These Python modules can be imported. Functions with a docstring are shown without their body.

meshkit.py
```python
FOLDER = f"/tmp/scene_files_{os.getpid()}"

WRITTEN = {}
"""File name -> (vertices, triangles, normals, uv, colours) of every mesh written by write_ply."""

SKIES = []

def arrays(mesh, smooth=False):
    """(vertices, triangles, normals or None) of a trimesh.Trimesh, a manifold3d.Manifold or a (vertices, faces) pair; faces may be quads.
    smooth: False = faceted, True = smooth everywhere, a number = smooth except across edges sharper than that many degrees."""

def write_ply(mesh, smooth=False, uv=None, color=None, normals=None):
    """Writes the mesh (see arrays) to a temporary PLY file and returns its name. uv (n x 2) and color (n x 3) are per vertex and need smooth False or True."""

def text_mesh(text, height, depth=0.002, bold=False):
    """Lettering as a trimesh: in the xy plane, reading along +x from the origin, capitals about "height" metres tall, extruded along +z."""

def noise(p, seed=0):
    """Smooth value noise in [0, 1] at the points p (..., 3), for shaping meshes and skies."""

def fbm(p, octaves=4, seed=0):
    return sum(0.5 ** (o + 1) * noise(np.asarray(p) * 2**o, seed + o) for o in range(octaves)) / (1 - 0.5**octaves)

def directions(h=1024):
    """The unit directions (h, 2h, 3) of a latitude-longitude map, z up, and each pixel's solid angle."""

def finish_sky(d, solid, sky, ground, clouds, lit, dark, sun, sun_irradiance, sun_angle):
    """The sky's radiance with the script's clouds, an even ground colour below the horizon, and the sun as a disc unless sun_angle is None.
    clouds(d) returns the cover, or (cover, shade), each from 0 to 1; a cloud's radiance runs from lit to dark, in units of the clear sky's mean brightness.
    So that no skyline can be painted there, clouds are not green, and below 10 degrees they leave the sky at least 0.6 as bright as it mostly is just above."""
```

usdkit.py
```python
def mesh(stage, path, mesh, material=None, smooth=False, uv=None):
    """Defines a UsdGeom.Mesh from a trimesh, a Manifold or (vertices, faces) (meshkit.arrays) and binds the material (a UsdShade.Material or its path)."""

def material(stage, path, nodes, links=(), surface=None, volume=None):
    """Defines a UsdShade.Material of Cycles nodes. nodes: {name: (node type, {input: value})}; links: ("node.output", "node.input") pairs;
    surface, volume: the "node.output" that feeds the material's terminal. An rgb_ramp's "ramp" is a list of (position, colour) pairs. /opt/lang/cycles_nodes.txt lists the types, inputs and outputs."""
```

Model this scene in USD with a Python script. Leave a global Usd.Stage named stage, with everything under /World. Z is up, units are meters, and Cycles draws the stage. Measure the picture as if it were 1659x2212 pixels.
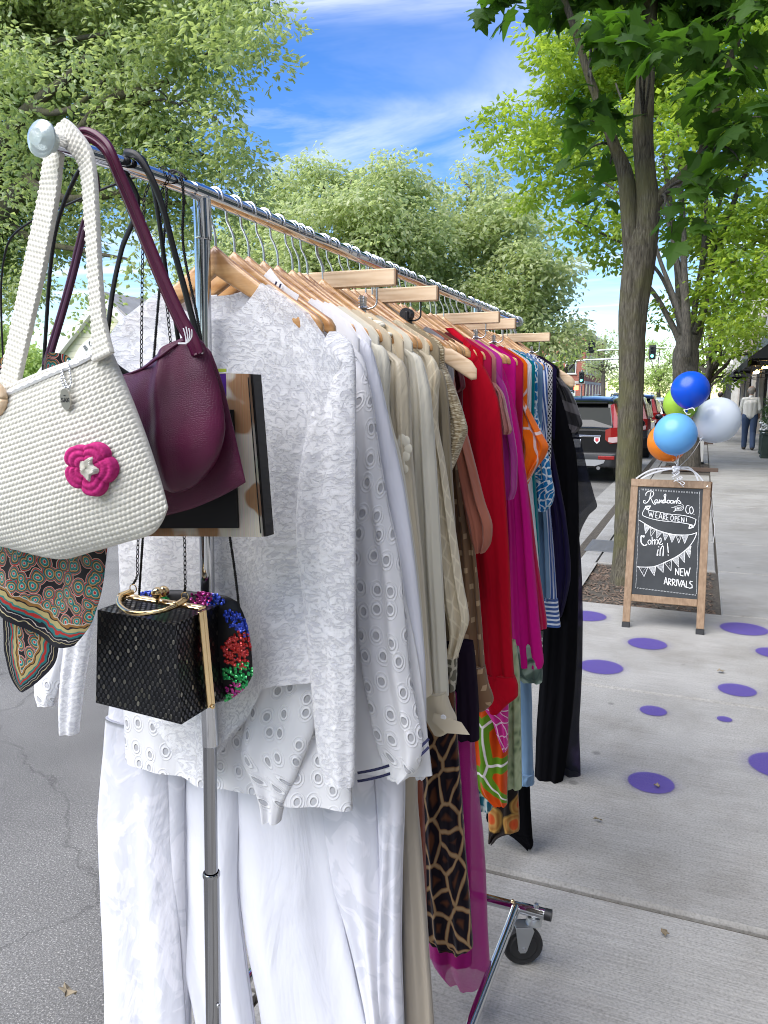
import math, random
import numpy as np, trimesh, usdkit, meshkit
import manifold3d as m3
import shapely.geometry as sg
from pxr import Usd, UsdGeom, UsdLux, UsdShade, Sdf, Gf, Vt

stage = Usd.Stage.CreateInMemory()
UsdGeom.SetStageUpAxis(stage, UsdGeom.Tokens.z)
UsdGeom.SetStageMetersPerUnit(stage, 1.0)
UsdGeom.Xform.Define(stage, '/World')
UsdGeom.Scope.Define(stage, '/World/Looks')

# ---------------------------------------------------------------- camera, sky, sun, exposure
EXPOSURE = 2.2
SUN_AZ, SUN_EL = math.radians(213), math.radians(51)      # azimuth from +y towards +x
SUN_I, SKY_S = 0.4, 0.055
CAM_H, PITCH, YAW = 1.5, math.atan(248 / 1659.), math.radians(22.4)
cam = UsdGeom.Camera.Define(stage, '/World/camera')
cam.CreateFocalLengthAttr(26.0); cam.CreateHorizontalApertureAttr(26.0); cam.CreateVerticalApertureAttr(26.0 * 4 / 3)
cam.CreateClippingRangeAttr(Gf.Vec2f(0.05, 2000))
cam.AddTranslateOp().Set((0, 0, CAM_H))
cam.AddRotateZOp().Set(math.degrees(YAW)); cam.AddRotateXOp().Set(90 - math.degrees(PITCH))
cam.CreateExposureAttr(EXPOSURE)
SUN_DIR = np.array([math.sin(SUN_AZ) * math.cos(SUN_EL), math.cos(SUN_AZ) * math.cos(SUN_EL), math.sin(SUN_EL)])
sun = UsdLux.DistantLight.Define(stage, '/World/sun')
sun.CreateNormalizeAttr(True); sun.CreateIntensityAttr(SUN_I); sun.CreateAngleAttr(62); sun.CreateColorAttr(Gf.Vec3f(1, .96, .90))
sun.AddRotateZOp().Set(-math.degrees(SUN_AZ)); sun.AddRotateXOp().Set(-(90 - math.degrees(SUN_EL)))
dome = UsdLux.DomeLight.Define(stage, '/World/sky')
dome.GetPrim().SetCustomDataByKey('kind', 'structure')
skym = usdkit.material(stage, '/World/Looks/sky', {
    "sky": ("sky_texture", {"sky_type": "single_scattering", "sun_disc": False, "sun_elevation": SUN_EL, "sun_rotation": SUN_AZ, "air_density": 1.0, "aerosol_density": .2, "ozone_density": 1.0}),
    "tc": ("texture_coordinate", {}),
    "sep": ("separate_xyz", {}), "zc": ("math", {"math_type": "maximum", "value2": 0.06}),
    "dx": ("math", {"math_type": "divide"}), "dy": ("math", {"math_type": "divide"}), "cv": ("combine_xyz", {"z": 2.3}),
    "map": ("mapping", {"location": (8.8, 6.0, 0), "rotation": (0, 0, -.35), "scale": (.65, 1.15, 1)}),
    "n": ("noise_texture", {"scale": 1.0, "detail": 9, "roughness": .62, "distortion": .7}),
    "r": ("map_range", {"from_min": .45, "from_max": .71, "to_min": 0, "to_max": .85, "clamp": True}),
    "n2": ("noise_texture", {"scale": .8, "detail": 2}),
    "r2": ("map_range", {"from_min": .42, "from_max": .62, "to_min": .15, "to_max": 1, "clamp": True}),
    "mul": ("math", {"math_type": "multiply"}),
    "sat": ("hsv", {"hue": .515, "saturation": 1.4, "value": 1.0}),
    "mix": ("mix", {"mix_type": "mix", "color2": (6.6, 6.7, 6.9)}),
    "bg": ("background_shader", {"strength": SKY_S})},
    [("tc.generated", "sep.vector"), ("sep.z", "zc.value1"), ("sep.x", "dx.value1"), ("zc.value", "dx.value2"), ("sep.y", "dy.value1"), ("zc.value", "dy.value2"),
     ("dx.value", "cv.x"), ("dy.value", "cv.y"), ("cv.vector", "map.vector"), ("map.vector", "n.vector"), ("n.fac", "r.value"), ("cv.vector", "n2.vector"), ("n2.fac", "r2.value"),
     ("r.result", "mul.value1"), ("r2.result", "mul.value2"), ("sky.color", "sat.color"), ("sat.color", "mix.color1"), ("mul.value", "mix.fac"), ("mix.color", "bg.color")],
    surface="bg.background")
UsdShade.MaterialBindingAPI.Apply(dome.GetPrim()).Bind(skym)

# ---------------------------------------------------------------- helpers
_F = np.array([-math.sin(YAW) * math.cos(PITCH), math.cos(YAW) * math.cos(PITCH), -math.sin(PITCH)])
_R = np.array([math.cos(YAW), math.sin(YAW), 0.]); _U = np.cross(_R, _F)
_C = np.array([0, 0, CAM_H])
def ray(x, y): return _F + _R * ((x - 829.5) / 1659.) + _U * ((1106 - y) / 1659.)
def at(x, y, Y):
    """the point of the upright plane at distance Y down the street that is seen at x, y"""
    r = ray(x, y); return _C + r * (Y / r[1])
def onz(x, y, z=0.):
    r = ray(x, y); return _C + r * ((z - CAM_H) / r[2])
def zdepth(P): return float((np.asarray(P) - _C) @ _F)

_used = {}
def numbered(parent, name):
    k = (parent, name); n = _used.get(k, 0); _used[k] = n + 1
    return name if n == 0 else f"{name}_{n:03d}"
_loc = {}
def tag(path, label=None, cat=None, group=None, kind=None):
    p = stage.GetPrimAtPath(str(path))
    for k, v in (('label', label), ('category', cat), ('group', group), ('kind', kind)):
        if v: p.SetCustomDataByKey(k, v)
    return p
def thing(name, label=None, cat=None, loc=(0, 0, 0), group=None, kind=None, rotz=None):
    path = '/World/' + numbered('/World', name)
    x = UsdGeom.Xform.Define(stage, path)
    x.AddTranslateOp().Set(Gf.Vec3d(*map(float, loc)))
    if rotz is not None: x.AddRotateZOp().Set(math.degrees(rotz))
    _loc[path] = np.array(loc, float)
    tag(path, label, cat, group, kind)
    return path
def as_mesh(m):
    if isinstance(m, trimesh.Trimesh): return m
    v, f, n = meshkit.arrays(m); return trimesh.Trimesh(v, f, process=False)
def part(parent, name, mesh, mat, smooth=30, uv=None, label=None, local=False, kind=None):
    """one mesh prim under parent; the mesh is given in world metres unless local"""
    path = parent + '/' + numbered(parent, name)
    if isinstance(mesh, (list,)): mesh = trimesh.util.concatenate([as_mesh(a) for a in mesh])
    m = as_mesh(mesh)
    off = np.zeros(3)
    root = '/'.join(parent.split('/')[:3])
    if not local and root in _loc: off = _loc[root]
    m = trimesh.Trimesh(np.array(m.vertices) - off, m.faces, process=False)
    usdkit.mesh(stage, path, m, M[mat] if isinstance(mat, str) else mat, smooth=(True if uv is not None else smooth), uv=uv)
    if label: tag(path, label)
    if kind: tag(path, kind=kind)
    return path
def single(name, mesh, mat, label=None, cat=None, group=None, kind=None, smooth=30, uv=None):
    p = part('/World', name, mesh, mat, smooth, uv)
    tag(p, label, cat, group, kind); return p
def copy_of(src, loc, label, cat=None, group=None, rotz=0.0):
    base = src.split('/')[-1]
    import re
    base = re.sub(r'_\d{3}$', '', base)
    path = '/World/' + numbered('/World', base)
    x = UsdGeom.Xform.Define(stage, path)
    p = x.GetPrim(); p.GetReferences().AddInternalReference(src); p.SetInstanceable(True)
    p.GetAttribute('xformOp:translate').Set(Gf.Vec3d(*map(float, loc)))
    if p.HasAttribute('xformOp:rotateZ'): p.GetAttribute('xformOp:rotateZ').Set(math.degrees(rotz))
    tag(path, label, cat, group)
    return path

# geometry
def box(c, s, rz=0, bev=0):
    if bev:
        sx, sy, sz = [max(a / 2 - bev, 1e-4) for a in s]
        pts = [(x * sx + dx, y * sy + dy, z * sz + dz) for x in (-1, 1) for y in (-1, 1) for z in (-1, 1) for dx, dy, dz in ((x * bev, 0, 0), (0, y * bev, 0), (0, 0, z * bev))]
        m = trimesh.convex.convex_hull(np.array(pts))
    else: m = trimesh.creation.box(s)
    if rz: m.apply_transform(trimesh.transformations.rotation_matrix(rz, (0, 0, 1)))
    m.apply_translation(c); return m
def beam(a, b, w, h, up=(0, 0, 1), bev=.002):
    a, b = np.array(a, float), np.array(b, float); L = np.linalg.norm(b - a)
    m = box((0, 0, 0), (L, w, h), bev=bev)
    x = (b - a) / L; y = np.cross(up, x); y /= np.linalg.norm(y); z = np.cross(x, y)
    T = np.eye(4); T[:3, 0], T[:3, 1], T[:3, 2], T[:3, 3] = x, y, z, (a + b) / 2
    m.apply_transform(T); return m
def tube(pts, r, n=8, cap=True):
    """tapered round tube along a polyline; r a number or one per point"""
    P = np.asarray(pts, float); r = np.broadcast_to(np.asarray(r, float), (len(P),))
    t = np.gradient(P, axis=0); t /= np.maximum(np.linalg.norm(t, axis=1, keepdims=True), 1e-9)
    ref = np.array([0, 0, 1.]) if abs(t[0][2]) < .9 else np.array([1., 0, 0])
    rings = []; nrm = np.cross(t[0], ref); nrm /= np.linalg.norm(nrm)
    a = np.linspace(0, 2 * np.pi, n, endpoint=False)
    for i in range(len(P)):
        nrm = nrm - t[i] * (nrm @ t[i]); nrm /= max(np.linalg.norm(nrm), 1e-9)
        bi = np.cross(t[i], nrm)
        rings.append(P[i] + r[i] * (np.cos(a)[:, None] * nrm + np.sin(a)[:, None] * bi))
    v = np.vstack(rings); f = []
    k = np.arange(n); k2 = (k + 1) % n
    for i in range(len(P) - 1):
        f.append(np.c_[i * n + k, i * n + k2, (i + 1) * n + k2]); f.append(np.c_[i * n + k, (i + 1) * n + k2, (i + 1) * n + k])
    f = np.vstack(f)
    if cap:
        m0, m1 = len(v), len(v) + 1; v = np.vstack([v, P[0], P[-1]])
        f = np.vstack([f, np.c_[np.full(n, m0), k2, k], np.c_[np.full(n, m1), (len(P) - 1) * n + k, (len(P) - 1) * n + k2]])
    return trimesh.Trimesh(v, f, process=False)
def cyl(a, b, r, n=20): return tube([a, b], r, n)
def spline(pts, n=24):
    from scipy.interpolate import CubicSpline, PchipInterpolator
    P = np.asarray(pts, float)
    if len(P) == 2: return np.linspace(P[0], P[1], n)
    t = np.r_[0, np.cumsum(np.linalg.norm(np.diff(P, axis=0), axis=1))]
    return PchipInterpolator(t, P)(np.linspace(0, t[-1], n))
def lathe(prof, n=24, c=(0, 0, 0)):
    prof = np.asarray(prof, float)
    m = trimesh.creation.revolve(prof, sections=n); m.apply_translation(c); return m
def prism(poly, depth, T=None):
    m = trimesh.creation.extrude_polygon(sg.Polygon(poly), depth, engine='earcut')
    if T is not None: m.apply_transform(T)
    return m
def frame(o, x, y):
    """matrix with origin o, local x along x, local y along y"""
    x, y = np.array(x, float), np.array(y, float); x = x / np.linalg.norm(x); y = y - x * (x @ y); y /= np.linalg.norm(y)
    T = np.eye(4); T[:3, 0], T[:3, 1], T[:3, 2], T[:3, 3] = x, y, np.cross(x, y), o; return T
def sphere(c, r, sub=2, s=(1, 1, 1)):
    m = trimesh.creation.icosphere(sub, 1.0); m.apply_scale(np.array(s) * r); m.apply_translation(c); return m
def grid_faces(nu, nv, wrap=False):
    """faces of a grid of nv rows of nu points"""
    i, j = np.meshgrid(np.arange(nv - 1), np.arange(nu if wrap else nu - 1), indexing='ij'); j2 = (j + 1) % nu
    a, b, c, d = i * nu + j, i * nu + j2, (i + 1) * nu + j2, (i + 1) * nu + j
    return np.vstack([np.c_[a.ravel(), b.ravel(), c.ravel()], np.c_[a.ravel(), c.ravel(), d.ravel()]])
def fbm(p, seed=0, oct=3):
    p = np.asarray(p, float); s = 0; a = .5
    for o in range(oct): s = s + a * (meshkit.noise(p * 2 ** o, seed + o) - .5); a *= .5
    return s

# ---------------------------------------------------------------- materials
M = {}
def mat(name, nodes, links, surface='p.BSDF', volume=None):
    M[name] = usdkit.material(stage, '/World/Looks/' + name, nodes, links, surface=surface, volume=volume); return name
def plain(name, color, rough=.5, metal=0, spec=.5, coat=0, **k):
    return mat(name, {"p": ("principled_bsdf", {"base_color": color, "roughness": rough, "metallic": metal, "specular_ior_level": spec, "coat_weight": coat, **k})}, [])
def noisy(name, c1, c2, scale=8, rough=.8, detail=4, bump=.0, bscale=None, stretch=(1, 1, 1), metal=0, coord='object', lo=.35, hi=.65, **k):
    n = {"tc": ("texture_coordinate", {}), "map": ("mapping", {"scale": stretch}), "n": ("noise_texture", {"scale": scale, "detail": detail, "roughness": .6}),
         "r": ("rgb_ramp", {"ramp": [(0, c1), (lo, c1), (hi, c2), (1, c2)]}), "p": ("principled_bsdf", {"roughness": rough, "metallic": metal, **k})}
    l = [(f"tc.{coord}", "map.vector"), ("map.vector", "n.vector"), ("n.fac", "r.fac"), ("r.color", "p.base_color")]
    if bump:
        n["bn"] = ("noise_texture", {"scale": bscale or scale * 3, "detail": 4}); n["b"] = ("bump", {"strength": 1, "distance": bump})
        l += [("map.vector", "bn.vector"), ("bn.fac", "b.height"), ("b.normal", "p.normal")]
    return mat(name, n, l)
plain('chrome', (.60, .61, .63), .06, 1)
plain('dark_chrome', (.34, .345, .36), .07, 1)
plain('steel', (.6, .61, .62), .28, 1)
plain('zinc', (.5, .52, .53), .38, 1)
plain('brass', (.78, .57, .3), .16, 1)
plain('black_plastic', (.012, .012, .013), .45)
plain('rubber', (.015, .015, .016), .7)
plain('black_leather', (.006, .0055, .006), .45, 0, .3)
plain('white_paint', (.78, .77, .74), .5)
def leafmat(name, c1, c2, trans, tw=.4, rough=.45, spec=.5):
    return mat(name, {"oi": ("object_info", {}), "g": ("geometry", {}), "ad": ("math", {"math_type": "add"}), "fr": ("math", {"math_type": "fraction"}),
        "r": ("rgb_ramp", {"ramp": [(0, c1), (1, c2)]}), "p": ("principled_bsdf", {"roughness": rough, "specular_ior_level": spec}),
        "t": ("translucent_bsdf", {"color": trans}), "mx": ("mix_closure", {"fac": tw})},
        [("oi.random", "ad.value1"), ("g.random_per_island", "ad.value2"), ("ad.value", "fr.value1"), ("fr.value", "r.fac"), ("r.color", "p.base_color"), ("p.BSDF", "mx.closure1"), ("t.BSDF", "mx.closure2")], surface='mx.closure')
# ---------------------------------------------------------------- setting: ground, road, kerb, pavement
mat('asphalt', {"g": ("geometry", {}), "n1": ("noise_texture", {"scale": 170, "detail": 3, "roughness": .7}), "n2": ("noise_texture", {"scale": 1.2, "detail": 5}),
    "r1": ("rgb_ramp", {"ramp": [(0, (.045, .046, .047)), (.42, (.125, .122, .115)), (.58, (.20, .195, .185)), (.68, (.45, .435, .405)), (1, (.52, .51, .48))]}),
    "r2": ("rgb_ramp", {"ramp": [(.3, (.72, .72, .72)), (.7, (1.2, 1.2, 1.18))]}), "mx": ("mix", {"mix_type": "multiply", "fac": 1}),
    "dn": ("noise_texture", {"scale": 2.5, "detail": 6}), "dv": ("vector_math", {"math_type": "multiply_add", "vector2": (.5, .5, 0)}),
    "v": ("voronoi_texture", {"feature": "distance_to_edge", "scale": .42}), "vr": ("map_range", {"from_min": .0, "from_max": .005, "to_min": .72, "to_max": 1, "clamp": True}),
    "m2": ("mix", {"mix_type": "multiply", "fac": 1}), "b": ("bump", {"strength": .9, "distance": .004}), "p": ("principled_bsdf", {"roughness": .85, "specular_ior_level": .3})},
    [("g.position", "n1.vector"), ("g.position", "n2.vector"), ("n1.fac", "r1.fac"), ("n2.fac", "r2.fac"), ("r1.color", "mx.color1"), ("r2.color", "mx.color2"),
     ("g.position", "dn.vector"), ("dn.color", "dv.vector1"), ("g.position", "dv.vector3"), ("dv.vector", "v.vector"), ("v.distance", "vr.value"),
     ("mx.color", "m2.color1"), ("vr.result", "m2.color2"), ("m2.color", "p.base_color"), ("n1.fac", "b.height"), ("b.normal", "p.normal")])
def concrete(name, c1, c2, broom=True, dirt=(.6, .57, .53)):
    return mat(name, {"g": ("geometry", {}), "oi": ("object_info", {}), "n1": ("noise_texture", {"scale": 2.2, "detail": 8, "roughness": .65}), "r1": ("rgb_ramp", {"ramp": [(.25, c1), (.7, c2)]}),
        "n3": ("noise_texture", {"scale": 130, "detail": 2}), "r3": ("rgb_ramp", {"ramp": [(.25, (.72, .72, .71)), (.5, (1, 1, 1)), (.75, (1.14, 1.14, 1.13))]}), "m1": ("mix", {"mix_type": "multiply", "fac": 1}),
        "n4": ("noise_texture", {"scale": .9, "detail": 6, "roughness": .7}), "r4": ("rgb_ramp", {"ramp": [(.36, dirt), (.52, (1, 1, 1))]}), "m2": ("mix", {"mix_type": "multiply", "fac": .55}),
        "vr": ("map_range", {"from_min": 0, "from_max": 1, "to_min": .92, "to_max": 1.07}), "m3": ("mix", {"mix_type": "multiply", "fac": 1}),
        "mp": ("mapping", {"scale": (3, 170, 1) if broom else (40, 40, 40)}), "n2": ("noise_texture", {"scale": 1, "detail": 3}),
        "r5": ("map_range", {"from_min": .3, "from_max": .7, "to_min": .86, "to_max": 1.08}), "m4": ("mix", {"mix_type": "multiply", "fac": 1}),
        "sv": ("voronoi_texture", {"scale": 2.6, "randomness": 1}), "sr": ("map_range", {"from_min": .03, "from_max": .06, "to_min": .62, "to_max": 1, "clamp": True}), "m5": ("mix", {"mix_type": "multiply", "fac": 1}),
        "b": ("bump", {"strength": .6, "distance": .003}), "p": ("principled_bsdf", {"roughness": .9, "specular_ior_level": .25})},
        [("g.position", "sv.vector"), ("sv.distance", "sr.value"), ("m4.color", "m5.color1"), ("sr.result", "m5.color2"), ("g.position", "n1.vector"), ("g.position", "n3.vector"), ("g.position", "n4.vector"), ("n1.fac", "r1.fac"), ("n3.fac", "r3.fac"), ("r1.color", "m1.color1"), ("r3.color", "m1.color2"),
         ("n4.fac", "r4.fac"), ("m1.color", "m2.color1"), ("r4.color", "m2.color2"), ("oi.random", "vr.value"), ("m2.color", "m3.color1"), ("vr.result", "m3.color2"),
         ("g.position", "mp.vector"), ("mp.vector", "n2.vector"), ("n2.fac", "r5.value"), ("m3.color", "m4.color1"), ("r5.result", "m4.color2"), ("m5.color", "p.base_color"), ("n2.fac", "b.height"), ("b.normal", "p.normal")])
concrete('concrete', (.255, .250, .232), (.345, .338, .318))
concrete('kerb_concrete', (.25, .246, .23), (.34, .335, .32), broom=False)
noisy('joint_dirt', (.035, .03, .024), (.10, .085, .065), scale=60, rough=1)
noisy('lawn', (.05, .085, .02), (.10, .14, .04), scale=6, rough=1, bump=.02, bscale=60)
noisy('mulch', (.05, .032, .022), (.16, .11, .08), scale=45, rough=1, bump=.01, bscale=90)
noisy('mulch_chip', (.05, .033, .022), (.21, .15, .11), scale=9, rough=.95)

def sheet(x0, x1, y0, y1, z, n=1):
    v = np.array([[x0, y0, z], [x1, y0, z], [x1, y1, z], [x0, y1, z]], float)
    return trimesh.Trimesh(v, [[0, 1, 2], [0, 2, 3]], process=False)
ROADZ = -.13
single('ground', sheet(-500, 500, -400, 900, ROADZ - .05), 'lawn', kind='structure')
single('road', sheet(-11.5, -1.12, -60, 400, ROADZ), 'asphalt', kind='structure')
cross = single('cross_street', sheet(-120, 120, 62, 72, ROADZ + .004), 'asphalt', kind='structure')
KX = [(-60, -1.13), (1.6, -1.13), (4.8, -1.0), (400, -1.0)]
def gut_w(y): return float(np.interp(y, [1.6, 4.8], [.17, .52]))
def kerb_x(y): return float(np.interp(y, [a for a, b in KX], [b for a, b in KX]))
# kerb: stones 3 m long with a rounded edge, and the gutter pan in front of it
kerb = thing('kerb', kind='structure')
gutter = thing('gutter', kind='structure')
y = -6.0
while y < 58:
    L = 1.5 if y < 12 else 3.0
    a, b = y + .006, y + L - .006
    ys = np.linspace(a, b, 5)
    prof = [(-.0, ROADZ - .04), (-.006, -.030), (.012, -.006), (.035, .0), (.16, .001), (.16, ROADZ - .04)]
    v = np.array([[kerb_x(t) + px_, t, pz] for t in ys for px_, pz in prof]); n = len(prof)
    f = [list(q) for q in grid_faces(n, len(ys), wrap=True)]
    f += [[0, i, i + 1] for i in range(1, n - 1)] + [[(len(ys) - 1) * n, (len(ys) - 1) * n + i + 1, (len(ys) - 1) * n + i] for i in range(1, n - 1)]
    m = trimesh.Trimesh(v, f, process=False); m.fix_normals()
    part(kerb, 'kerb_stone', m, 'kerb_concrete', smooth=40)
    gv = np.array([[kerb_x(t) + q, t, ROADZ + .004 + (.012 if q < -.3 else 0)] for t in ys for q in (-gut_w(t), -.006)])
    part(gutter, 'gutter_pan', trimesh.Trimesh(gv, grid_faces(2, len(ys))[:, ::-1], process=False), 'kerb_concrete', smooth=False)
    y += L
# pavement slabs with recessed joints
walk = thing('sidewalk', kind='structure')
def slab(x0, x1, y0, y1, xl=None, gap=.006, bev=.009):
    """x0 may follow the kerb"""
    ys = np.linspace(y0 + gap, y1 - gap, 5)
    rows = []
    for i, t in enumerate(ys):
        xa = (kerb_x(t) + .172 if xl else x0 + gap)
        e = 1 if i in (0, len(ys) - 1) else 0
        rows.append([(xa, t, -.10), (xa, t, -.012), (xa + bev, t, 0), (x1 - gap - bev, t, 0), (x1 - gap, t, -.012), (x1 - gap, t, -.10)])
    R = np.array(rows)
    lo0, lo1 = R[0].copy(), R[-1].copy(); lo0[:, 2] = np.minimum(lo0[:, 2], -.012); lo1[:, 2] = np.minimum(lo1[:, 2], -.012)
    R[0][:, 1] += bev; R[-1][:, 1] -= bev
    b0, b1 = lo0.copy(), lo1.copy(); b0[:, 2] = -.1; b1[:, 2] = -.1
    R = np.vstack([b0[None], lo0[None], R, lo1[None], b1[None]])
    v = R.reshape(-1, 3); return trimesh.Trimesh(v, grid_faces(6, len(R))[:, ::-1], process=False)
part(walk, 'bedding', sheet(-1.1, 2.2, -8, 62, -.022), 'joint_dirt', smooth=False)
J = [-8, -6.5, -4.77, -3.02, -1.27, .48, 2.23, 4.0, 5.70, 7.15]
yy = 8.6
while yy < 62: J.append(yy); yy += 1.5
PITS = [(5.70, 7.15), (17.0, 18.5), (27.0, 28.5), (38, 39.5)]
for a, b in zip(J[:-1], J[1:]):
    pit = next((p for p in PITS if a < p[1] - .3 and b > p[0] + .3), None)
    g = .013 if a in (2.23,) or b == 2.23 else .009
    if a >= 5.7:
        if a == 5.70: part(walk, 'slab', slab(0, -.84, a, b, xl=True, gap=g), 'concrete')
        elif pit is None:
            part(walk, 'slab', slab(0, .19, a, b, xl=True, gap=g), 'concrete')
        else: part(walk, 'slab', slab(0, -.70, a, b, xl=True, gap=g), 'concrete')
        part(walk, 'slab', slab(.19, 2.2, a, b, gap=g), 'concrete')
    else:
        part(walk, 'slab', slab(0, 2.2, a, b, xl=True, gap=g), 'concrete')
rng = random.Random(5)
def chips(x0, x1, y0, y1, z, n, seed, size=.03):
    r = np.random.default_rng(seed); out_v, out_f = [], []
    for i in range(n):
        L, W = size * r.uniform(.6, 1.5), size * r.uniform(.25, .5)
        a = r.uniform(0, 6.28); t = r.uniform(-.5, .5)
        p = np.array([[-L / 2, -W / 2, 0], [L / 2, -W / 3, 0], [L / 2, W / 2, 0], [-L / 2, W / 3, 0], [0, 0, W * .35]])
        c, s = math.cos(a), math.sin(a)
        p = np.c_[p[:, 0] * c - p[:, 1] * s, p[:, 0] * s + p[:, 1] * c, p[:, 2] + p[:, 0] * t]
        p += (r.uniform(x0, x1), r.uniform(y0, y1), z + r.uniform(0, .02))
        out_v.append(p); out_f.append(np.array([[0, 1, 4], [1, 2, 4], [2, 3, 4], [3, 0, 4]]) + 5 * i)
    return trimesh.Trimesh(np.vstack(out_v), np.vstack(out_f), process=False)
for k, (a, b) in enumerate(PITS):
    x0, x1 = (-.835, .165) if k == 0 else (-.69, .18)
    nx, ny = 24, 30
    X, Yg = np.meshgrid(np.linspace(x0, x1, nx), np.linspace(a + .01, b - .01, ny))
    Z = -.03 + .05 * fbm(np.c_[X.ravel() * 5, Yg.ravel() * 5, np.zeros(X.size)], 3).reshape(X.shape)
    soil = single('mulch_bed', trimesh.Trimesh(np.c_[X.ravel(), Yg.ravel(), Z.ravel()], grid_faces(nx, ny), process=False), 'mulch', kind='stuff', smooth=True)
    tag(soil, ['brown wood chip mulch round the nearest tree trunk', 'brown mulch round the second street tree', 'brown mulch bed round the third street tree', 'brown mulch bed round the farthest street tree'][k], 'mulch')
    ch = single('wood_chips', chips(x0 + .01, x1 - .01, a + .02, b - .02, -.03, 1500 if k == 0 else 400, 7 + k, .035 if k == 0 else .06), 'mulch_chip', kind='stuff', smooth=False)
    tag(ch, 'loose wood chips lying on the mulch bed ' + ['behind the chalkboard sign', 'of the second street tree', 'of the third street tree', 'of the farthest street tree'][k], 'wood chips')
# low brown timber edging across the far beds
plain('edging_timber', (.10, .07, .055), .9)
for k, (yb, lab) in enumerate([(17.0, 'brown timber edging strip in front of the second street tree'), (27.0, 'brown timber edging strip in front of the third street tree')]):
    single('timber_edging', box((-.2, yb - .06, .035), (1.1, .09, .08), bev=.005), 'edging_timber', lab, 'edging')
# paint dots with an oversprayed rim
mat('dot_paint', {"tc": ("texture_coordinate", {}), "ln": ("vector_math", {"math_type": "length"}), "n": ("noise_texture", {"scale": 7, "detail": 4}), "n5": ("noise_texture", {"scale": 160, "detail": 2}),
    "ad": ("math", {"math_type": "multiply_add", "value2": .03}), "cr": ("rgb_ramp", {"ramp": [(.0, (1, 1, 1)), (.66, (1, 1, 1)), (.71, (.16, .16, .16)), (.86, (.05, .05, .05)), (1, (0, 0, 0))]}),
    "nr": ("map_range", {"from_min": .3, "from_max": .62, "to_min": .35, "to_max": 1, "clamp": True}), "mu": ("math", {"math_type": "multiply"}),
    "p": ("principled_bsdf", {"base_color": (.082, .055, .27), "roughness": .85, "specular_ior_level": .3}), "t": ("transparent_bsdf", {}), "mx": ("mix_closure", {})},
    [("tc.object", "ln.vector1"), ("tc.object", "n.vector"), ("tc.object", "n5.vector"), ("n.fac", "ad.value1"), ("ln.value", "ad.value3"), ("ad.value", "cr.fac"), ("n5.fac", "nr.value"), ("nr.result", "mu.value1"), ("cr.color", "mu.value2"),
     ("mu.value", "mx.fac"), ("t.BSDF", "mx.closure1"), ("p.BSDF", "mx.closure2")], surface='mx.closure')
DOTS = [(1398, 1390, 42), (1298, 1440, 48), (1607, 1358, 50), (1672, 1410, 38), (1592, 1490, 40), (1411, 1535, 29), (1565, 1553, 16), (1406, 1690, 50), (1690, 1655, 70), (1268, 1330, 42)]
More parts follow.
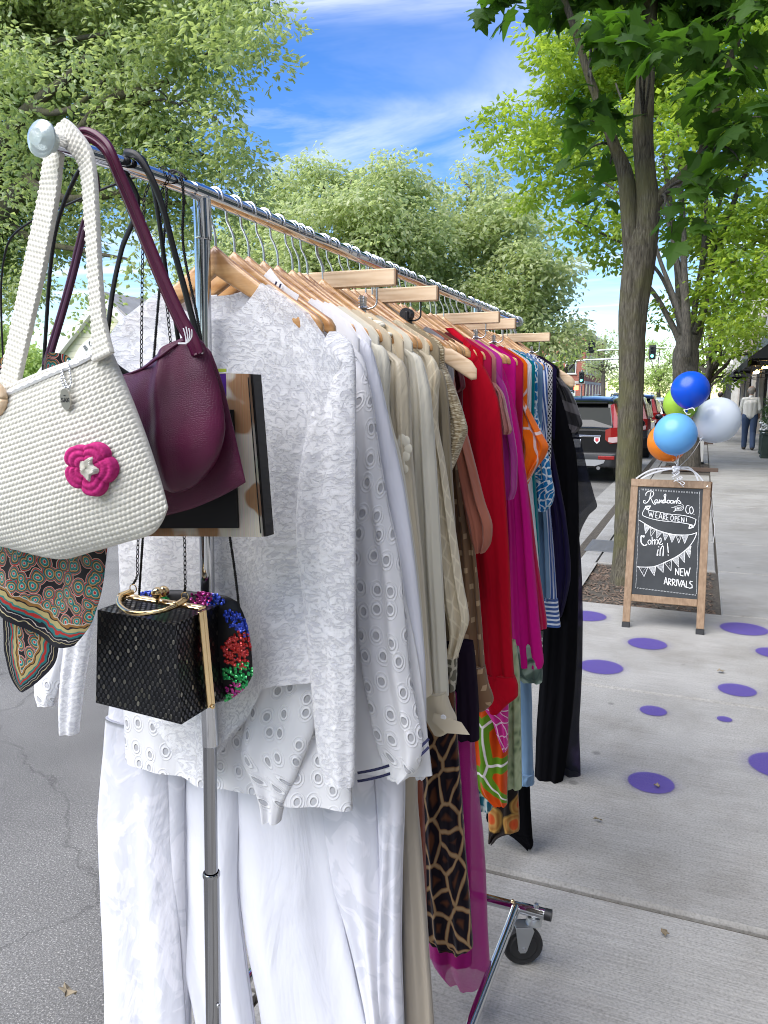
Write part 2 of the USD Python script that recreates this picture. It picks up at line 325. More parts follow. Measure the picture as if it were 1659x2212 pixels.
for px_, py_, rr in DOTS:
    c = onz(px_, py_, .004); e = onz(px_ + rr, py_, .004); r = float(np.linalg.norm(e - c)) / .70
    path = walk + '/' + numbered(walk, 'purple_dot')
    a = np.linspace(0, 2 * np.pi, 49)[:-1]
    v = np.vstack([[[0, 0, 0]], np.c_[np.cos(a), np.sin(a), 0 * a]]); f = [[0, 1 + i, 1 + (i + 1) % 48] for i in range(48)]
    g = usdkit.mesh(stage, path, trimesh.Trimesh(v, f, process=False), M['dot_paint'], smooth=False)
    g.AddTranslateOp().Set(Gf.Vec3d(*map(float, c))); g.AddScaleOp().Set(Gf.Vec3f(r, r * .98, 1))
# utility cover by the kerb, drainage
plain('cast_iron', (.11, .115, .12), .6)
gc = onz(1308, 1180)
gt = thing('utility_cover', 'grey cast metal cover set in the pavement beside the kerb', 'cover', (gc[0], gc[1], 0))
part(gt, 'cover_frame', box((gc[0], gc[1], .002), (.34, .62, .012), bev=.003), 'cast_iron')
for i in range(9): part(gt, 'bar', box((gc[0], gc[1] - .24 + i * .06, .010), (.26, .030, .006), bev=.002), 'cast_iron')
# litter
noisy('dry_leaf', (.14, .11, .07), (.30, .25, .17), scale=12, rough=.9)
def scrap(name, lab, cat, px_, py_, size, seed, matn='dry_leaf', h=.02):
    r = np.random.default_rng(seed); c = onz(px_, py_, .004); n = 9
    a = np.sort(r.uniform(0, 6.28, n)); rad = size * r.uniform(.45, 1, n)
    top = np.c_[np.cos(a) * rad, np.sin(a) * rad * .7, r.uniform(0.003, h, n)]
    v = np.vstack([[[0, 0, h * .7]], top, top - [0, 0, .002], [[0, 0, h * .7 - .002]]]) + c
    f = [[0, 1 + i, 1 + (i + 1) % n] for i in range(n)] + [[2 * n + 1, n + 1 + (i + 1) % n, n + 1 + i] for i in range(n)] + [q for i in range(n) for q in ([1 + i, n + 1 + i, n + 1 + (i + 1) % n], [1 + i, n + 1 + (i + 1) % n, 1 + (i + 1) % n])]
    single(name, trimesh.Trimesh(v, f, process=False), matn, lab, cat, smooth=False)
scrap('fallen_leaf', 'crumpled dry leaf lying on the concrete beside the black skirt hem', 'leaf', 1293, 1775, .022, 1, h=.018)
scrap('fallen_leaf', 'small pale crumpled leaf on the slab between two purple dots', 'leaf', 1556, 1452, .028, 2, h=.02)
scrap('fallen_leaf', 'tiny curled leaf lying by the big dot near the black dress', 'leaf', 1420, 1702, .016, 3)
scrap('fallen_leaf', 'thin brown leaf on the nearest pavement slab right of the caster', 'leaf', 1435, 2020, .014, 4)
scrap('fallen_leaf', 'dark leaf lying on the grey asphalt left of the white trousers', 'leaf', 145, 2148, .03, 5)
# ---------------------------------------------------------------- trees
mat('bark', {"tc": ("texture_coordinate", {}), "mp": ("mapping", {"scale": (34, 34, 5)}), "n": ("noise_texture", {"scale": 2.2, "detail": 8, "roughness": .65, "distortion": .4}),
    "r": ("rgb_ramp", {"ramp": [(.25, (.025, .021, .016)), (.45, (.085, .075, .055)), (.62, (.15, .135, .10)), (.8, (.24, .22, .18))]}),
    "n2": ("noise_texture", {"scale": 5, "detail": 5}), "r2": ("rgb_ramp", {"ramp": [(.42, (0, 0, 0)), (.62, (.75, .75, .75))]}), "mx": ("mix", {"color2": (.115, .11, .05)}),
    "b": ("bump", {"strength": 1, "distance": .026}), "p": ("principled_bsdf", {"roughness": .95, "specular_ior_level": .2})},
    [("tc.object", "mp.vector"), ("mp.vector", "n.vector"), ("n.fac", "r.fac"), ("tc.object", "n2.vector"), ("n2.fac", "r2.fac"), ("r2.color", "mx.fac"), ("r.color", "mx.color1"), ("mx.color", "p.base_color"), ("n.fac", "b.height"), ("b.normal", "p.normal")])
noisy('bark_dark', (.045, .04, .032), (.14, .125, .10), scale=9, rough=.95, bump=.02, stretch=(6, 6, 1))
leafmat('leaf_maple', (.022, .058, .008), (.05, .11, .014), (.10, .24, .015), .40, .6, .2)
leafmat('leaf_bright', (.09, .18, .02), (.31, .41, .055), (.52, .68, .07), .52)
leafmat('leaf_oak', (.10, .165, .04), (.50, .55, .29), (.60, .72, .22), .44, rough=.4, spec=.7)
leafmat('leaf_mid', (.15, .21, .06), (.56, .59, .34), (.68, .78, .32), .48, rough=.42, spec=.7)
leafmat('leaf_far', (.26, .38, .09), (.50, .60, .20), (.60, .74, .18), .42)
def leaf_shape(kind):
    if kind == 'maple':
        o = [(0, 0), (.12, .05), (.42, -.06), (.36, .12), (.62, .26), (.46, .34), (.52, .52), (.30, .48), (.20, .60), (.12, .82), (0, 1.0)]
        P = o + [(-x, y) for x, y in o[-2:0:-1]]
        v = np.array([(x, y, -.18 * abs(x) - .10 * y * y) for x, y in P] + [(0, .36, .02)])
        n = len(P); f = [[n, i, (i + 1) % n] for i in range(n)]
        return v, np.array(f)
    v = np.array([(0, 0, 0), (.28, .45, -.06), (0, 1, -.12), (-.28, .45, -.06), (0, .5, .03)])
    return v, np.array([[0, 1, 4], [1, 2, 4], [2, 3, 4], [3, 0, 4]])
def spray_mesh(kind, n, R, size, seed, flat=.6):
    r = np.random.default_rng(seed); V, Fc = [], []; v0, f0 = leaf_shape(kind); k = 0
    for i in range(n):
        d = r.normal(size=3); d /= np.linalg.norm(d); p = d * R * r.uniform(.25, 1) ** .6 * (1, 1, flat)
        yv = d * (1, 1, .3) + r.normal(size=3) * .4 - (0, 0, .35); yv /= np.linalg.norm(yv)
        zv = np.array([0, 0, 1.]) + r.normal(size=3) * .45; xv = np.cross(yv, zv); xv /= np.linalg.norm(xv); zv = np.cross(xv, yv)
        s = size * r.uniform(.65, 1.2)
        V.append(p + s * (v0[:, :1] * xv + v0[:, 1:2] * yv + v0[:, 2:] * zv)); Fc.append(f0 + k); k += len(v0)
    return trimesh.Trimesh(np.vstack(V), np.vstack(Fc), process=False)
def foliage(parent, pts, protos, matn, seed, smin=.7, smax=1.3, name='crown'):
    r = np.random.default_rng(seed); pts = np.asarray(pts) - _loc[parent]
    path = parent + '/' + numbered(parent, name)
    pi = UsdGeom.PointInstancer.Define(stage, path); rel = pi.CreatePrototypesRel()
    for i, m in enumerate(protos):
        q = f"{path}/spray" + ('' if i == 0 else f"_{i:03d}"); usdkit.mesh(stage, q, m, M[matn], smooth=False); rel.AddTarget(q)
    n = len(pts)
    pi.CreatePositionsAttr(Vt.Vec3fArray.FromNumpy(pts.astype(np.float32)))
    pi.CreateProtoIndicesAttr(Vt.IntArray.FromNumpy(r.integers(0, len(protos), n).astype(np.int32)))
    s = r.uniform(smin, smax, n); pi.CreateScalesAttr(Vt.Vec3fArray.FromNumpy(np.repeat(s[:, None], 3, 1).astype(np.float32)))
    a = r.uniform(0, 2 * np.pi, n); t = r.normal(0, .2, (n, 2))
    q = np.c_[np.cos(a / 2), t[:, 0] * .5, t[:, 1] * .5, np.sin(a / 2)]; q /= np.linalg.norm(q, axis=1, keepdims=True)
    pi.CreateOrientationsAttr([Gf.Quath(float(w), float(x), float(y_), float(z)) for w, x, y_, z in q])
    tag(path, kind='stuff'); return path
def fill(blobs, dens, seed, clump=1.0, thr=-.05, hollow=.45):
    """points in a union of balls (centre, radius[, density factor]), thinned by noise into clumps and gaps"""
    r = np.random.default_rng(seed); out = []
    for b in blobs:
        c, R = np.array(b[0], float), b[1]; k = b[2] if len(b) > 2 else 1
        n = int(dens * R ** 3 * 4.19 * k) + 1
        d = r.normal(size=(n, 3)); d /= np.linalg.norm(d, axis=1, keepdims=True)
        p = c + d * (R * r.uniform(hollow ** 3, 1, n) ** (1 / 3.))[:, None] * (1, 1, .85)
        out.append(p[fbm(p / clump, seed) > thr])
    return np.vstack(out)
def wob(pts, amp, seed, n=14):
    P = spline(pts, n); r = np.random.default_rng(seed); q = fbm(P * 1.7 + seed, seed)[:, None]
    off = np.c_[fbm(P * 1.3 + 7.1 * seed, seed), fbm(P * 1.3 + 3.3 * seed, seed + 9), fbm(P * 1.3 + 9.1, seed + 5) * .5]
    w = np.linspace(0, 1, n)[:, None]; return P + off * amp * w * 2
def limbs_to(start, r0, blobs, seed, sub=3, amp=.6, rmin=.012):
    """limbs from a fork to every ball and twigs inside it"""
    r = np.random.default_rng(seed); out = []
    for i, b in enumerate(blobs):
        c, R = np.array(b[0]), b[1]; L = np.linalg.norm(c - start)
        mid = start + (c - start) * .45 + np.array([0, 0, .12 * L])
        P = wob([start, mid, c], amp, seed + i); ra = r0 * r.uniform(.55, 1)
        out.append(tube(P, np.linspace(ra, max(ra * .28, rmin), len(P)), 6, cap=False))
        for j in range(sub):
            k = r.integers(5, len(P)); d = r.normal(size=3); d /= np.linalg.norm(d); d[2] = abs(d[2]) * .6 + .1
            Q = wob([P[k], P[k] + d * R * .5, P[k] + d * R * .95 + (0, 0, .1 * R)], amp * .5, seed + 31 * i + j, 8)
            out.append(tube(Q, np.linspace(max(ra * .35, rmin), rmin * .6, len(Q)), 5, cap=False))
    return trimesh.util.concatenate(out)
def pxblob(x, y, Y, rpx, dY=0, k=1):
    P = at(x, y, Y + dY); return (P, rpx / 1659. * zdepth(P), k)

# --- nearest street tree: a maple, forking low
T0 = at(1362, 1262, 6.5); T0[2] = -.05
maple = thing('maple_tree', 'nearest street maple with forked mossy trunk and large dark leaves beside the chalkboard sign', 'tree', T0)
def pl(pts, Y=6.5):
    P, R = [], []
    for q in pts:
        c = at(q[0], q[1], Y + (q[3] if len(q) > 3 else 0)); P.append(c); R.append(q[2] * .46 / 1659. * zdepth(c))
    return np.array(P), np.array(R)
def bark_tube(P, R, n=28, m=60, seed=0, amp=.05):
    P2 = spline(P, m); t = np.r_[0, np.cumsum(np.linalg.norm(np.diff(P, axis=0), axis=1))]; R2 = np.interp(np.linspace(0, t[-1], m), t, R)
    M_ = tube(P2, R2, n); v = np.array(M_.vertices); k = np.repeat(np.arange(m), n)
    d = v[:m * n] - P2[k]; d /= np.maximum(np.linalg.norm(d, axis=1, keepdims=True), 1e-9)
    nz = fbm(np.c_[d[:, 0] * 3, d[:, 1] * 3, v[:m * n, 2] * 2.2] + seed, seed, 4)
    v[:m * n] += d * (nz * R2[k] * amp * 6)[:, None]
    return trimesh.Trimesh(v, M_.faces, process=False)
P, R = pl([(1357, 1270, 86), (1354, 1235, 72), (1355, 1180, 62), (1357, 1080, 58), (1361, 950, 57), (1363, 860, 57), (1365, 780, 58), (1366, 700, 62), (1371, 640, 68), (1378, 590, 72), (1384, 545, 70), (1394, 500, 58)])
trunk = part(maple, 'trunk', bark_tube(P, R, 36, 90, 1), 'bark', smooth=True)
P, R = pl([(1384, 590, 60), (1393, 520, 56), (1400, 450, 54), (1396, 390, 50), (1391, 330, 47), (1390, 260, 46), (1394, 180, 42), (1398, 90, 38), (1404, 0, 34), (1412, -160, 28), (1425, -400, 18)])
part(maple, 'limb', bark_tube(P, R, 28, 70, 2), 'bark', smooth=True)
P, R = pl([(1374, 620, 40), (1366, 540, 42), (1360, 460, 38), (1356, 410, 38), (1349, 370, 34), (1330, 322, 26), (1305, 255, 22), (1287, 205, 20), (1272, 165, 18), (1240, 60, 16), (1215, -10, 15), (1170, -140, 10)])
part(maple, 'limb', bark_tube(P, R, 22, 60, 3), 'bark', smooth=True)
P, R = pl([(1405, 450, 36), (1428, 424, 28), (1455, 396, 24), (1483, 370, 23), (1512, 335, 21), (1527, 308, 20), (1543, 250, 18), (1556, 200, 17), (1578, 130, 16), (1600, 70, 15), (1635, -10, 14), (1680, -130, 9)])
part(maple, 'limb', bark_tube(P, R, 22, 60, 4), 'bark', smooth=True)
P, R = pl([(1372, 690, 20), (1338, 700, 5)])
mb = [(1045, 10, 46, -1), (1100, -20, 70, -1), (1190, -60, 90, 0), (1290, 40, 62, -.6), (1340, 70, 62, -.8), (1390, 60, 60, -1), (1300, 110, 58, -.7), (1370, 135, 62, -1), (1420, 130, 50, -1.1), (1285, 190, 34, -.5), (1300, 245, 38, -.4),
      (1270, 260, 26, -.3), (1320, 330, 34, .3), (1265, 345, 34, .3), (1310, 395, 34, .2), (1470, 90, 55, .3), (1520, 60, 60, 0), (1580, 60, 70, -.3), (1640, 40, 70, -.6), (1520, 150, 52, .4), (1570, 170, 62, -.3), (1625, 150, 62, -.6),
      (1540, 240, 50, -.4), (1600, 250, 60, -.6), (1650, 250, 50, -.6), (1555, 320, 46, -.4), (1590, 350, 40, -.4), (1505, 400, 40, -.4), (1480, 440, 28, -.3), (1535, 415, 30, -.4), (1440, 470, 22, -.3), (1455, 500, 20, -.3),
      (1560, -80, 140, 0), (1350, -90, 120, 0), (1450, -160, 160, 0), (1650, -150, 140, 0), (1250, -150, 110, 0), (1120, -110, 80, -.5)]
blobs = [pxblob(x, y, 6.5, r * 1.0, d) for x, y, r, d in mb]
pts = fill(blobs, 125, 11, clump=.35, thr=-.11, hollow=.1)
protos = [spray_mesh('maple', 5, .13, .165, s, .5) for s in range(5)]
foliage(maple, pts, protos, 'leaf_maple', 12)
tw = []
for i, (x, y, r_, d) in enumerate(mb):
    e = at(x, y, 6.5 + d); near = min((at(1215, -10, 6.5), at(1272, 165, 6.5), at(1330, 322, 6.5), at(1356, 410, 6.5), at(1391, 260, 6.5), at(1398, 90, 6.5), at(1512, 335, 6.5), at(1556, 200, 6.5), at(1600, 70, 6.5), at(1428, 424, 6.5), at(1635, -10, 6.5)), key=lambda q: np.linalg.norm(q - e))
    tw.append(tube(wob([near, (near + e) / 2 + (0, 0, .08), e], .12, i, 9), np.linspace(.014, .004, 9), 5, cap=False))
part(maple, 'twigs', tw, 'bark_dark', smooth=True)

# --- second street tree: many upright stems
T1 = at(1490, 1012, 17.2); T1[2] = -.05
t2 = thing('street_tree', 'second street tree with many upright stems and bright backlit leaves behind the balloons', 'tree', T1)
P, R = pl([(1490, 1025, 52), (1489, 980, 48), (1486, 900, 50), (1481, 840, 54), (1480, 800, 58), (1482, 760, 58), (1484, 725, 40)], 17.2)
part(t2, 'trunk', bark_tube(P, R, 20, 30, 6), 'bark_dark', smooth=True)
stems = [[(1478, 790, 26), (1468, 740, 22), (1440, 680, 18), (1410, 630, 15), (1380, 600, 12)], [(1480, 780, 28), (1470, 700, 26), (1465, 600, 22), (1455, 500, 18), (1440, 380, 13), (1420, 250, 9)],
         [(1484, 770, 34), (1482, 690, 30), (1478, 600, 24), (1475, 480, 20), (1470, 380, 14), (1465, 200, 8)], [(1490, 770, 34), (1515, 690, 28), (1530, 610, 24), (1548, 540, 20), (1580, 450, 17), (1620, 350, 13), (1660, 240, 9)],
         [(1490, 740, 24), (1505, 640, 20), (1520, 540, 17), (1525, 440, 13), (1530, 330, 9)], [(1482, 720, 20), (1455, 640, 16), (1425, 560, 13), (1400, 480, 11), (1340, 420, 8), (1280, 380, 6)], [(1500, 720, 20), (1530, 650, 16), (1570, 580, 14), (1610, 540, 10), (1660, 500, 7)],
         [(1470, 740, 16), (1430, 600, 12), (1370, 540, 9), (1290, 500, 7), (1230, 470, 5)], [(1475, 640, 14), (1440, 470, 11), (1380, 320, 8), (1330, 180, 6)], [(1520, 560, 14), (1560, 420, 10), (1600, 250, 7), (1640, 100, 5)]]
for i, s in enumerate(stems):
    P, R = pl([(q[0], q[1], q[2] * .72, .5 * math.sin(i * 2.1 + j * .5)) for j, q in enumerate(s)], 17.2)
    part(t2, 'stem', bark_tube(P, R, 10, 26, 20 + i), 'bark_dark', smooth=True)
sb = [(1050, 300, 42), (1075, 255, 40), (1120, 230, 60), (1095, 330, 45), (1150, 310, 75), (1140, 400, 55), (1190, 170, 75), (1170, 95, 50), (1220, 270, 85), (1215, 380, 75), (1180, 450, 45), (1250, 470, 60), (1260, 90, 90), (1330, 200, 110), (1300, 380, 90), (1310, 500, 65),
      (1340, 560, 45), (1400, 120, 120), (1420, 300, 110), (1420, 430, 90), (1470, 40, 120), (1520, 200, 120), (1540, 350, 110), (1600, 110, 120), (1630, 280, 110), (1580, 470, 95), (1650, 430, 90), (1500, 540, 70), (1570, 590, 75), (1630, 590, 80), (1530, 660, 55), (1440, 640, 35), (1410, 690, 30),
      (1300, -60, 130), (1500, -120, 170), (1650, -80, 150), (1150, 500, 22), (1270, 540, 30), (1230, 520, 26), (1600, 680, 60)]
r_ = np.random.default_rng(4)
blobs = [pxblob(x, y, 17.2, r * 1.02, r_.uniform(-1.6, 1.8)) for x, y, r in sb]
pts = fill(blobs, 21, 21, clump=.7, thr=-.055, hollow=.2)
foliage(t2, pts, [spray_mesh('oval', 26, .34, .15, 40 + s, .55) for s in range(5)], 'leaf_bright', 22)

# --- third street tree, fuller and in the shade of the shops
def simple_tree(name, label, blobs, base, r0, leaf, dens, seed, protos, group=None, cat='tree', clump=1.2, thr=-.06, fork=.45, barkm='bark_dark', hollow=.35, sub=3, amp=.6, lim=True):
    base = np.array(base, float); t = thing(name, label, cat, base, group)
    cen = np.mean([b[0] for b in blobs], axis=0); top = base + (cen - base) * np.array([fork * .8, fork * .8, fork])
    part(t, 'trunk', bark_tube(np.array([base, base + (top - base) * .5 + (.05, 0, 0), top]), np.array([r0 * 1.25, r0, r0 * .8]), 14, 24, seed), barkm, smooth=True)
    if lim: part(t, 'limbs', limbs_to(top, r0 * .62, blobs, seed, sub, amp), barkm, smooth=True)
    foliage(t, fill(blobs, dens, seed + 1, clump, thr, hollow), protos, leaf, seed + 2)
    return t
P3 = [spray_mesh('oval', 26, .42, .17, 60 + s, .55) for s in range(4)]
blobs = [pxblob(x, y, 27.5, r, d) for x, y, r, d in [(1560, 600, 70, 0), (1610, 560, 70, 1), (1590, 690, 60, 0), (1550, 740, 50, -1), (1610, 760, 45, 1), (1640, 680, 55, 2), (1520, 700, 50, 1), (1570, 810, 30, 1), (1640, 480, 80, 0), (1540, 480, 80, 2), (1500, 790, 40, 3), (1535, 800, 34, 2)]]
simple_tree('street_tree', 'third street tree with dense dark green crown before the shop awnings', blobs, (-.2, 28, -.05), .17, 'leaf_bright', 8, 71, P3)
blobs = [pxblob(x, y, 39, r, d) for x, y, r, d in [(1560, 740, 40, 0), (1590, 700, 45, 1), (1540, 790, 26, 0), (1580, 800, 22, 1), (1530, 720, 30, 2)]]
simple_tree('street_tree', 'farthest street tree with small pale crown over the distant shopfronts', blobs, (-.2, 39, -.05), .15, 'leaf_far', 4, 75, P3)

# --- big old tree across the street on the left
PO = [spray_mesh('oval', 34, .42, .125, 80 + s, .6) for s in range(5)]
ob = [(-60, 60, 190, 0), (90, 40, 150, 0), (230, 60, 150, 1), (370, 50, 140, 0), (500, 40, 90, -1), (580, 30, 50, -1.5), (610, 60, 30, -1.5, .6), (640, 45, 18, -1.5, .5), (540, 130, 60, -1), (575, 180, 36, -1.3), (600, 195, 24, -1.4, .7), (585, 225, 14, -1.4, .6), (455, 160, 90, 0), (330, 190, 130, 0), (180, 190, 140, 1),
      (40, 200, 130, 1), (470, 270, 70, -.5), (500, 330, 55, -.5), (420, 330, 90, 0), (520, 390, 50, 0), (545, 440, 40, .5), (300, 330, 120, .5), (160, 340, 110, 1), (40, 370, 110, 1), (-80, 350, 160, 1), (480, 440, 55, .5), (380, 450, 80, 1), (270, 450, 70, .5), (150, 480, 80, 1), (50, 520, 90, 1), (-50, 560, 120, 1), (30, 630, 70, .5), (100, 600, 50, 0, .7),
      (330, 560, 55, 0, .8), (390, 520, 50, 0), (290, 610, 40, -.5, .7), (200, 640, 45, -.5, .7), (120, 690, 35, -.5, .6), (190, 700, 30, -1, .6), (270, 690, 24, -1, .6), (30, 720, 40, 0, .7), (350, 640, 24, -.6, .7), (10, 120, 90, -3.2, .8), (20, 260, 90, -3.2, .8), (0, 440, 80, -3.2, .8), (120, 150, 80, -3, .6), (90, 330, 60, -3, .6), (200, -120, 200, 0), (450, -100, 160, 0), (-60, -120, 220, 0)]
blobs = [pxblob(q[0], q[1], 12.5, q[2], q[3], q[4] if len(q) > 4 else 1) for q in ob]
TB = at(-70, 900, 13.2); TB[2] = ROADZ
oak = thing('old_tree', 'huge spreading old tree with gnarled limbs across the street at left', 'tree', TB)
fork = at(-60, 560, 13.2)
part(oak, 'trunk', bark_tube(np.array([TB, TB * .5 + fork * .5, fork]), np.array([.5, .36, .30]), 24, 40, 91), 'bark', smooth=True)
lims = [[(-60, 560, 110), (0, 470, 85), (60, 390, 60), (150, 330, 42), (230, 300, 30)], [(-60, 560, 100), (-30, 420, 84), (10, 300, 60), (70, 230, 46), (130, 180, 34), (190, 120, 22)], [(150, 330, 40), (200, 250, 36), (250, 210, 30), (330, 190, 24), (430, 130, 15), (540, 60, 7)], [(60, 390, 40), (160, 430, 30), (260, 420, 26), (350, 440, 18), (450, 430, 9)],
        [(230, 300, 30), (300, 310, 24), (380, 330, 18), (470, 340, 10)], [(0, 105, 40), (40, 95, 30), (120, 90, 22), (240, 70, 12)], [(70, 230, 30), (140, 240, 22), (200, 200, 16), (260, 120, 9)], [(250, 210, 20), (270, 130, 14), (320, 60, 9), (370, 0, 6)], [(0, 470, 40), (80, 520, 28), (170, 540, 18), (280, 560, 9)]]
for i, s in enumerate(lims):
    P, R = pl([(q[0], q[1], q[2] * .62, .5 * math.sin(i * 1.7 + j * .7)) for j, q in enumerate(s)], 12.6)
    part(oak, 'limb', bark_tube(P, R, 12, 34, 95 + i), 'bark', smooth=True)
part(oak, 'branches', limbs_to(at(200, 260, 12.6), .05, blobs[16:30:2], 97, 3, .9, .014), 'bark_dark', smooth=True)
foliage(oak, fill(blobs, 30, 98, clump=.7, thr=-.04, hollow=.3), PO, 'leaf_oak', 99)

# --- trees across the street, in the middle
PM = [spray_mesh('oval', 40, .75, .24, 120 + s, .6) for s in range(5)]
def far_trunk(px_, Y): q = at(px_, 900, Y); return (q[0], q[1], ROADZ)
g = None
blobs = [pxblob(x, y, 30, r, d) for x, y, r, d in [(620, 440, 70, 0), (560, 480, 70, 1), (690, 400, 75, -1), (765, 375, 62, -1), (840, 400, 70, -1), (890, 430, 55, 0), (700, 500, 110, -2), (810, 500, 110, -2), (900, 510, 70, -1), (600, 570, 110, 0), (720, 610, 110, -2), (840, 610, 110, -2), (520, 560, 90, 1), (480, 640, 100, 2), (640, 700, 100, 1)]]
simple_tree('park_tree', 'broad rounded tree with pale windblown leaves above the clothes rail, across the street', blobs, far_trunk(740, 31), .36, 'leaf_mid', 5.4, 131, PM, clump=1.3, thr=-.07)
blobs = [pxblob(x, y, 33, r, d) for x, y, r, d in [(1010, 410, 60, 0), (1070, 420, 60, 0), (970, 470, 70, 0), (1060, 500, 90, -1), (1130, 510, 70, -1), (1000, 580, 100, -1), (1120, 600, 90, -2), (1190, 590, 60, -1), (1220, 660, 60, -1), (930, 620, 90, 1), (1060, 680, 100, -2), (1160, 690, 80, -2), (1240, 710, 36, -1), (1200, 740, 40, -2), (1100, 750, 60, -2), (1000, 720, 80, 0)]]
simple_tree('park_tree', 'large tree with pale windblown leaves behind the hanger bars, nearer the intersection', blobs, far_trunk(1090, 34), .36, 'leaf_mid', 5.2, 141, PM, clump=1.3, thr=-.07)
blobs = [pxblob(x, y, 46, r, d) for x, y, r, d in [(1240, 700, 28, 0), (1265, 720, 24, 1), (1215, 740, 40, 0), (1190, 780, 36, 0), (1240, 760, 26, 1), (1275, 740, 14, 1, ), (1160, 800, 40, 0)]]
simple_tree('park_tree', 'yellow green honey locust with airy crown before the red brick building', blobs, far_trunk(1190, 47), .2, 'leaf_far', 3.2, 151, PM, thr=-.02)
blobs = [pxblob(x, y, 74, r, d) for x, y, r, d in [(1290, 750, 26, 0), (1320, 760, 30, 0), (1300, 790, 34, 1), (1335, 795, 26, 0), (1270, 790, 20, 0), (1310, 730, 18, 0)]]
simple_tree('park_tree', 'small rounded tree with twin trunk beyond the intersection, right of the brick building', blobs, far_trunk(1300, 74), .22, 'leaf_mid', 2.6, 161, PM, fork=.7)
blobs = [pxblob(x, y, 82, r, d) for x, y, r, d in [(1400, 760, 26, 0), (1425, 750, 26, 0), (1410, 800, 32, 1), (1440, 800, 26, 0), (1390, 830, 24, 0), (1430, 835, 26, 0), (1455, 770, 20, 0)]]
simple_tree('park_tree', 'sunlit yellow green tree beyond the intersection between the two street trunks', blobs, far_trunk(1420, 82), .22, 'leaf_far', 2.4, 171, PM, fork=.6)
wall = []
for i, (x, y, r, Y) in enumerate([(60, 800, 60, 60), (-40, 770, 90, 60), (400, 760, 90, 62), (520, 780, 80, 62), (640, 790, 70, 62), (900, 790, 80, 64), (1080, 810, 50, 70), (1345, 820, 22, 90), (1480, 810, 30, 95), (1560, 820, 24, 95)]):
    wall.append(pxblob(x, y, Y, r, 0))
fw = thing('distant_woods', 'hazy green mass of far trees along the horizon behind the street', 'trees', (0, 0, 0), kind='stuff')
foliage(fw, fill(wall, 1.6, 181, 2, -.1, .3), PM, 'leaf_far', 182, 1.2, 2.2, name='foliage')

# trees of the same park farther back along the street, behind the viewer's left shoulder
for i, (x, y_, h) in enumerate([(-13, -7, 9), (-15, -17, 10), (-9.5, -27, 11), (-1.0, -24, 10)]):
    bl = [((x + a, y_ + b_, h * c), h * r) for a, b_, c, r in ((0, 0, .72, .26), (1.9, .6, .6, .2), (-1.8, -.7, .62, .2), (.3, 1.9, .58, .2), (-.2, -1.8, .6, .2), (.5, .3, .48, .17))]
    simple_tree('park_tree', ['broad tree across the street, nearest behind the viewpoint', 'broad tree across the street, second behind the viewpoint', 'broad tree by the kerb far behind the viewpoint', 'broad pavement tree far behind the viewpoint'][i], bl, (x, y_, ROADZ), .25, 'leaf_oak', 1.6, 300 + 10 * i, PM, thr=-.1)
# ---------------------------------------------------------------- shops along the right
mat('brick_red', {"tc": ("texture_coordinate", {}), "mp": ("mapping", {"rotation": (math.pi / 2, 0, 0)}), "b": ("brick_texture", {"color1": (.36, .10, .06), "color2": (.28, .075, .045), "mortar": (.35, .30, .26), "scale": 3.2, "mortar_size": .012, "brick_width": .7, "row_height": .24}),
    "p": ("principled_bsdf", {"roughness": .9})}, [("tc.object", "mp.vector"), ("mp.vector", "b.vector"), ("b.color", "p.base_color")])
noisy('limestone', (.40, .37, .32), (.50, .47, .42), scale=3, rough=.9, bump=.003, bscale=40)
noisy('stucco_grey', (.30, .29, .28), (.38, .37, .35), scale=3, rough=.9)
noisy('brick_tan', (.30, .22, .16), (.38, .29, .22), scale=7, rough=.9)
plain('window_glass', (.03, .035, .04), .04, spec=.9)
plain('trim_white', (.74, .73, .70), .55)
plain('trim_dark', (.03, .03, .032), .5)
plain('awning_black', (.014, .014, .016), .8)
def window(par, c, w, h, face, mats=('trim_white', 'window_glass'), bars=1):
    """a window standing in a wall that faces face (unit vector along x or y): frame pieces, pane, sill"""
    c = np.array(c, float); ax = np.array([0, 1., 0]) if abs(face[0]) else np.array([1., 0, 0]); n = np.array(face, float)
    def bx(u, v, d, su, sv, sd): 
        ctr = c + ax * u + np.array([0, 0, v]) + n * d; s = np.abs(ax * su) + np.abs(n * sd) + np.array([0, 0, sv]); return box(ctr, s)
    t = .08
    fr = [bx(-w / 2 + t / 2, 0, .02, t, h, .08), bx(w / 2 - t / 2, 0, .02, t, h, .08), bx(0, h / 2 - t / 2, .02, w - 2 * t, t, .08), bx(0, -h / 2 + t / 2, .02, w - 2 * t, t, .08)]
    if bars: fr.append(bx(0, 0, .02, w - 2 * t, t * .7, .06))
    f = part(par, 'window', fr, mats[0], smooth=False)
    part(f, 'pane', bx(0, 0, -.01, w - 2 * t, h - 2 * t, .03), mats[1], smooth=False)
    part(f, 'sill', bx(0, -h / 2 - .06, .06, w + .2, .12, .16), 'limestone', smooth=False)
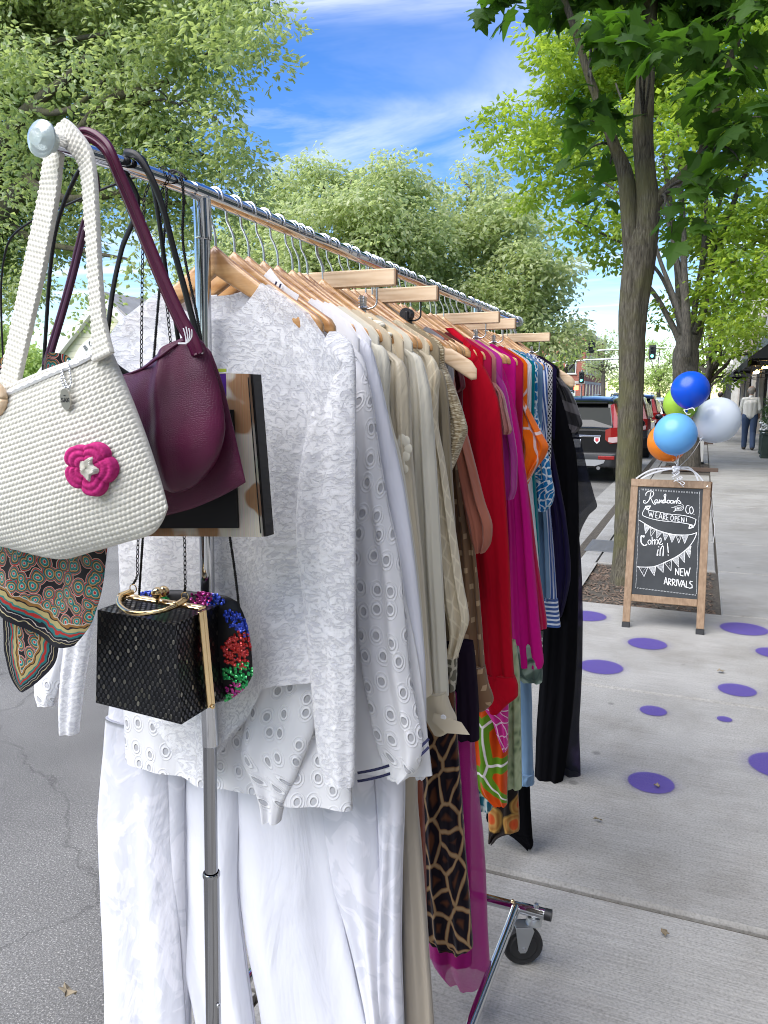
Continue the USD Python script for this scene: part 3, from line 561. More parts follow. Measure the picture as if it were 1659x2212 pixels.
def shop(label, y0, y1, h, wallm, seed, floors=2):
    t = thing('shop_building', label, 'building', (2.2, y0, 0)); r = random.Random(seed)
    part(t, 'wall', box((7.2, (y0 + y1) / 2, h / 2 - .1), (9.9, y1 - y0 - .01, h + .2)), wallm, smooth=False)
    part(t, 'cornice', [box((2.13, (y0 + y1) / 2, h - .22), (.34, y1 - y0 - .02, .26), bev=.03), box((2.06, (y0 + y1) / 2, h + .02), (.5, y1 - y0 - .02, .18), bev=.03)], 'limestone', smooth=False)
    n = max(2, int((y1 - y0) / 4.6)); w = (y1 - y0) / n
    for i in range(n + 1):
        yy_ = min(max(y0 + i * w, y0 + .28), y1 - .28)
        part(t, 'pilaster', [box((2.17, yy_, 1.75), (.2, .42, 3.3), bev=.02), box((2.15, yy_, .2), (.3, .52, .5), bev=.02), box((2.15, yy_, 3.42), (.3, .52, .16), bev=.02)], 'limestone', smooth=False)
    part(t, 'fascia', box((2.2, (y0 + y1) / 2, 3.75), (.1, y1 - y0 - .05, .44)), 'trim_dark', smooth=False)
    for i in range(n):
        yc = y0 + (i + .5) * w
        window(t, (2.22, yc - .5, 1.75), w - 2.4, 2.3, (-1, 0, 0), ('trim_dark', 'window_glass'), 0)
        d = part(t, 'door', box((2.23, yc + w / 2 - .95, 1.1), (.06, .95, 2.2)), 'trim_dark', smooth=False)
        part(d, 'pane', box((2.19, yc + w / 2 - .95, 1.3), (.02, .66, 1.5)), 'window_glass', smooth=False); part(d, 'handle', box((2.17, yc + w / 2 - 1.3, 1.05), (.04, .03, .3)), 'steel', smooth=False)
        for fl in range(1, floors):
            for q in (-.24, .24): window(t, (2.22, yc + q * w, 3.3 * fl + 2.6), 1.1, 1.9, (-1, 0, 0))
    return t
shop('long grey stone shop row on the right whose roof shades the pavement', -34, 30.4, 5.5, 'limestone', 1, floors=1)
shop('pale limestone shopfront with pilasters beyond the black awning', 30.5, 41, 7.6, 'limestone', 2)
shop('tan brick shop building farther down the pavement', 41.1, 58, 8.2, 'brick_tan', 3)
b = thing('shop_building', 'farthest shop building past the side street', 'building', (2.2, 76, 0))
part(b, 'wall', box((7.2, 95, 4), (9.9, 38, 8.2)), 'limestone', smooth=False)
for i in range(8): window(b, (2.22, 78.5 + i * 4.4, 5.5), 1.4, 2, (-1, 0, 0)); window(b, (2.22, 78.5 + i * 4.4, 1.8), 2.6, 2.3, (-1, 0, 0), ('trim_dark', 'window_glass'), 0)
def awning(y0, y1, x1, z1, z0, label, group=None):
    t = thing('awning', label, 'awning', (2.0, y0, z0), group)
    a = [(2.06, z1), (x1, z0)]
    v = np.array([(x, yy_, z - dz) for yy_ in (y0, y1) for dz in (0, .015) for x, z in a]); 
    part(t, 'canopy', trimesh.convex.convex_hull(v), 'awning_black', smooth=False)
    for yy_ in (y0, y1):
        part(t, 'side_panel', trimesh.convex.convex_hull(np.array([(2.06, yy_ + d, z1 - .02) for d in (.004, .014)] + [(x1 + .02, yy_ + d, z0 - .01) for d in (.004, .014)] + [(2.06, yy_ + d, z0 - .01) for d in (.004, .014)])), 'awning_black', smooth=False)
    part(t, 'valance', box((x1 - .006, (y0 + y1) / 2, z0 - .11), (.012, y1 - y0, .2)), 'awning_black', smooth=False)
    part(t, 'strut', [tube([(2.1, yy_ + .06, z0 - .3), (x1 + .02, yy_ + .06, z0 - .02)], .014, 6) for yy_ in (y0, y1 - .12)], 'trim_dark')
    return t
awning(23.4, 29.5, 1.05, 3.35, 2.55, 'nearest black fabric awning above the walking man')
awning(32.2, 36.6, .98, 3.3, 2.5, 'second black awning on the limestone shopfront')
awning(42.2, 47.5, .95, 3.3, 2.5, 'third black awning on the tan brick shop')
awning(50.0, 55.0, .95, 3.3, 2.5, 'farthest black awning down the row of shops')
mat('lamp_glow', {"e": ("emission", {"color": (1, .62, .22), "strength": 14})}, [], surface='e.emission')
mat('lamp_glass', {"t": ("transparent_bsdf", {}), "g": ("glossy_bsdf", {"roughness": .03}), "f": ("fresnel", {}), "m": ("mix_closure", {})}, [("f.fac", "m.fac"), ("t.BSDF", "m.closure1"), ("g.BSDF", "m.closure2")], surface='m.closure')
def lantern(x, y_, z, lab):
    t = thing('lantern', lab, 'lantern', (x, y_, z))
    w, h = .26, .36
    part(t, 'frame', [box((x + a * w / 2, y_ + c * w / 2, z), (.02, .02, h)) for a in (-1, 1) for c in (-1, 1)] + [box((x, y_, z - h / 2), (w + .03, w + .03, .025)), box((x, y_, z + h / 2), (w + .05, w + .05, .025))], 'trim_dark', smooth=False)
    part(t, 'cap', lathe([(0, .16), (.05, .14), (.2, 0), (0, 0)], 4, (x, y_, z + h / 2 + .012)), 'trim_dark', smooth=False)
    part(t, 'chain', tube([(x, y_, z + h / 2 + .1), (x, y_, z + h / 2 + .34)], .012, 6), 'trim_dark')
    for i in range(4):
        a = i * math.pi / 2 + .5; part(t, 'bulb', sphere((x + .06 * math.cos(a), y_ + .06 * math.sin(a), z - .02), .026, 1, (1, 1, 1.5)), 'lamp_glow')
    for a, c in ((-1, 0), (1, 0), (0, -1), (0, 1)): part(t, 'pane', box((x + a * w / 2, y_ + c * w / 2, z), (.004 if a else w - .03, .004 if c else w - .03, h - .04)), 'lamp_glass', smooth=False)
p = at(1652, 792, 23.8); lantern(p[0] + .02, 23.8, p[2], 'lit black lantern with amber bulbs hanging under the awning, nearer one')
p = at(1634, 803, 25.4); lantern(p[0], 25.4, p[2], 'lit black lantern with amber bulbs hanging under the awning, farther one')
# planters
noisy('planter_green', (.016, .03, .024), (.03, .05, .04), scale=5, rough=.6)
leafmat('leaf_shrub', (.02, .055, .014), (.055, .11, .025), (.1, .22, .03), .3)
plain('petal_white', (.75, .76, .74), .7)
PS = [spray_mesh('oval', 26, .11, .05, 200 + s, .9) for s in range(3)]
def planter(x, y_, w, h, label, top):
    t = thing('planter', label, 'planter', (x, y_, 0))
    part(t, 'box', [box((x, y_, h / 2 + .02), (w, w, h - .04), bev=.01), box((x, y_, h - .02), (w + .05, w + .05, .05), bev=.008), box((x, y_, .03), (w + .03, w + .03, .06), bev=.008)], 'planter_green', smooth=False)
    for a in (-1, 1): part(t, 'panel', [box((x - w / 2 - .004, y_ + a * w / 4, h / 2), (.012, w * .36, h * .62)), box((x + a * w / 4, y_ - w / 2 - .004, h / 2), (w * .36, .012, h * .62))], 'planter_green', smooth=False)
    r = np.random.default_rng(int(y_ * 10))
    foliage(t, fill([((x, y_, h + (top - h) * .3), w * .42), ((x, y_, h + (top - h) * .6), w * .40), ((x, y_, top - .2), w * .28)], 900, int(y_), .15, -.1, .2), PS, 'leaf_shrub', 5, name='shrub')
    fl = [sphere((x + r.uniform(-1, 1) * w * .55, y_ - w * .45 + r.uniform(-.1, .1), h + r.uniform(0, .22)), r.uniform(.018, .035), 1, (1, 1, .6)) for _ in range(46)]
    part(t, 'white_flowers', fl, 'petal_white', kind='stuff')
planter(1.60, 21.4, .42, .62, 'nearest dark green planter box with a tall shrub and white flowers', 1.55)
planter(1.66, 23.0, .42, .62, 'second dark green planter box with a tall shrub, just behind the nearest', 1.6)

# ---------------------------------------------------------------- buildings across and beyond
def brick_corner():
    t = thing('brick_building', 'red brick two-storey building with pale lintels at the far corner', 'building', (-26, 92, ROADZ))
    x0, x1, y0 = -42., at(1262, 830, 92)[0], 92.
    H = 8.6
    part(t, 'wall', box(((x0 + x1) / 2, y0 + 9, H / 2 - .1), (x1 - x0, 18, H + .2)), 'brick_red', smooth=False)
    part(t, 'cornice', box(((x0 + x1) / 2, y0 + 8.9, H + .1), (x1 - x0 + .5, 18.4, .5)), 'limestone', smooth=False)
    part(t, 'base_course', box(((x0 + x1) / 2, y0 + 8.95, .45), (x1 - x0 + .1, 18.1, 1.2)), 'limestone', smooth=False)
    part(t, 'band', box(((x0 + x1) / 2, y0 + 8.97, 3.2), (x1 - x0 + .08, 18.1, .3)), 'limestone', smooth=False)
    for k in range(9):
        for z in (1.9, 5.3): window(t, (x1 - 1.6 - k * 2.3 - (.9 if k > 1 else 0), y0 - .01, z), 1.25, 2.2, (0, -1, 0))
    for k in range(6):
        for z in (1.9, 5.3): window(t, (x1 + .01, y0 + 1.6 + k * 2.8, z), 1.25, 2.2, (1, 0, 0))
brick_corner()
plain('cream_siding', (.62, .60, .44), .7)
plain('letter_grey', (.16, .16, .17), .6)
def pavilion():
    Y = 21.0; c = at(232, 800, Y); cx = c[0]
    t = thing('pavilion', 'cream sided pavilion with white arched gable and lettering behind the bag straps', 'building', (cx, Y, ROADZ))
    zt = at(232, 652, Y)[2] - 1.15; W = 3.4
    for sgn in (-1, 1):   # gable planks, laid one above the other
        pass
    za = at(232, 742, Y)[2] - .32; R0 = 1.25
    zb, n = 1.5, 14
    apex = zt + 1.15
    for i in range(n):
        z0, z1 = zb + (apex - zb) * i / n, zb + (apex - zb) * (i + 1) / n
        hw = min(W, (apex - z0) / .86); 
        ax = math.sqrt(max(R0 ** 2 - max(z0 - (za - R0 + .32), 0) ** 2, 0)) if z0 < za - R0 + .32 + R0 else 0
        for sgn in (-1, 1):
            if hw > ax + .05: part(t, 'plank', beam((cx + sgn * (ax + (hw - ax) / 2) - (hw - ax) / 2, Y + .05, (z0 + z1) / 2), (cx + sgn * (ax + (hw - ax) / 2) + (hw - ax) / 2, Y + .05, (z0 + z1) / 2), .05, z1 - z0 - .008), 'cream_siding', smooth=False)
    for sgn in (-1, 1):
        part(t, 'barge_board', beam((cx, Y - .1, apex + .12), (cx + sgn * (W + .5), Y - .1, apex + .12 - (W + .5) * .86), .2, .22), 'trim_white', smooth=False)
        part(t, 'post', box((cx + sgn * 2.9, Y, .9), (.35, .35, 2.1), bev=.02), 'trim_white', smooth=False)
    part(t, 'roof', [beam((cx + sgn * .0, Y + 2.4, apex + .30), (cx + sgn * (W + .6), Y + 2.4, apex + .30 - (W + .6) * .86), 4.9, .1) for sgn in (-1, 1)], 'stucco_grey', smooth=False)
    zc = za - R0 + .32; a = np.linspace(0, np.pi, 33)
    for r0, r1, nm in ((R0 - .06, R0 + .30, 'arch'),):
        v = np.array([(cx + r * math.cos(q), Y - d, zc + r * math.sin(q)) for q in a for r, d in ((r0, -.05), (r0, .12), (r1, .12), (r1, -.05))]); m = trimesh.Trimesh(v, grid_faces(4, 33, wrap=True), process=False); m.fix_normals()
        part(t, nm, m, 'trim_white', smooth=False)
    part(t, 'wall', box((cx, Y + 4.4, 1.2), (5.6, .2, 2.6)), 'cream_siding', smooth=False)
    s = 'BOARD W'; 
    for i, chh in enumerate(s):
        if chh == ' ': continue
        q = math.pi / 2 + .62 - i * .19 
        m = meshkit.text_mesh(chh, .17, .02); m.apply_translation((-.06, -.085, 0))
        rad = R0 + .12; T = frame((cx + rad * math.cos(q), Y - .125, zc + rad * math.sin(q)), (math.sin(q), 0, -math.cos(q)), (math.cos(q), 0, math.sin(q)))
        m.apply_transform(T); part(t, 'letter', m, 'letter_grey', smooth=False)
pavilion()
plain('lamp_green', (.02, .5, .35), .3, emission_color=(.1, 1, .72), emission_strength=2.2)
plain('lamp_off', (.03, .03, .03), .3)
plain('lamp_red', (.6, .06, .02), .3, emission_color=(1, .12, .05), emission_strength=2.0)
plain('signal_black', (.02, .022, .02), .5)
def signal(c, lab, lit=2, s=1.0, side=False):
    c = np.array(c); t = thing('traffic_light', lab, 'traffic light', c)
    part(t, 'housing', box(c, (.36 * s, .26 * s, 1.08 * s), bev=.02), 'signal_black', smooth=False)
    part(t, 'backplate', box(c + (0, .02, 0), (.62 * s, .02, 1.34 * s)), 'signal_black', smooth=False)
    for i in range(3):
        z = c[2] + (.34 - .34 * i) * s
        m = lathe([(0, .03), (.10 * s, .02), (.13 * s, 0), (0, 0)], 14); m.apply_transform(trimesh.transformations.rotation_matrix(math.pi / 2, (1, 0, 0))); m.apply_translation((c[0], c[1] - .135 * s, z))
        l = part(t, 'lens', m, 'lamp_green' if (lit == 2 and i == 2) else 'lamp_off', smooth=True)
        vv = np.array([(c[0] + .15 * s * math.cos(q), c[1] - .135 * s - d, z + .15 * s * math.sin(q)) for d in (0, .2 * s) for q in np.linspace(-.3, math.pi + .3, 12)])
        part(l, 'visor', trimesh.Trimesh(vv, grid_faces(12, 2), process=False), 'signal_black', smooth=False)
    return t
c1 = at(1277, 747, 63.5)
t = thing('signal_mast', 'grey traffic signal mast arm reaching across the far intersection', 'mast', (-16, 63.6, ROADZ))
pe = at(1112, 800, 63.5)
part(t, 'pole', tube([(pe[0], 63.7, ROADZ), (pe[0], 63.7, 7.2)], [.16, .11], 12), 'zinc')
z_ = at(1277, 778, 63.5)[2]
part(t, 'arm', tube([(pe[0], 63.7, z_ - .35), (c1[0], 63.7, z_ + .05), (c1[0] + 4.2, 63.7, z_ + .1)], [.1, .07, .05], 10), 'zinc')
signal((c1[0], 63.5, c1[2] + .1), 'dark traffic light on the mast arm left of the near trunk', lit=9)
c2 = at(1409, 768, 66); signal(c2 + (0, 0, .25), 'traffic light showing green between the two street trunks', s=.85)
t = thing('signal_mast', 'thin dark arm holding the green traffic light', 'mast', (c2[0], 66.2, ROADZ))
part(t, 'arm', tube([(c2[0] - 5.2, 66.2, c2[2] + .5), (c2[0] + 2.2, 66.2, c2[2] + .62)], .05, 8), 'zinc'); part(t, 'pole', tube([(c2[0] + 2.2, 66.2, ROADZ), (c2[0] + 2.2, 66.2, c2[2] + 1.6)], [.14, .1], 10), 'zinc')
c3 = at(1256, 820, 74); signal(c3 + (0, 0, .2), 'small traffic light showing green on a post before the brick building', s=.8)
t = thing('signal_post', 'far signal post with a red walking signal', 'post', (c3[0], 74.2, ROADZ)); part(t, 'post', tube([(c3[0], 74.2, ROADZ), (c3[0], 74.2, c3[2] + .9)], .08, 10), 'zinc')
part(t, 'walk_signal', box((c3[0] - .45, 74.0, c3[2] - .75), (.4, .2, .42), bev=.02), 'lamp_red', smooth=False)

# ---------------------------------------------------------------- parked cars
def carpaint(n, c): plain(n, c, .25, .3, coat=1.0, coat_roughness=.03)
plain('paint_black', (.005, .005, .006), .14, 0, .3, .35, coat_roughness=.03); carpaint('paint_charcoal', (.035, .037, .04)); carpaint('paint_silver', (.42, .43, .45)); carpaint('paint_white', (.72, .72, .72)); carpaint('paint_blue', (.05, .09, .18)); carpaint('paint_red', (.25, .02, .02))
plain('car_glass', (.006, .010, .009), .12, spec=.12)
plain('lens_red', (.22, .006, .006), .2)
plain('lens_clear', (.42, .30, .30), .2)
plain('trim_grey', (.27, .275, .28), .4)
plain('plate_white', (.7, .71, .74), .5)
def loftx(rings, close=True):
    R = np.array(rings); n = R.shape[1]; v = R.reshape(-1, 3); f = [grid_faces(n, len(R), wrap=True)]
    k = np.arange(1, n - 1); o = (len(R) - 1) * n
    f += [np.c_[np.zeros_like(k), k + 1, k], np.c_[np.full_like(k, o), o + k, o + k + 1]]
    m = trimesh.Trimesh(v, np.vstack(f), process=False); m.fix_normals(); return m
def sect(y, hw0, hw1, z0, z1, crown=.02, n=7, rb=.08):
    """half section with rounded shoulders, mirrored"""
    a = np.linspace(0, math.pi / 2, n)
    R_ = [(hw0 - rb + rb * math.sin(q), z0 + rb - rb * math.cos(q)) for q in a] + [(hw1 - rb + rb * math.cos(q), z1 - rb + rb * math.sin(q)) for q in a]
    R_ += [(hw1 * .45, z1 + crown)]
    L_ = [(-x, z) for x, z in R_[::-1]]
    return [(x, y, z) for x, z in R_ + L_]
def make_car(loc, paint, label, L=4.55, W=.91, H=1.64, kind='suv', group=None, simple=False):
    """a car facing +y; the rear bumper is at y = 0"""
    t = thing('parked_car', label, 'car', loc, group)
    k = H / 1.64
    belt = 1.0 * k
    st = [(0.03, .82, .84, .42, belt - .03), (.10, .87, .89, .36, belt + .01), (.45, W, W, .30, belt + .02), (1.2, W, W - .01, .27, belt), (2.6, W, W - .01, .27, belt - .02), (3.3, W, W - .03, .28, belt - .06), (4.0, W - .02, W - .10, .30, .90 * k), (4.38, W - .10, W - .2, .36, .80 * k), (L, .62, .60, .45, .70 * k)]
    part(t, 'body', loftx([sect(*s) for s in st]), paint, smooth=35, local=True)
    if kind == 'suv': cb = [(.16, .80, .74, belt - .05, belt + .06), (.30, .84, .70, belt - .05, H * .90), (.46, .85, .69, belt - .05, H * .965), (1.0, .855, .69, belt - .05, H), (2.0, .855, .69, belt - .05, H * .995), (2.55, .85, .67, belt - .05, H * .95), (3.25, .83, .72, belt - .06, belt + .05)]
    else: cb = [(.75, .80, .70, belt - .05, belt + .04), (1.15, .82, .62, belt - .05, H * .93), (1.6, .83, .60, belt - .05, H * .99), (2.3, .83, .60, belt - .05, H * .985), (2.7, .82, .62, belt - .05, H * .92), (3.4, .80, .70, belt - .06, belt + .04)]
    part(t, 'roof', loftx([sect(*s, crown=.015, rb=.05) for s in cb]), paint, smooth=35, local=True)
    y0, y1 = cb[0][0], cb[2][0]
    rz0, rz1 = belt + .07, H * .90
    # rear window and side windows, a few millimetres proud of the shell
    if kind == 'suv':
        rw = np.array([(-.70, .175, belt + .05), (.70, .175, belt + .05), (.64, .285, H * .87), (-.64, .285, H * .87)])
    else: rw = np.array([(-.66, .80, belt + .05), (.66, .80, belt + .05), (.56, 1.13, H * .90), (-.56, 1.13, H * .90)])
    def panel(q, d): 
        q = np.array(q); n_ = np.cross(q[1] - q[0], q[3] - q[0]); n_ /= np.linalg.norm(n_); return trimesh.convex.convex_hull(np.vstack([q + n_ * d, q - n_ * .02]))
    part(t, 'rear_window', panel(rw, .016), 'car_glass', smooth=False, local=True)
    ws = np.array([(.70, 3.27, belt + .03), (-.70, 3.27, belt + .03), (-.62, 2.62, H * .93), (.62, 2.62, H * .93)]); part(t, 'windscreen', panel(ws, .012), 'car_glass', smooth=False, local=True)
    for s in (-1, 1):
        for a, b_ in ((.62, 1.35), (1.43, 2.15), (2.22, 2.95)):
            zt = H * .89 if b_ < 2.5 else H * .86
            def sx(z): return s * (np.interp(z, [belt, H], [.858, .70]) + .0)
            q = [(sx(belt + .05), a, belt + .05), (sx(belt + .05), b_, belt + .05), (sx(zt), b_ - (.22 if b_ > 2.5 else 0), zt), (sx(zt), a + (.12 if a < 1 else 0), zt)]
            q = q if s > 0 else q[::-1]
            part(t, 'side_window', panel(q, .012), 'car_glass', smooth=False, local=True)
        # tail lights
        tl = [(s * .905, .20, .80), (s * .70, .055, .80), (s * .70, .07, belt + .02), (s * .905, .26, belt + .02)]
        lo = part(t, 'tail_light', trimesh.convex.convex_hull(np.array([(s * x, y, z) for x, y, z in [(.60, .0, .84), (.60, .005, belt + .02), (.70, -.012, .76), (.70, .0, belt + .06), (.94, .30, .80), (.935, .32, belt + .08), (.88, .03, .78), (.87, .05, belt + .07)]])), 'lens_red', smooth=False, local=True)
        part(lo, 'clear_lens', trimesh.convex.convex_hull(np.array([(s * x, y, z) for x, y, z in [(.66, -.022, .80), (.66, -.018, .88), (.84, -.008, .80), (.85, -.002, .90), (.74, -.022, .78), (.8, .06, .84)]])), 'lens_clear', smooth=False, local=True)
        if kind == 'suv': part(t, 'tail_light', trimesh.convex.convex_hull(np.array([(s * x, y, z) for x, y, z in [(.735, .13, belt), (.90, .36, belt), (.87, .12, belt), (.645, .27, H * .90), (.735, .42, H * .92), (.71, .25, H * .92)]])), 'lens_red', smooth=False, local=True)
        part(t, 'reflector', box((s * .64, -.046, .50), (.30, .03, .07), bev=.01), 'lens_red', smooth=False, local=True)
        part(t, 'mirror', sphere((s * (W + .10), 2.85, belt + .06), .11, 2, (1, .6, .75)), paint, local=True)
        part(t, 'roof_rail', tube([(s * .60, .7, H + .012), (s * .60, .8, H + .05), (s * .60, 2.2, H + .05), (s * .60, 2.35, H + .01)], .016, 8), 'steel', local=True) if kind == 'suv' else None
        for yw in (.86, 3.62):
            c = np.array([s * (W - .10), yw, .34])
            prof = [(.20, -.10), (.30, -.105), (.335, -.085), (.34, 0), (.335, .085), (.30, .105), (.20, .10), (.20, -.10)]
            m = lathe(prof, 28); T = trimesh.transformations.rotation_matrix(math.pi / 2, (0, 1, 0)); m.apply_transform(T); m.apply_translation(c)
            w = part(t, 'wheel', m, 'rubber', local=True)
            rim = lathe([(0, .06), (.05, .06), (.07, .045), (.19, .055), (.205, .09), (.205, -.09), (0, -.09)], 24); 
            if s < 0: rim.apply_transform(np.diag([1, 1, -1, 1]))
            rim.apply_transform(T); rim.apply_translation(c); part(w, 'rim', rim, 'steel', local=True)
            arch = lathe([(.36, -.04), (.40, -.04), (.40, .04), (.36, .04), (.36, -.04)], 28); arch.apply_transform(T); arch.apply_translation((s * (W - .02), yw, .34)); 
            part(t, 'wheel_arch', arch.slice_plane((0, 0, .30), (0, 0, 1)), 'black_plastic', local=True)
    part(t, 'bumper', loftx([sect(-.04, .74, .78, .34, .56, 0, rb=.05), sect(.0, .86, .88, .31, .60, 0, rb=.05), sect(.22, .915, .915, .30, .60, 0, rb=.05)]), 'black_plastic', smooth=40, local=True)
    part(t, 'skid_plate', trimesh.convex.convex_hull(np.array([(x, y, z) for s in (-1, 1) for x, y, z in [(s * .62, -.05, .46), (s * .44, -.055, .34), (s * .44, .1, .30), (s * .62, .1, .44), (s * .60, -.05, .40)]])), 'trim_grey', smooth=False, local=True)
    part(t, 'exhaust', tube([(.5, -.03, .30), (.5, .3, .30)], .035, 12), 'chrome', local=True)
    part(t, 'plate', box((0, .022, .76), (.31, .02, .16), bev=.004), 'plate_white', smooth=False, local=True)
    part(t, 'chrome_strip', box((0, .028, belt - .10), (1.05, .04, .04), bev=.008), 'chrome', smooth=False, local=True)
    part(t, 'emblem', lathe([(0, .008), (.05, .008), (.055, 0), (0, 0)], 18).apply_transform(trimesh.transformations.rotation_matrix(math.pi / 2, (1, 0, 0))).apply_translation((0, .022, belt - .04)), 'chrome', local=True)
    if kind == 'suv': part(t, 'spoiler', box((0, .32, H * .925), (1.2, .22, .035), bev=.012), paint, smooth=False, local=True); part(t, 'antenna', tube([(0, 1.0, H), (0, .85, H + .22)], .006, 6), 'black_plastic', local=True)
    return t
cx0 = -2.28
make_car((cx0, 15.0, ROADZ), 'paint_black', 'black sport utility car parked nearest, seen from behind beside the black dress')
# decal on its tailgate
dk = thing('sticker', 'small white shield sticker with a red mark on the black car tailgate', 'sticker', (cx0 + .45, 15.022, .66))
plain('sticker_red', (.5, .05, .06), .5)
sh = [(-.055, .06), (.055, .06), (.055, -.02), (0, -.075), (-.055, -.02)]
part(dk, 'shield', prism([(x * 1, y * 1) for x, y in sh], .004, frame((cx0 + .45, 15.022, .70), (1, 0, 0), (0, 0, 1))), 'plate_white', smooth=False)
part(dk, 'mark', prism([(x * .55, y * .55) for x, y in sh], .003, frame((cx0 + .45, 15.017, .70), (1, 0, 0), (0, 0, 1))), 'sticker_red', smooth=False)
make_car((cx0 + .08, 21.2, ROADZ), 'paint_charcoal', 'charcoal sport utility car parked just ahead of the black one')
make_car((cx0 + .02, 27.0, ROADZ), 'paint_black', 'dark car third in the parked line, partly hidden by the trunk', H=1.72)
make_car((cx0, 32.6, ROADZ), 'paint_silver', 'silver car fourth in the parked line along the kerb', H=1.48, kind='sedan')
make_car((cx0, 38.2, ROADZ), 'paint_white', 'white car at the far end of the parked line along the kerb', H=1.6)
make_car((cx0, 44.0, ROADZ), 'paint_blue', 'dark blue car last in the parked line before the crossing', H=1.5, kind='sedan')
make_car((-5.6, 30.0, ROADZ), 'paint_white', 'white van-like car with pale roof out in the traffic lane', H=1.85)
make_car((-8.9, 36.5, ROADZ), 'paint_silver', 'silver car on the far side of the street', H=1.5, kind='sedan')
make_car((-8.9, 43.5, ROADZ), 'paint_red', 'dark red car on the far side of the street', H=1.6)

# ---------------------------------------------------------------- people
plain('shirt_white', (.62, .60, .55), .85); plain('jeans', (.035, .06, .12), .85); plain('skin', (.42, .25, .17), .6); plain('hair_grey', (.28, .25, .22), .8); plain('shoe_dark', (.02, .018, .017), .6); plain('jacket_red', (.42, .02, .03), .8); plain('belt_dark', (.02, .017, .015), .5)
def hullchain(js, L=.018, it=6):
    """js: list of (a, ra, b, rb) bones, hulled, joined and smoothed into one surface"""
    M_ = None
    for a, ra, b_, rb in js:
        s1 = m3.Manifold.sphere(ra, 20).translate(tuple(map(float, a))); s2 = m3.Manifold.sphere(rb, 20).translate(tuple(map(float, b_)))
        h = m3.Manifold.hull(s1 + s2); M_ = h if M_ is None else M_ + h
    m = as_mesh(M_.refine_to_length(L)); m.merge_vertices(); trimesh.smoothing.filter_taubin(m, iterations=it); return m
def person(loc, label, shirt, trousers, hair, k=1.0, head_tilt=.02):
    t = thing('person', label, 'person', loc); o = np.array(loc, float)
    def P(x, y_, z): return o + np.array([x, y_, z]) * k
    body = [(P(-.09, 0, .93), .095, P(.09, 0, .93), .095), (P(0, -.01, .98), .10, P(0, -.02, 1.2), .10), (P(-.07, -.02, 1.25), .09, P(.07, -.02, 1.25), .09), (P(-.13, -.02, 1.39), .055, P(.13, -.02, 1.39), .055), (P(0, 0, 1.44), .058, P(0, .015, 1.54), .055)]
    for s, hip, kn, an in ((-1, .0, .10, .16), (1, .0, -.02, -.10)):
        body += [(P(s * .10, 0, .92), .095, P(s * .095, kn, .50), .062), (P(s * .095, kn, .50), .06, P(s * .095, an - (.06 if s > 0 else 0), .09), .042), (P(s * .095, an - (.06 if s > 0 else 0), .06), .04, P(s * .105, an + .13 - (.06 if s > 0 else 0), .035), .035)]
    for s in (-1, 1):
        body += [(P(s * .175, -.02, 1.38), .050, P(s * .235, -.05 * s, 1.13), .045), (P(s * .235, -.05 * s, 1.13), .043, P(s * .225, .12, .95 if s < 0 else 1.0), .034)]
        h = P(s * .225, .15, .92 if s < 0 else .97)
        body += [(h, .036, h + np.array([0, .04, -.05]), .034)] + [(h + np.array([(i - 1.5) * .018, .05, -.055]), .0105, h + np.array([(i - 1.5) * .019, .075, -.115 + .01 * abs(i - 1.5)]), .009) for i in range(4)] + [(h + np.array([-s * .03, .03, -.03]), .012, h + np.array([-s * .045, .075, -.06]), .01)]
    body += [(P(0, .02, 1.62), .088, P(0, .035, 1.67), .092), (P(0, .07, 1.585), .05, P(0, .08, 1.57), .045), (P(0, .12, 1.62), .018, P(0, .135, 1.605), .014)] + [(P(s * .092, .03, 1.64), .017, P(s * .096, .03, 1.61), .015) for s in (-1, 1)]
    part(t, 'body', hullchain(body, .02), 'skin', smooth=True)
    wl, wr, cl_, cr_ = P(-.062, -.005, .955), P(.062, -.005, .955), P(-.085, -.02, 1.29), P(.085, -.02, 1.29)
    sh_ = [(wl, .118 * k, wr, .118 * k), (wl, .118 * k, cl_, .112 * k), (wr, .118 * k, cr_, .112 * k), (wl, .118 * k, cr_, .112 * k), (wr, .118 * k, cl_, .112 * k), (cl_, .112 * k, cr_, .112 * k), (P(0, -.008, .96), .125 * k, P(0, -.02, 1.28), .128 * k), (P(-.13, -.02, 1.39), .072, P(.13, -.02, 1.39), .072), (P(-.10, -.02, 1.28), .10, P(-.12, -.02, 1.38), .075), (P(.10, -.02, 1.28), .10, P(.12, -.02, 1.38), .075), (P(0, 0, 1.42), .075, P(0, 0, 1.47), .064)]
    for s in (-1, 1): sh_ += [(P(s * .180, -.02, 1.39), .066, P(s * .235, -.05 * s, 1.13), .058), (P(s * .235, -.05 * s, 1.13), .057, P(s * .235, .05, 1.06), .055)]
    part(t, 'shirt', hullchain(sh_, .02, 8), shirt, smooth=True)
    tr = [(P(-.085, 0, .95), .122, P(.085, 0, .95), .122)]
    for s, kn, an in ((-1, .10, .16), (1, -.02, -.16)): tr += [(P(s * .095, 0, .90), .115, P(s * .098, kn, .50), .085), (P(s * .098, kn, .50), .083, P(s * .098, an, .10), .07)]
    part(t, 'trousers', hullchain(tr, .02, 8), trousers, smooth=True)
    for s, an in ((-1, .16), (1, -.16)): part(t, 'shoe', hullchain([(P(s * .097, an - .03, .05), .048, P(s * .11, an + .14, .042), .042)], .02), 'shoe_dark', smooth=True)
    part(t, 'hair', hullchain([(P(0, -.005, 1.64), .088, P(0, .01, 1.60), .082), (P(-.03, 0, 1.66), .075, P(.03, 0, 1.66), .075)], .02), hair, smooth=True)
    return t
mp = onz(1615, 972); person((mp[0], mp[1], 0), 'balding man in pale shirt and blue jeans walking away down the pavement', 'shirt_white', 'jeans', 'hair_grey', 1.03)
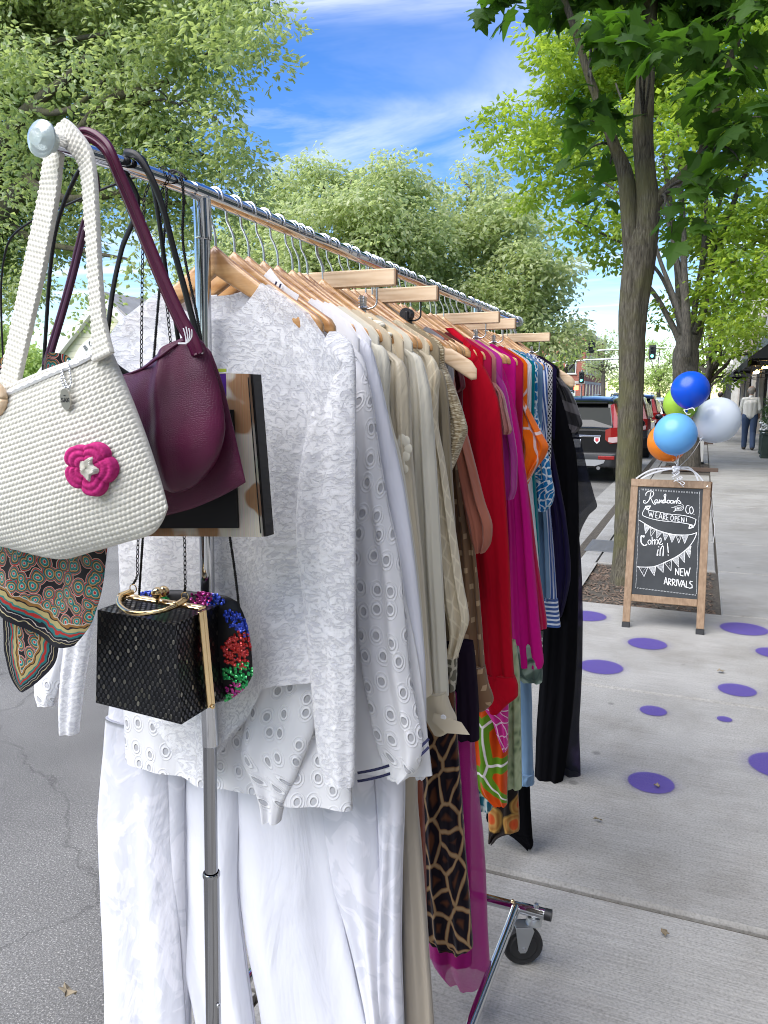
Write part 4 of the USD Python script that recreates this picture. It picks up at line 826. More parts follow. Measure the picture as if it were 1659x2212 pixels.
rp = at(1551, 930, 34); person((rp[0], 34, 0), 'far person in a red top half hidden behind the balloons', 'jacket_red', 'jeans', 'shoe_dark', .98)

# white post by the second tree
wp = onz(1503, 1000); t = thing('sign_board', 'narrow white board leaning by the second street trunk behind the balloons', 'board', wp)
part(t, 'board', box((wp[0] + .06, wp[1], .35), (.18, .03, .7), bev=.005), 'white_paint', smooth=False); part(t, 'foot', box((wp[0] + .06, wp[1], .02), (.22, .2, .03), bev=.004), 'trim_dark', smooth=False)
# ---------------------------------------------------------------- chalkboard sign
mat('sign_wood', {"tc": ("texture_coordinate", {}), "mp": ("mapping", {"scale": (14, 14, 14)}), "n": ("noise_texture", {"scale": 1.0, "detail": 6, "distortion": 1.2}), "m2": ("mapping", {"scale": (60, 60, 3)}), "n2": ("noise_texture", {"scale": 1.5, "detail": 4}),
    "ad": ("mix", {"fac": .5}), "r": ("rgb_ramp", {"ramp": [(.3, (.13, .078, .040)), (.5, (.225, .145, .085)), (.7, (.31, .22, .14))]}), "b": ("bump", {"strength": .4, "distance": .002}), "p": ("principled_bsdf", {"roughness": .6})},
    [("tc.object", "mp.vector"), ("mp.vector", "n.vector"), ("tc.object", "m2.vector"), ("m2.vector", "n2.vector"), ("n.color", "ad.color1"), ("n2.color", "ad.color2"), ("ad.color", "r.fac"), ("r.color", "p.base_color"), ("n2.fac", "b.height"), ("b.normal", "p.normal")])
noisy('chalkboard', (.016, .019, .022), (.030, .034, .038), scale=4, rough=.75, detail=6)
noisy('chalk', (.55, .56, .56), (.85, .86, .86), scale=90, rough=1, detail=3)
noisy('chalk_soft', (.10, .105, .11), (.42, .43, .44), scale=140, rough=1, detail=3)
SO = np.array([-.166, 5.14, 0.]); SX = np.array([1, .03, 0.]); SX /= np.linalg.norm(SX); SY = np.array([0, .30, .955]); SY -= SX * (SX @ SY); SY /= np.linalg.norm(SY); SN = np.cross(SX, SY)   # towards the viewer
src = np.array([(255, 200), (1232, 215), (155, 2005), (1145, 2100)], float); dst = np.array([(-.25, 1.0), (.25, 1.0), (-.25, 0), (.25, 0)])
A_ = []
for (x, y_), (u, v) in zip(src, dst): A_ += [[x, y_, 1, 0, 0, 0, -u * x, -u * y_, u], [0, 0, 0, x, y_, 1, -v * x, -v * y_, v]]
A_ = np.array(A_); hh = np.linalg.solve(A_[:, :8], A_[:, 8]); Hm = np.r_[hh, 1].reshape(3, 3)
def uv2(p): q = np.c_[np.asarray(p, float), np.ones(len(p))] @ Hm.T; return q[:, :2] / q[:, 2:]
def SP(u, v, d=0): return SO + SX * u + SY * v + SN * d
sgn_ = thing('chalkboard_sign', 'wooden A-frame chalkboard sign with white chalk lettering and bunting', 'sign', SO)
TS = frame(SO, SX, SY)
def sbox(u0, u1, v0, v1, d0, d1, bev=.003):
    m = box(((u0 + u1) / 2, (v0 + v1) / 2, (d0 + d1) / 2), (u1 - u0, v1 - v0, d1 - d0), bev=bev); m.apply_transform(TS); return m
for u in (-.25, .203): part(sgn_, 'leg', sbox(u, u + .047, .035, .948, -.022, 0), 'sign_wood', smooth=False)
for u in (-.25, .203): part(sgn_, 'foot', sbox(u - .002, u + .049, -.004, .036, -.024, .002), 'black_plastic', smooth=False)
part(sgn_, 'top_rail', sbox(-.25, .25, .949, 1.0, -.022, .001), 'sign_wood', smooth=False)
part(sgn_, 'bottom_rail', sbox(-.2025, .2025, .175, .222, -.021, -.001), 'sign_wood', smooth=False)
bd = part(sgn_, 'board', sbox(-.2025, .2025, .2225, .9485, -.016, -.008, 0), 'chalkboard', smooth=False)
# back frame, leaning the other way from the hinge
BY = np.array([0, -.345, .94]); BY /= np.linalg.norm(BY); BO = SP(0, 1.0, -.03) - BY * 1.0; TB_ = frame(BO, SX, BY)
def bbox(u0, u1, v0, v1, d0, d1):
    m = box(((u0 + u1) / 2, (v0 + v1) / 2, (d0 + d1) / 2), (u1 - u0, v1 - v0, d1 - d0), bev=.003); m.apply_transform(TB_); return m
plain('back_wood', (.16, .085, .045), .7)
for u in (-.25, .203): part(sgn_, 'rear_leg', bbox(u, u + .047, .035, .99, -.03, -.008), 'back_wood', smooth=False); part(sgn_, 'foot', bbox(u - .002, u + .049, 0, .036, -.032, -.006), 'black_plastic', smooth=False)
part(sgn_, 'rear_board', bbox(-.2025, .2025, .22, .94, -.024, -.014), 'chalkboard', smooth=False); part(sgn_, 'rear_rail', bbox(-.2025, .2025, .175, .2195, -.03, -.01), 'back_wood', smooth=False)
for u in (-.18, .18): part(sgn_, 'hinge', [bbox(u - .03, u + .03, .95, .985, -.006, .002)], 'brass', smooth=False)
part(sgn_, 'stay_chain', tube([SP(.228, .45, -.025), SP(.232, .40, -.16), BO + SX * .228 + BY * .45 + np.cross(SX, BY) * -.005], .002, 5), 'brass')
for v in (.965,): part(sgn_, 'screw', lathe([(0, .003), (.005, .002), (.006, 0), (0, 0)], 10).apply_transform(frame(SP(.228, v, .001), SX, SY)), 'steel')
# chalk drawing: strokes given in picture units of the board, laid on it as thin chalk
Z = -.0078
def chalk(lines, w=9, name='lettering', matn='chalk', smooth_=True):
    geo = []
    for ln in lines:
        p = np.array(ln, float)
        if smooth_ and len(p) > 2:
            from scipy.interpolate import CubicSpline
            t = np.r_[0, np.cumsum(np.maximum(np.linalg.norm(np.diff(p, axis=0), axis=1), .1))]; p = CubicSpline(t, p)(np.linspace(0, t[-1], len(p) * 6))
        geo.append(sg.LineString(uv2(p)).buffer(w * .00051 / 2, quad_segs=3))
    import shapely
    u = shapely.union_all(geo); ms = [trimesh.creation.extrude_polygon(g_.simplify(.0002), .0006, engine='earcut') for g_ in getattr(u, 'geoms', [u])]
    m = trimesh.util.concatenate(ms); T = TS.copy(); T[:3, 3] = SP(0, 0, Z); m.apply_transform(T); return part(bd, name, m, matn, smooth=False)
# Randoons
chalk([[(494, 362), (486, 400), (474, 450), (452, 482), (424, 496), (404, 486), (408, 466), (426, 470)], [(432, 400), (436, 372), (464, 350), (500, 346), (526, 362), (520, 398), (494, 424), (478, 430)], [(482, 430), (502, 452), (518, 488), (536, 506), (556, 500)],
       [(572, 455), (555, 452), (540, 475), (548, 492), (565, 480), (574, 456), (570, 480), (580, 492), (590, 480)], [(590, 482), (602, 455), (600, 490), (615, 462), (628, 455), (628, 485), (640, 488)],
       [(668, 452), (650, 452), (640, 475), (650, 490), (666, 478), (672, 430), (668, 380), (660, 385), (664, 440), (668, 480), (682, 485)], [(712, 455), (695, 460), (692, 482), (708, 490), (724, 478), (722, 458), (710, 455)],
       [(752, 456), (736, 460), (732, 482), (748, 492), (764, 480), (762, 460), (750, 456)], [(772, 460), (776, 490), (788, 465), (800, 460), (804, 490), (814, 484)], [(826, 420), (814, 470), (836, 455), (850, 470), (860, 490), (840, 492), (830, 484)]], 9)
chalk([[(745, 540), (775, 538), (800, 528), (850, 520), (890, 545)], [(770, 595), (800, 578), (850, 582), (890, 555), (872, 500)], [(785, 545), (795, 575), (770, 595)]], 5)
chalk([[(788, 572), (800, 540), (806, 570)], [(792, 560), (804, 558)], [(818, 568), (816, 540), (834, 566), (834, 536)], [(846, 564), (846, 536), (864, 545), (862, 560), (846, 564)]], 5, smooth_=False)
chalk([[(962, 520), (940, 515), (922, 545), (922, 585), (940, 612), (962, 605)], [(994, 530), (974, 540), (970, 585), (984, 618), (1004, 605), (1010, 560), (994, 530)], [(1020, 620), (1021, 621), (1022, 622)]], 8)
# ribbon banner
chalk([[(428, 540), (405, 590), (394, 640), (410, 655)], [(410, 655), (520, 690), (700, 715), (860, 728), (1000, 755)], [(428, 540), (440, 570), (462, 580), (560, 595), (700, 622), (860, 635), (1000, 665), (1046, 685)], [(1046, 685), (1036, 730), (1015, 780)], [(1000, 755), (1020, 765), (1036, 735)]], 7)
chalk([[(430, 535), (490, 530), (462, 572), (440, 545)], [(962, 796), (970, 752), (1015, 782), (962, 796)]], 12, smooth_=False)
L_ = lambda *s: [list(map(tuple, q)) for q in s]
chalk([[(465, 592), (482, 655), (496, 612), (512, 668), (528, 602)], [(570, 608), (556, 612), (552, 672), (574, 678)], [(553, 642), (570, 644)], [(592, 682), (612, 612), (634, 692)], [(600, 660), (626, 664)], [(646, 690), (648, 622), (668, 632), (668, 652), (648, 660), (672, 692)], [(704, 630), (686, 630), (684, 694), (706, 700)], [(685, 664), (702, 666)],
       [(756, 640), (738, 655), (736, 690), (752, 706), (768, 690), (770, 658), (756, 640)], [(790, 712), (790, 648), (812, 656), (812, 676), (790, 684)], [(846, 656), (826, 654), (824, 712), (848, 716)], [(826, 684), (842, 686)], [(866, 718), (868, 660), (898, 722), (900, 664)], [(930, 668), (928, 712)], [(926, 732), (927, 733)]], 6.5, smooth_=False)
# bunting strings and flags
chalk([[(355, 706), (420, 745), (520, 800), (640, 845), (760, 872), (880, 880), (980, 872), (1056, 846)], [(335, 1275), (450, 1278), (560, 1262), (680, 1210), (800, 1150), (900, 1080), (980, 1000), (1030, 920), (1056, 846)]], 8)
fl = [((415, 752), (430, 868), (482, 790)), ((486, 795), (498, 900), (552, 820)), ((560, 822), (570, 922), (634, 846)), ((640, 850), (668, 946), (712, 872)), ((716, 872), (752, 970), (798, 882)), ((800, 882), (836, 978), (870, 884)), ((872, 884), (908, 982), (952, 880)),
      ((352, 1280), (416, 1392), (462, 1280)), ((472, 1278), (540, 1380), (560, 1266)), ((566, 1262), (648, 1340), (656, 1226)), ((664, 1222), (742, 1320), (748, 1184)), ((756, 1178), (838, 1272), (830, 1138)), ((838, 1132), (908, 1216), (912, 1076)), ((918, 1068), (970, 1158), (986, 1014))]
chalk([list(q) + [q[0]] for q in fl], 5, 'bunting_outline', smooth_=False)
hat = []
for i, (a, b_, c) in enumerate(fl):
    a, b_, c = map(np.array, (a, b_, c))
    if i in (0, 8, 11, 13, 4):
        for s in np.linspace(.15, .85, 6):
            p0 = a + (c - a) * s; p1 = p0 + (b_ - (a + c) / 2) * (1 - abs(2 * s - 1)) * .8; hat.append([tuple(p0), tuple(p1)])
    if i in (1, 5, 7, 10):
        for s, q in ((.3, .2), (.6, .25), (.5, .5), (.75, .15), (.4, .7)): p0 = a + (c - a) * s + (b_ - (a + c) / 2) * q * .8; hat.append([tuple(p0), tuple(p0 + 2)])
chalk(hat, 5, 'bunting_hatching', smooth_=False)
ms = []
for i in (2, 3, 6, 9, 12):
    a, b_, c = [np.array(q, float) for q in fl[i]]; g_ = (a + b_ + c) / 3
    ms.append(trimesh.creation.extrude_polygon(sg.Polygon(uv2([g_ + (q - g_) * .82 for q in (a, b_, c)])), .0004, engine='earcut'))
m = trimesh.util.concatenate(ms); T = TS.copy(); T[:3, 3] = SP(0, 0, Z); m.apply_transform(T); part(bd, 'bunting_fill', m, 'chalk_soft', smooth=False)
chalk([[(412, 892), (408, 910), (385, 895), (376, 930), (384, 985), (410, 1012), (446, 1000)]], 13)
chalk([[(482, 945), (466, 955), (464, 985), (480, 1000), (496, 985), (496, 958), (482, 945)], [(512, 1000), (514, 945), (520, 955), (538, 942), (544, 998), (548, 955), (564, 942), (570, 998)], [(588, 975), (622, 940), (616, 920), (596, 940), (590, 980), (612, 1000), (640, 985)]], 8)
chalk([[(586, 1062), (576, 1100), (572, 1134), (584, 1126)], [(592, 1026), (594, 1030)], [(612, 1050), (608, 1136)], [(610, 1076), (626, 1030), (640, 1014), (650, 1030), (648, 1080), (644, 1138)], [(698, 984), (703, 1040), (710, 1098)], [(706, 1126), (710, 1130)]], 10, smooth_=False)
chalk([[(796, 1368), (798, 1290), (838, 1368), (840, 1286)], [(894, 1290), (862, 1290), (858, 1374), (890, 1380)], [(860, 1332), (886, 1332)], [(904, 1292), (916, 1380), (936, 1316), (954, 1380), (976, 1282)],
       [(660, 1480), (680, 1400), (702, 1490)], [(668, 1456), (694, 1458)], [(712, 1492), (716, 1414), (744, 1424), (742, 1450), (716, 1456), (746, 1494)], [(760, 1498), (764, 1418), (792, 1430), (790, 1456), (764, 1462), (798, 1502)], [(816, 1426), (812, 1500)], [(828, 1426), (846, 1506), (872, 1434)], [(868, 1512), (892, 1436), (916, 1516)], [(876, 1488), (906, 1490)], [(932, 1444), (928, 1518), (956, 1524)],
       [(1004, 1448), (978, 1444), (972, 1470), (1000, 1490), (1002, 1524), (966, 1530)]], 9, smooth_=False)
tk = []
for x in np.arange(385, 1095, 20): yv = 318 + (x - 385) * .045; tk.append([(x, yv), (x + 1, yv + 18)])
for x in np.arange(335, 1045, 18): yv = 1528 + (x - 335) * .115; tk.append([(x, yv), (x + 7, yv + 9)])
for y_ in np.arange(340, 1600, 16): tk.append([(1093 - (y_ - 340) * .034, y_), (1093 - (y_ - 340) * .034, y_ + 9)]); tk.append([(358 - (y_ - 340) * .034, y_), (358 - (y_ - 340) * .034, y_ + 6)]) if y_ < 1540 else None
chalk(tk, 3.5, 'border_ticks', smooth_=False)
# ---------------------------------------------------------------- balloons and ribbons
def balloon(name, x, y_, r, Y, col, knot, label, stretch=1.08):
    c = at(x, y_, Y); R_ = r / 1659. * zdepth(c)
    mat('balloon_' + name, {"p": ("principled_bsdf", {"base_color": col, "roughness": .28, "specular_ior_level": .5, "subsurface_weight": .0}), "t": ("translucent_bsdf", {"color": col}), "m": ("mix_closure", {"fac": .28})}, [("p.BSDF", "m.closure1"), ("t.BSDF", "m.closure2")], surface='m.closure')
    t = thing('balloon', label, 'balloon', c, 'balloons tied to the chalkboard sign' if False else None)
    k = np.asarray(knot, float); ax = (c - k) / np.linalg.norm(c - k)
    a = np.linspace(0, np.pi, 40); pr = []
    for q in a:
        zz = math.cos(q) * R_ * stretch; rr_ = math.sin(q) * R_ * (1 if zz > 0 else 1 - .16 * (zz / R_) ** 2)
        pr.append((max(rr_, 0), zz))
    pr[-1] = (.006, pr[-1][1]); pr += [(.005, -R_ * stretch - .006), (.011, -R_ * stretch - .018), (.0, -R_ * stretch - .019)]
    m = lathe(pr[::-1], 40); T = np.eye(4); zx = ax; xx = np.cross((0, 1, .2), zx); xx /= np.linalg.norm(xx); T[:3, 2], T[:3, 0], T[:3, 1], T[:3, 3] = zx, xx, np.cross(zx, xx), c
    m.apply_transform(T); part(t, 'skin', m, 'balloon_' + name, smooth=True)
    neck = c - ax * (R_ * stretch + .018)
    part(t, 'string', tube(wob([neck, neck * .5 + k * .5 + (.01, 0, -.01), k], .02, int(x), 14), .0016, 5), 'ribbon_white', smooth=True)
    return t
plain('ribbon_white', (.8, .8, .82), .35)
KN = at(1461, 1012, 5.42)
balloon('green', 1470, 873, 36, 5.62, (.36, .58, .06), KN, 'lime green balloon half hidden behind the dark blue one', 1.1)
balloon('blue', 1491, 843, 40, 5.38, (.005, .09, .62), KN, 'dark blue balloon, topmost of the bunch over the chalkboard sign', 1.02)
balloon('white', 1548, 909, 48, 5.66, (.66, .72, .78), KN, 'big white balloon at the right of the bunch', 1.1)
balloon('orange', 1442, 956, 42, 5.55, (.80, .24, .02), KN, 'orange balloon half hidden behind the light blue one', 1.05)
balloon('sky', 1459, 939, 45, 5.30, (.16, .45, .78), KN, 'light blue balloon, lowest and nearest of the bunch', 1.04)
rb = thing('ribbon', 'white ribbon knotted on top of the chalkboard sign to hold the balloons', 'ribbon', KN)
part(rb, 'knot', [sphere(KN + np.array(o) * .014, .012, 2, (1.2, .8, .9)) for o in ((0, 0, 0), (1, .3, .4), (-1, -.2, .5), (.3, .4, -1), (-.6, 0, -.8), (.8, -.4, -.2))], 'ribbon_white', smooth=True)
def strip(P, w, up): 
    P = np.array(P); t_ = np.gradient(P, axis=0); s_ = np.cross(t_, up); s_ /= np.maximum(np.linalg.norm(s_, axis=1, keepdims=True), 1e-9); nn = np.cross(s_, t_); nn /= np.maximum(np.linalg.norm(nn, axis=1, keepdims=True), 1e-9)
    ring = np.stack([P - s_ * w / 2, P + s_ * w / 2, P + s_ * w / 2 + nn * .0012, P - s_ * w / 2 + nn * .0012], 1); return loftx(ring)
TLc, TRc = SP(-.22, 1.003, -.01), SP(.20, 1.003, -.01)
for i, (e, dz) in enumerate(((TLc, .03), (TLc + (.03, 0, .0), .015), (TRc, .03), (TRc + (-.03, .0, 0), .045))):
    part(rb, 'tie', strip(spline([KN, KN * .55 + e * .45 + (0, 0, dz), e], 20), .010, (0, 1, .3)), 'ribbon_white', smooth=40)
for i in range(5):
    r = np.random.default_rng(50 + i); a = np.linspace(0, 3 + i, 40); e = KN + np.c_[.012 * np.sin(a * 3 + i) + (i - 2) * .012 * a / 3, -.02 + .012 * np.cos(a * 3 + i), -.017 * a]
    part(rb, 'curl', strip(e, .005, (0, 1, .2)), 'ribbon_white', smooth=40)
lp = at(1489, 887, 5.25); a = np.linspace(0, 2 * np.pi, 26)
part(rb, 'loop', strip(np.c_[lp[0] + .030 * np.cos(a * .8), lp[1] + .01 * np.sin(a) - .06, lp[2] + .016 * np.sin(a * .8) + .006 * np.sin(a * 1.9)], .004, (0, 1, 0)), 'ribbon_white', smooth=40)
gr = thing('thread', 'thin dangling thread hanging at the right edge of the chalkboard sign', 'thread', SP(.25, .9, -.03)); part(gr, 'strand', tube(spline([SP(.252, .9, -.03), SP(.27, .78, -.03), SP(.285, .68, -.03), SP(.28, .6, -.03)], 20), .0012, 5), 'ribbon_white')
# ---------------------------------------------------------------- clothes rack
RX, RZ, RR = -.672, 1.785, .0118
def on_rail(y): 
    droop = .010 * max(0, (.94 - y) / .26) ** 1.5
    return np.array([RX, y, RZ - droop])
rack = thing('clothes_rack', 'chrome rolling clothes rack with telescoping rail and a glass end knob', 'clothes rack', (RX, .95, 0))
part(rack, 'rail', cyl((RX, .93, RZ), (RX, 2.42, RZ), RR, 28), 'chrome', smooth=40)
part(rack, 'extension_rail', tube([on_rail(y) for y in np.linspace(.672, .94, 8)], .0098, 24), 'chrome', smooth=40)
part(rack, 'extension_rail', cyl((RX, 2.41, RZ), (RX, 2.975, RZ), .0098, 20), 'chrome', smooth=40)
mat('knob_plastic', {"p": ("principled_bsdf", {"base_color": (.50, .58, .56), "roughness": .18, "transmission_weight": .35, "ior": 1.45, "coat_weight": .5}), "n": ("noise_texture", {"scale": 60, "detail": 3}), "b": ("bump", {"strength": .5, "distance": .003}), "tc": ("texture_coordinate", {})}, [("tc.object", "n.vector"), ("n.fac", "b.height"), ("b.normal", "p.normal")])
def knob(y, s, par):
    c = on_rail(y); m = lathe([(0, -.0055), (.0090, -.0050), (.0165, -.0005), (.0195, .0025), (.0195, .0048), (.0165, .0072), (.012, .0085), (.011, .018), (0, .018)], 18); 
    m.apply_transform(trimesh.transformations.rotation_matrix(-s * math.pi / 2 * 1, (1, 0, 0))); m.apply_translation(c)
    part(par, 'end_knob', m, 'knob_plastic', smooth=15)
knob(.664, 1, rack); knob(2.981, -1, rack)
def lean(z): return RX - .024 * (RZ - z)
for yp in (.955, 2.40):
    part(rack, 'pole', [cyl((lean(.98), yp, .98), (RX, yp, RZ - .004), .0112, 28), lathe([(.0112, 0), (.0125, .003), (.0125, .055), (.0112, .058)], 28, (RX, yp, RZ - .064))], 'chrome', smooth=40)
    part(rack, 'collar', lathe([(.0112, 0), (.0131, .002), (.0131, .16), (.0112, .165)], 28, (lean(1.03), yp, .955)), 'chrome', smooth=40)
    part(rack, 'lower_pole', cyl((lean(.72), yp, .72), (lean(.97), yp, .97), .0108, 28), 'dark_chrome', smooth=40)
    part(rack, 'base_pole', [cyl((lean(.155), yp, .155), (lean(.735), yp, .735), .0128, 28), lathe([(.0128, 0), (.0142, .001), (.0142, .006), (.0128, .008)], 28, (lean(.73), yp, .729))], 'dark_chrome', smooth=40)
    part(rack, 'lock_button', sphere((lean(.5) + .0128, yp - .004, .50), .004, 1), 'chrome')
BXL, BXR = RX - .345, -.300
for yb in (.955, 1.872):
    part(rack, 'crossbar', cyl((BXL, yb, .150), (BXR - .012, yb, .150), .0135, 24), 'chrome', smooth=40)
    for xe, s in ((BXR, 1), (BXL, -1)):
        part(rack, 'end_cap', cyl((xe - s * .012, yb, .150), (xe + s * .006, yb, .150), .0150, 20), 'black_plastic')
        part(rack, 'clamp_sleeve', cyl((xe - s * .075, yb, .150), (xe - s * .013, yb, .150), .0147, 24), 'chrome', smooth=40)
        bx = part(rack, 'bolt', [lathe([(0, .012), (.006, .011), (.0075, .006), (.0075, 0), (0, 0)], 6, (xe - s * .035, yb, .162))], 'zinc', smooth=False)
        cxx = xe - s * .040; 
        cs = part(rack, 'caster', [lathe([(0, .022), (.017, .020), (.021, .012), (.022, .004), (.018, 0), (0, 0)], 24, (cxx, yb, .113)), lathe([(0, .01), (.009, .01), (.009, 0), (0, 0)], 12, (cxx, yb, .130))], 'zinc', smooth=40)
        wc = np.array([cxx - .026, yb - .012, .0535]); ang = -1.12 if s > 0 else -.6
        T = trimesh.transformations.rotation_matrix(ang, (0, 0, 1)); 
        w = lathe([(.0, -.0125), (.034, -.0125), (.038, -.009), (.049, -.0115), (.0535, -.006), (.0535, .006), (.049, .0115), (.038, .009), (.034, .0125), (0, .0125)], 36); w.apply_transform(trimesh.transformations.rotation_matrix(math.pi / 2, (0, 1, 0))); w.apply_transform(T); w.apply_translation(wc)
        part(cs, 'wheel', w, 'rubber', smooth=35)
        fk = []
        for q in (-1, 1):
            pl_ = trimesh.creation.extrude_polygon(sg.Polygon([(-.020, .062), (.024, .062), (.030, .050), (.012, -.006), (.008, -.012), (-.006, -.012), (-.011, -.004)]), .0022, engine='earcut')
            # local polygon x along the fork's length, y up
            pl_.apply_transform(frame((q * .0155, -.004, 0), (0, 1, 0), (0, 0, 1))); pl_.apply_transform(T); pl_.apply_translation(wc); fk.append(pl_)
        top = box((0, -.001, .060), (.036, .046, .004), bev=.001); top.apply_transform(T); top.apply_translation(wc); fk.append(top)
        part(cs, 'fork', fk, 'zinc', smooth=False)
        ax = cyl((-.021, 0, 0), (.021, 0, 0), .0045, 10); ax.apply_transform(T); ax.apply_translation(wc); part(cs, 'axle', ax, 'steel')
    part(rack, 'set_screw', sphere((-.398, yb - .002, .1655), .0055, 1, (1, 1, .9)), 'brass')
for xs in (-.398, BXL + .098): part(rack, 'side_bar', cyl((xs, .955, .150), (xs + .01, 1.872, .150), .0125, 24), 'chrome', smooth=40)
part(rack, 'centre_bar', cyl((lean(.15), .955, .150), (lean(.15), 2.41, .150), .0125, 24), 'chrome', smooth=40)

# ---------------------------------------------------------------- hangers
mat('hanger_wood', {"tc": ("texture_coordinate", {}), "oi": ("object_info", {}), "av": ("vector_math", {"math_type": "add"}), "mp": ("mapping", {"scale": (5, 60, 60)}), "n": ("noise_texture", {"scale": 1.0, "detail": 5, "distortion": 1.0}),
    "r": ("rgb_ramp", {"ramp": [(.3, (.30, .135, .045)), (.5, (.50, .27, .105)), (.7, (.62, .38, .17))]}), "p": ("principled_bsdf", {"roughness": .32, "coat_weight": .4, "coat_roughness": .15})},
    [("tc.object", "av.vector1"), ("oi.random", "av.vector2"), ("av.vector", "mp.vector"), ("mp.vector", "n.vector"), ("n.fac", "r.fac"), ("r.color", "p.base_color")])
mat('pale_wood', {"tc": ("texture_coordinate", {}), "mp": ("mapping", {"scale": (4, 50, 50)}), "n": ("noise_texture", {"scale": 1.2, "detail": 6, "distortion": 1.6}),
    "r": ("rgb_ramp", {"ramp": [(.3, (.46, .31, .18)), (.5, (.60, .44, .28)), (.72, (.68, .53, .36))]}), "p": ("principled_bsdf", {"roughness": .42})}, [("tc.object", "mp.vector"), ("mp.vector", "n.vector"), ("n.fac", "r.fac"), ("r.color", "p.base_color")])
plain('end_grain', (.22, .12, .06), .7)
def hook_mesh(r=.0019, h=.075):
    a = np.linspace(-.35, math.pi + .25, 16); R_ = RR + r + .001
    P = [(R_ * math.cos(q), 0, R_ * math.sin(q)) for q in a] + [(-R_ * .86, 0, -.020), (-R_ * .4, 0, -.034), (-.001, 0, -.048), (0, 0, -.062), (0, 0, -h)]
    return tube(spline(P, 44), r, 7)
def hanger_drop(s): return 1.22 * s - .35 * s ** 2 * (1 - s) - .22 * s ** 3
HW, HTOP, HDROP = .158, -.066, .108
def hanger_body(w=HW, drop=HDROP, h0=.042, h1=.024, top=HTOP, th=.013, flare=.005, bow=.020, n=41, notch=False):
    xs = np.linspace(-w, w, n); rings = []
    for x in xs:
        s = abs(x) / w; z = top - drop * hanger_drop(s); hh_ = h0 * (1 - s) ** 1.5 + h1 * (1 - (1 - s) ** 1.5)
        if notch and .62 < s < .72: z -= .006; hh_ -= .006
        t_ = th + flare * s ** 1.5; y0 = -bow * s ** 2
        e = 1 if s < .985 else .55
        c = np.array([x, y0, z - hh_ / 2]); q = min(hh_, t_) * .36
        pts = []
        for k in np.linspace(0, 2 * np.pi, 16, endpoint=False):
            ca, sa = math.cos(k), math.sin(k); pts.append(c + np.array([0, np.sign(ca) * abs(ca) ** .55 * t_ / 2, np.sign(sa) * abs(sa) ** .55 * hh_ / 2]) * e)
        rings.append(pts)
    return loftx(rings)
_hang = {}
def hanger(y, kind='wood', rz=0.0, label=None):
    """a clothes hanger on the rail; kinds share their first one's parts"""
    p = on_rail(y)
    lab, grp = {'wood': ('varnished wooden clothes hanger with steel hook on the chrome rail', 'varnished wooden hangers along the rail'), 'pale': ('pale unvarnished hanger with notched shoulders showing outside its garment', 'pale notched hangers on the rail')}[kind]
    if label: lab, grp = label, None
    if kind in _hang: return copy_of(_hang[kind], p, lab, 'hanger', grp, rz)
    t = thing('clothes_hanger' if kind == 'wood' else 'notched_hanger', lab, 'hanger', p, grp, rotz=rz); _hang[kind] = t
    part(t, 'hook', hook_mesh(), 'steel', smooth=True, local=True)
    part(t, 'body', hanger_body() if kind == 'wood' else hanger_body(w=.222, drop=.150, h0=.036, h1=.040, th=.010, flare=.0, bow=.004, notch=True), 'hanger_wood' if kind == 'wood' else 'pale_wood', smooth=50, local=True)
    return t
def clip_mesh(x, z, mats):
    s = []
    for q in (-1, 1): s.append(beam((x, q * .010, z + .024), (x, q * .004, z - .028), .0155, .0016, up=(1, 0, 0), bev=.0004))
    for k in range(4):
        s.append(beam((x - .006 + k * .004, -.0062, z - .004), (x - .006 + k * .004, -.0045, z - .026), .0018, .0014, up=(1, 0, 0), bev=.0003))
    for i in range(2):
        for k in range(4): s.append(box((x - .0036 + i * .0072, -.0104 + k * .0011, z + .019 - k * .0055), (.0048, .0012, .0022), bev=.0004))
    s.append(cyl((x - .008, 0, z + .003), (x + .008, 0, z + .003), .0035, 10))
    return trimesh.util.concatenate(s)
def skirt_hanger(y, label, rz=0, black=False):
    p = on_rail(y); t = thing('clip_hanger', label, 'hanger', p, rotz=rz)
    part(t, 'hook', hook_mesh(h=.058), 'steel', smooth=True, local=True)
    part(t, 'bar', box((0, 0, -.069), (.285, .014, .031), bev=.0022), 'pale_wood', smooth=False, local=True)
    for s in (-1, 1): part(t, 'end_face', box((s * .1431, 0, -.069), (.0012, .0105, .0265)), 'end_grain', smooth=False, local=True)
    W_ = 'black_plastic' if black else 'steel'
    part(t, 'wire', tube(spline([(-.105, 0, -.083), (-.105, 0, -.112), (-.100, 0, -.120), (-.09, 0, -.123), (0, 0, -.124), (.09, 0, -.123), (.100, 0, -.120), (.105, 0, -.112), (.105, 0, -.083)], 60), .0019, 8), W_, smooth=True, local=True)
    for s in (-1, 1):
        if black: part(t, 'clip', [beam((s * .078, q * .007, -.104), (s * .078, q * .005, -.159), .019, .006, up=(1, 0, 0), bev=.001) for q in (-1, 1)] + [cyl((s * .078 - .004, q * .006 - .006, -.110), (s * .078 - .004, q * .006 + .006, -.110), .013, 18) for q in (-1, 1)], 'black_plastic', smooth=False, local=True)
        else: part(t, 'clip', clip_mesh(s * .078, -.124, 0), 'steel', smooth=False, local=True)
    return t
skirt_hanger(1.336, 'nearest wooden bar hanger with steel clips above the white blouses', .05)
skirt_hanger(1.578, 'wooden bar hanger with round black clips, second from the front', .03, black=True)
skirt_hanger(2.11, 'third wooden bar hanger, in front of the pink garments', .02)
skirt_hanger(2.31, 'fourth wooden bar hanger, half behind the third', .0)
skirt_hanger(2.862, 'farthest wooden bar hanger near the end of the rail', .03)
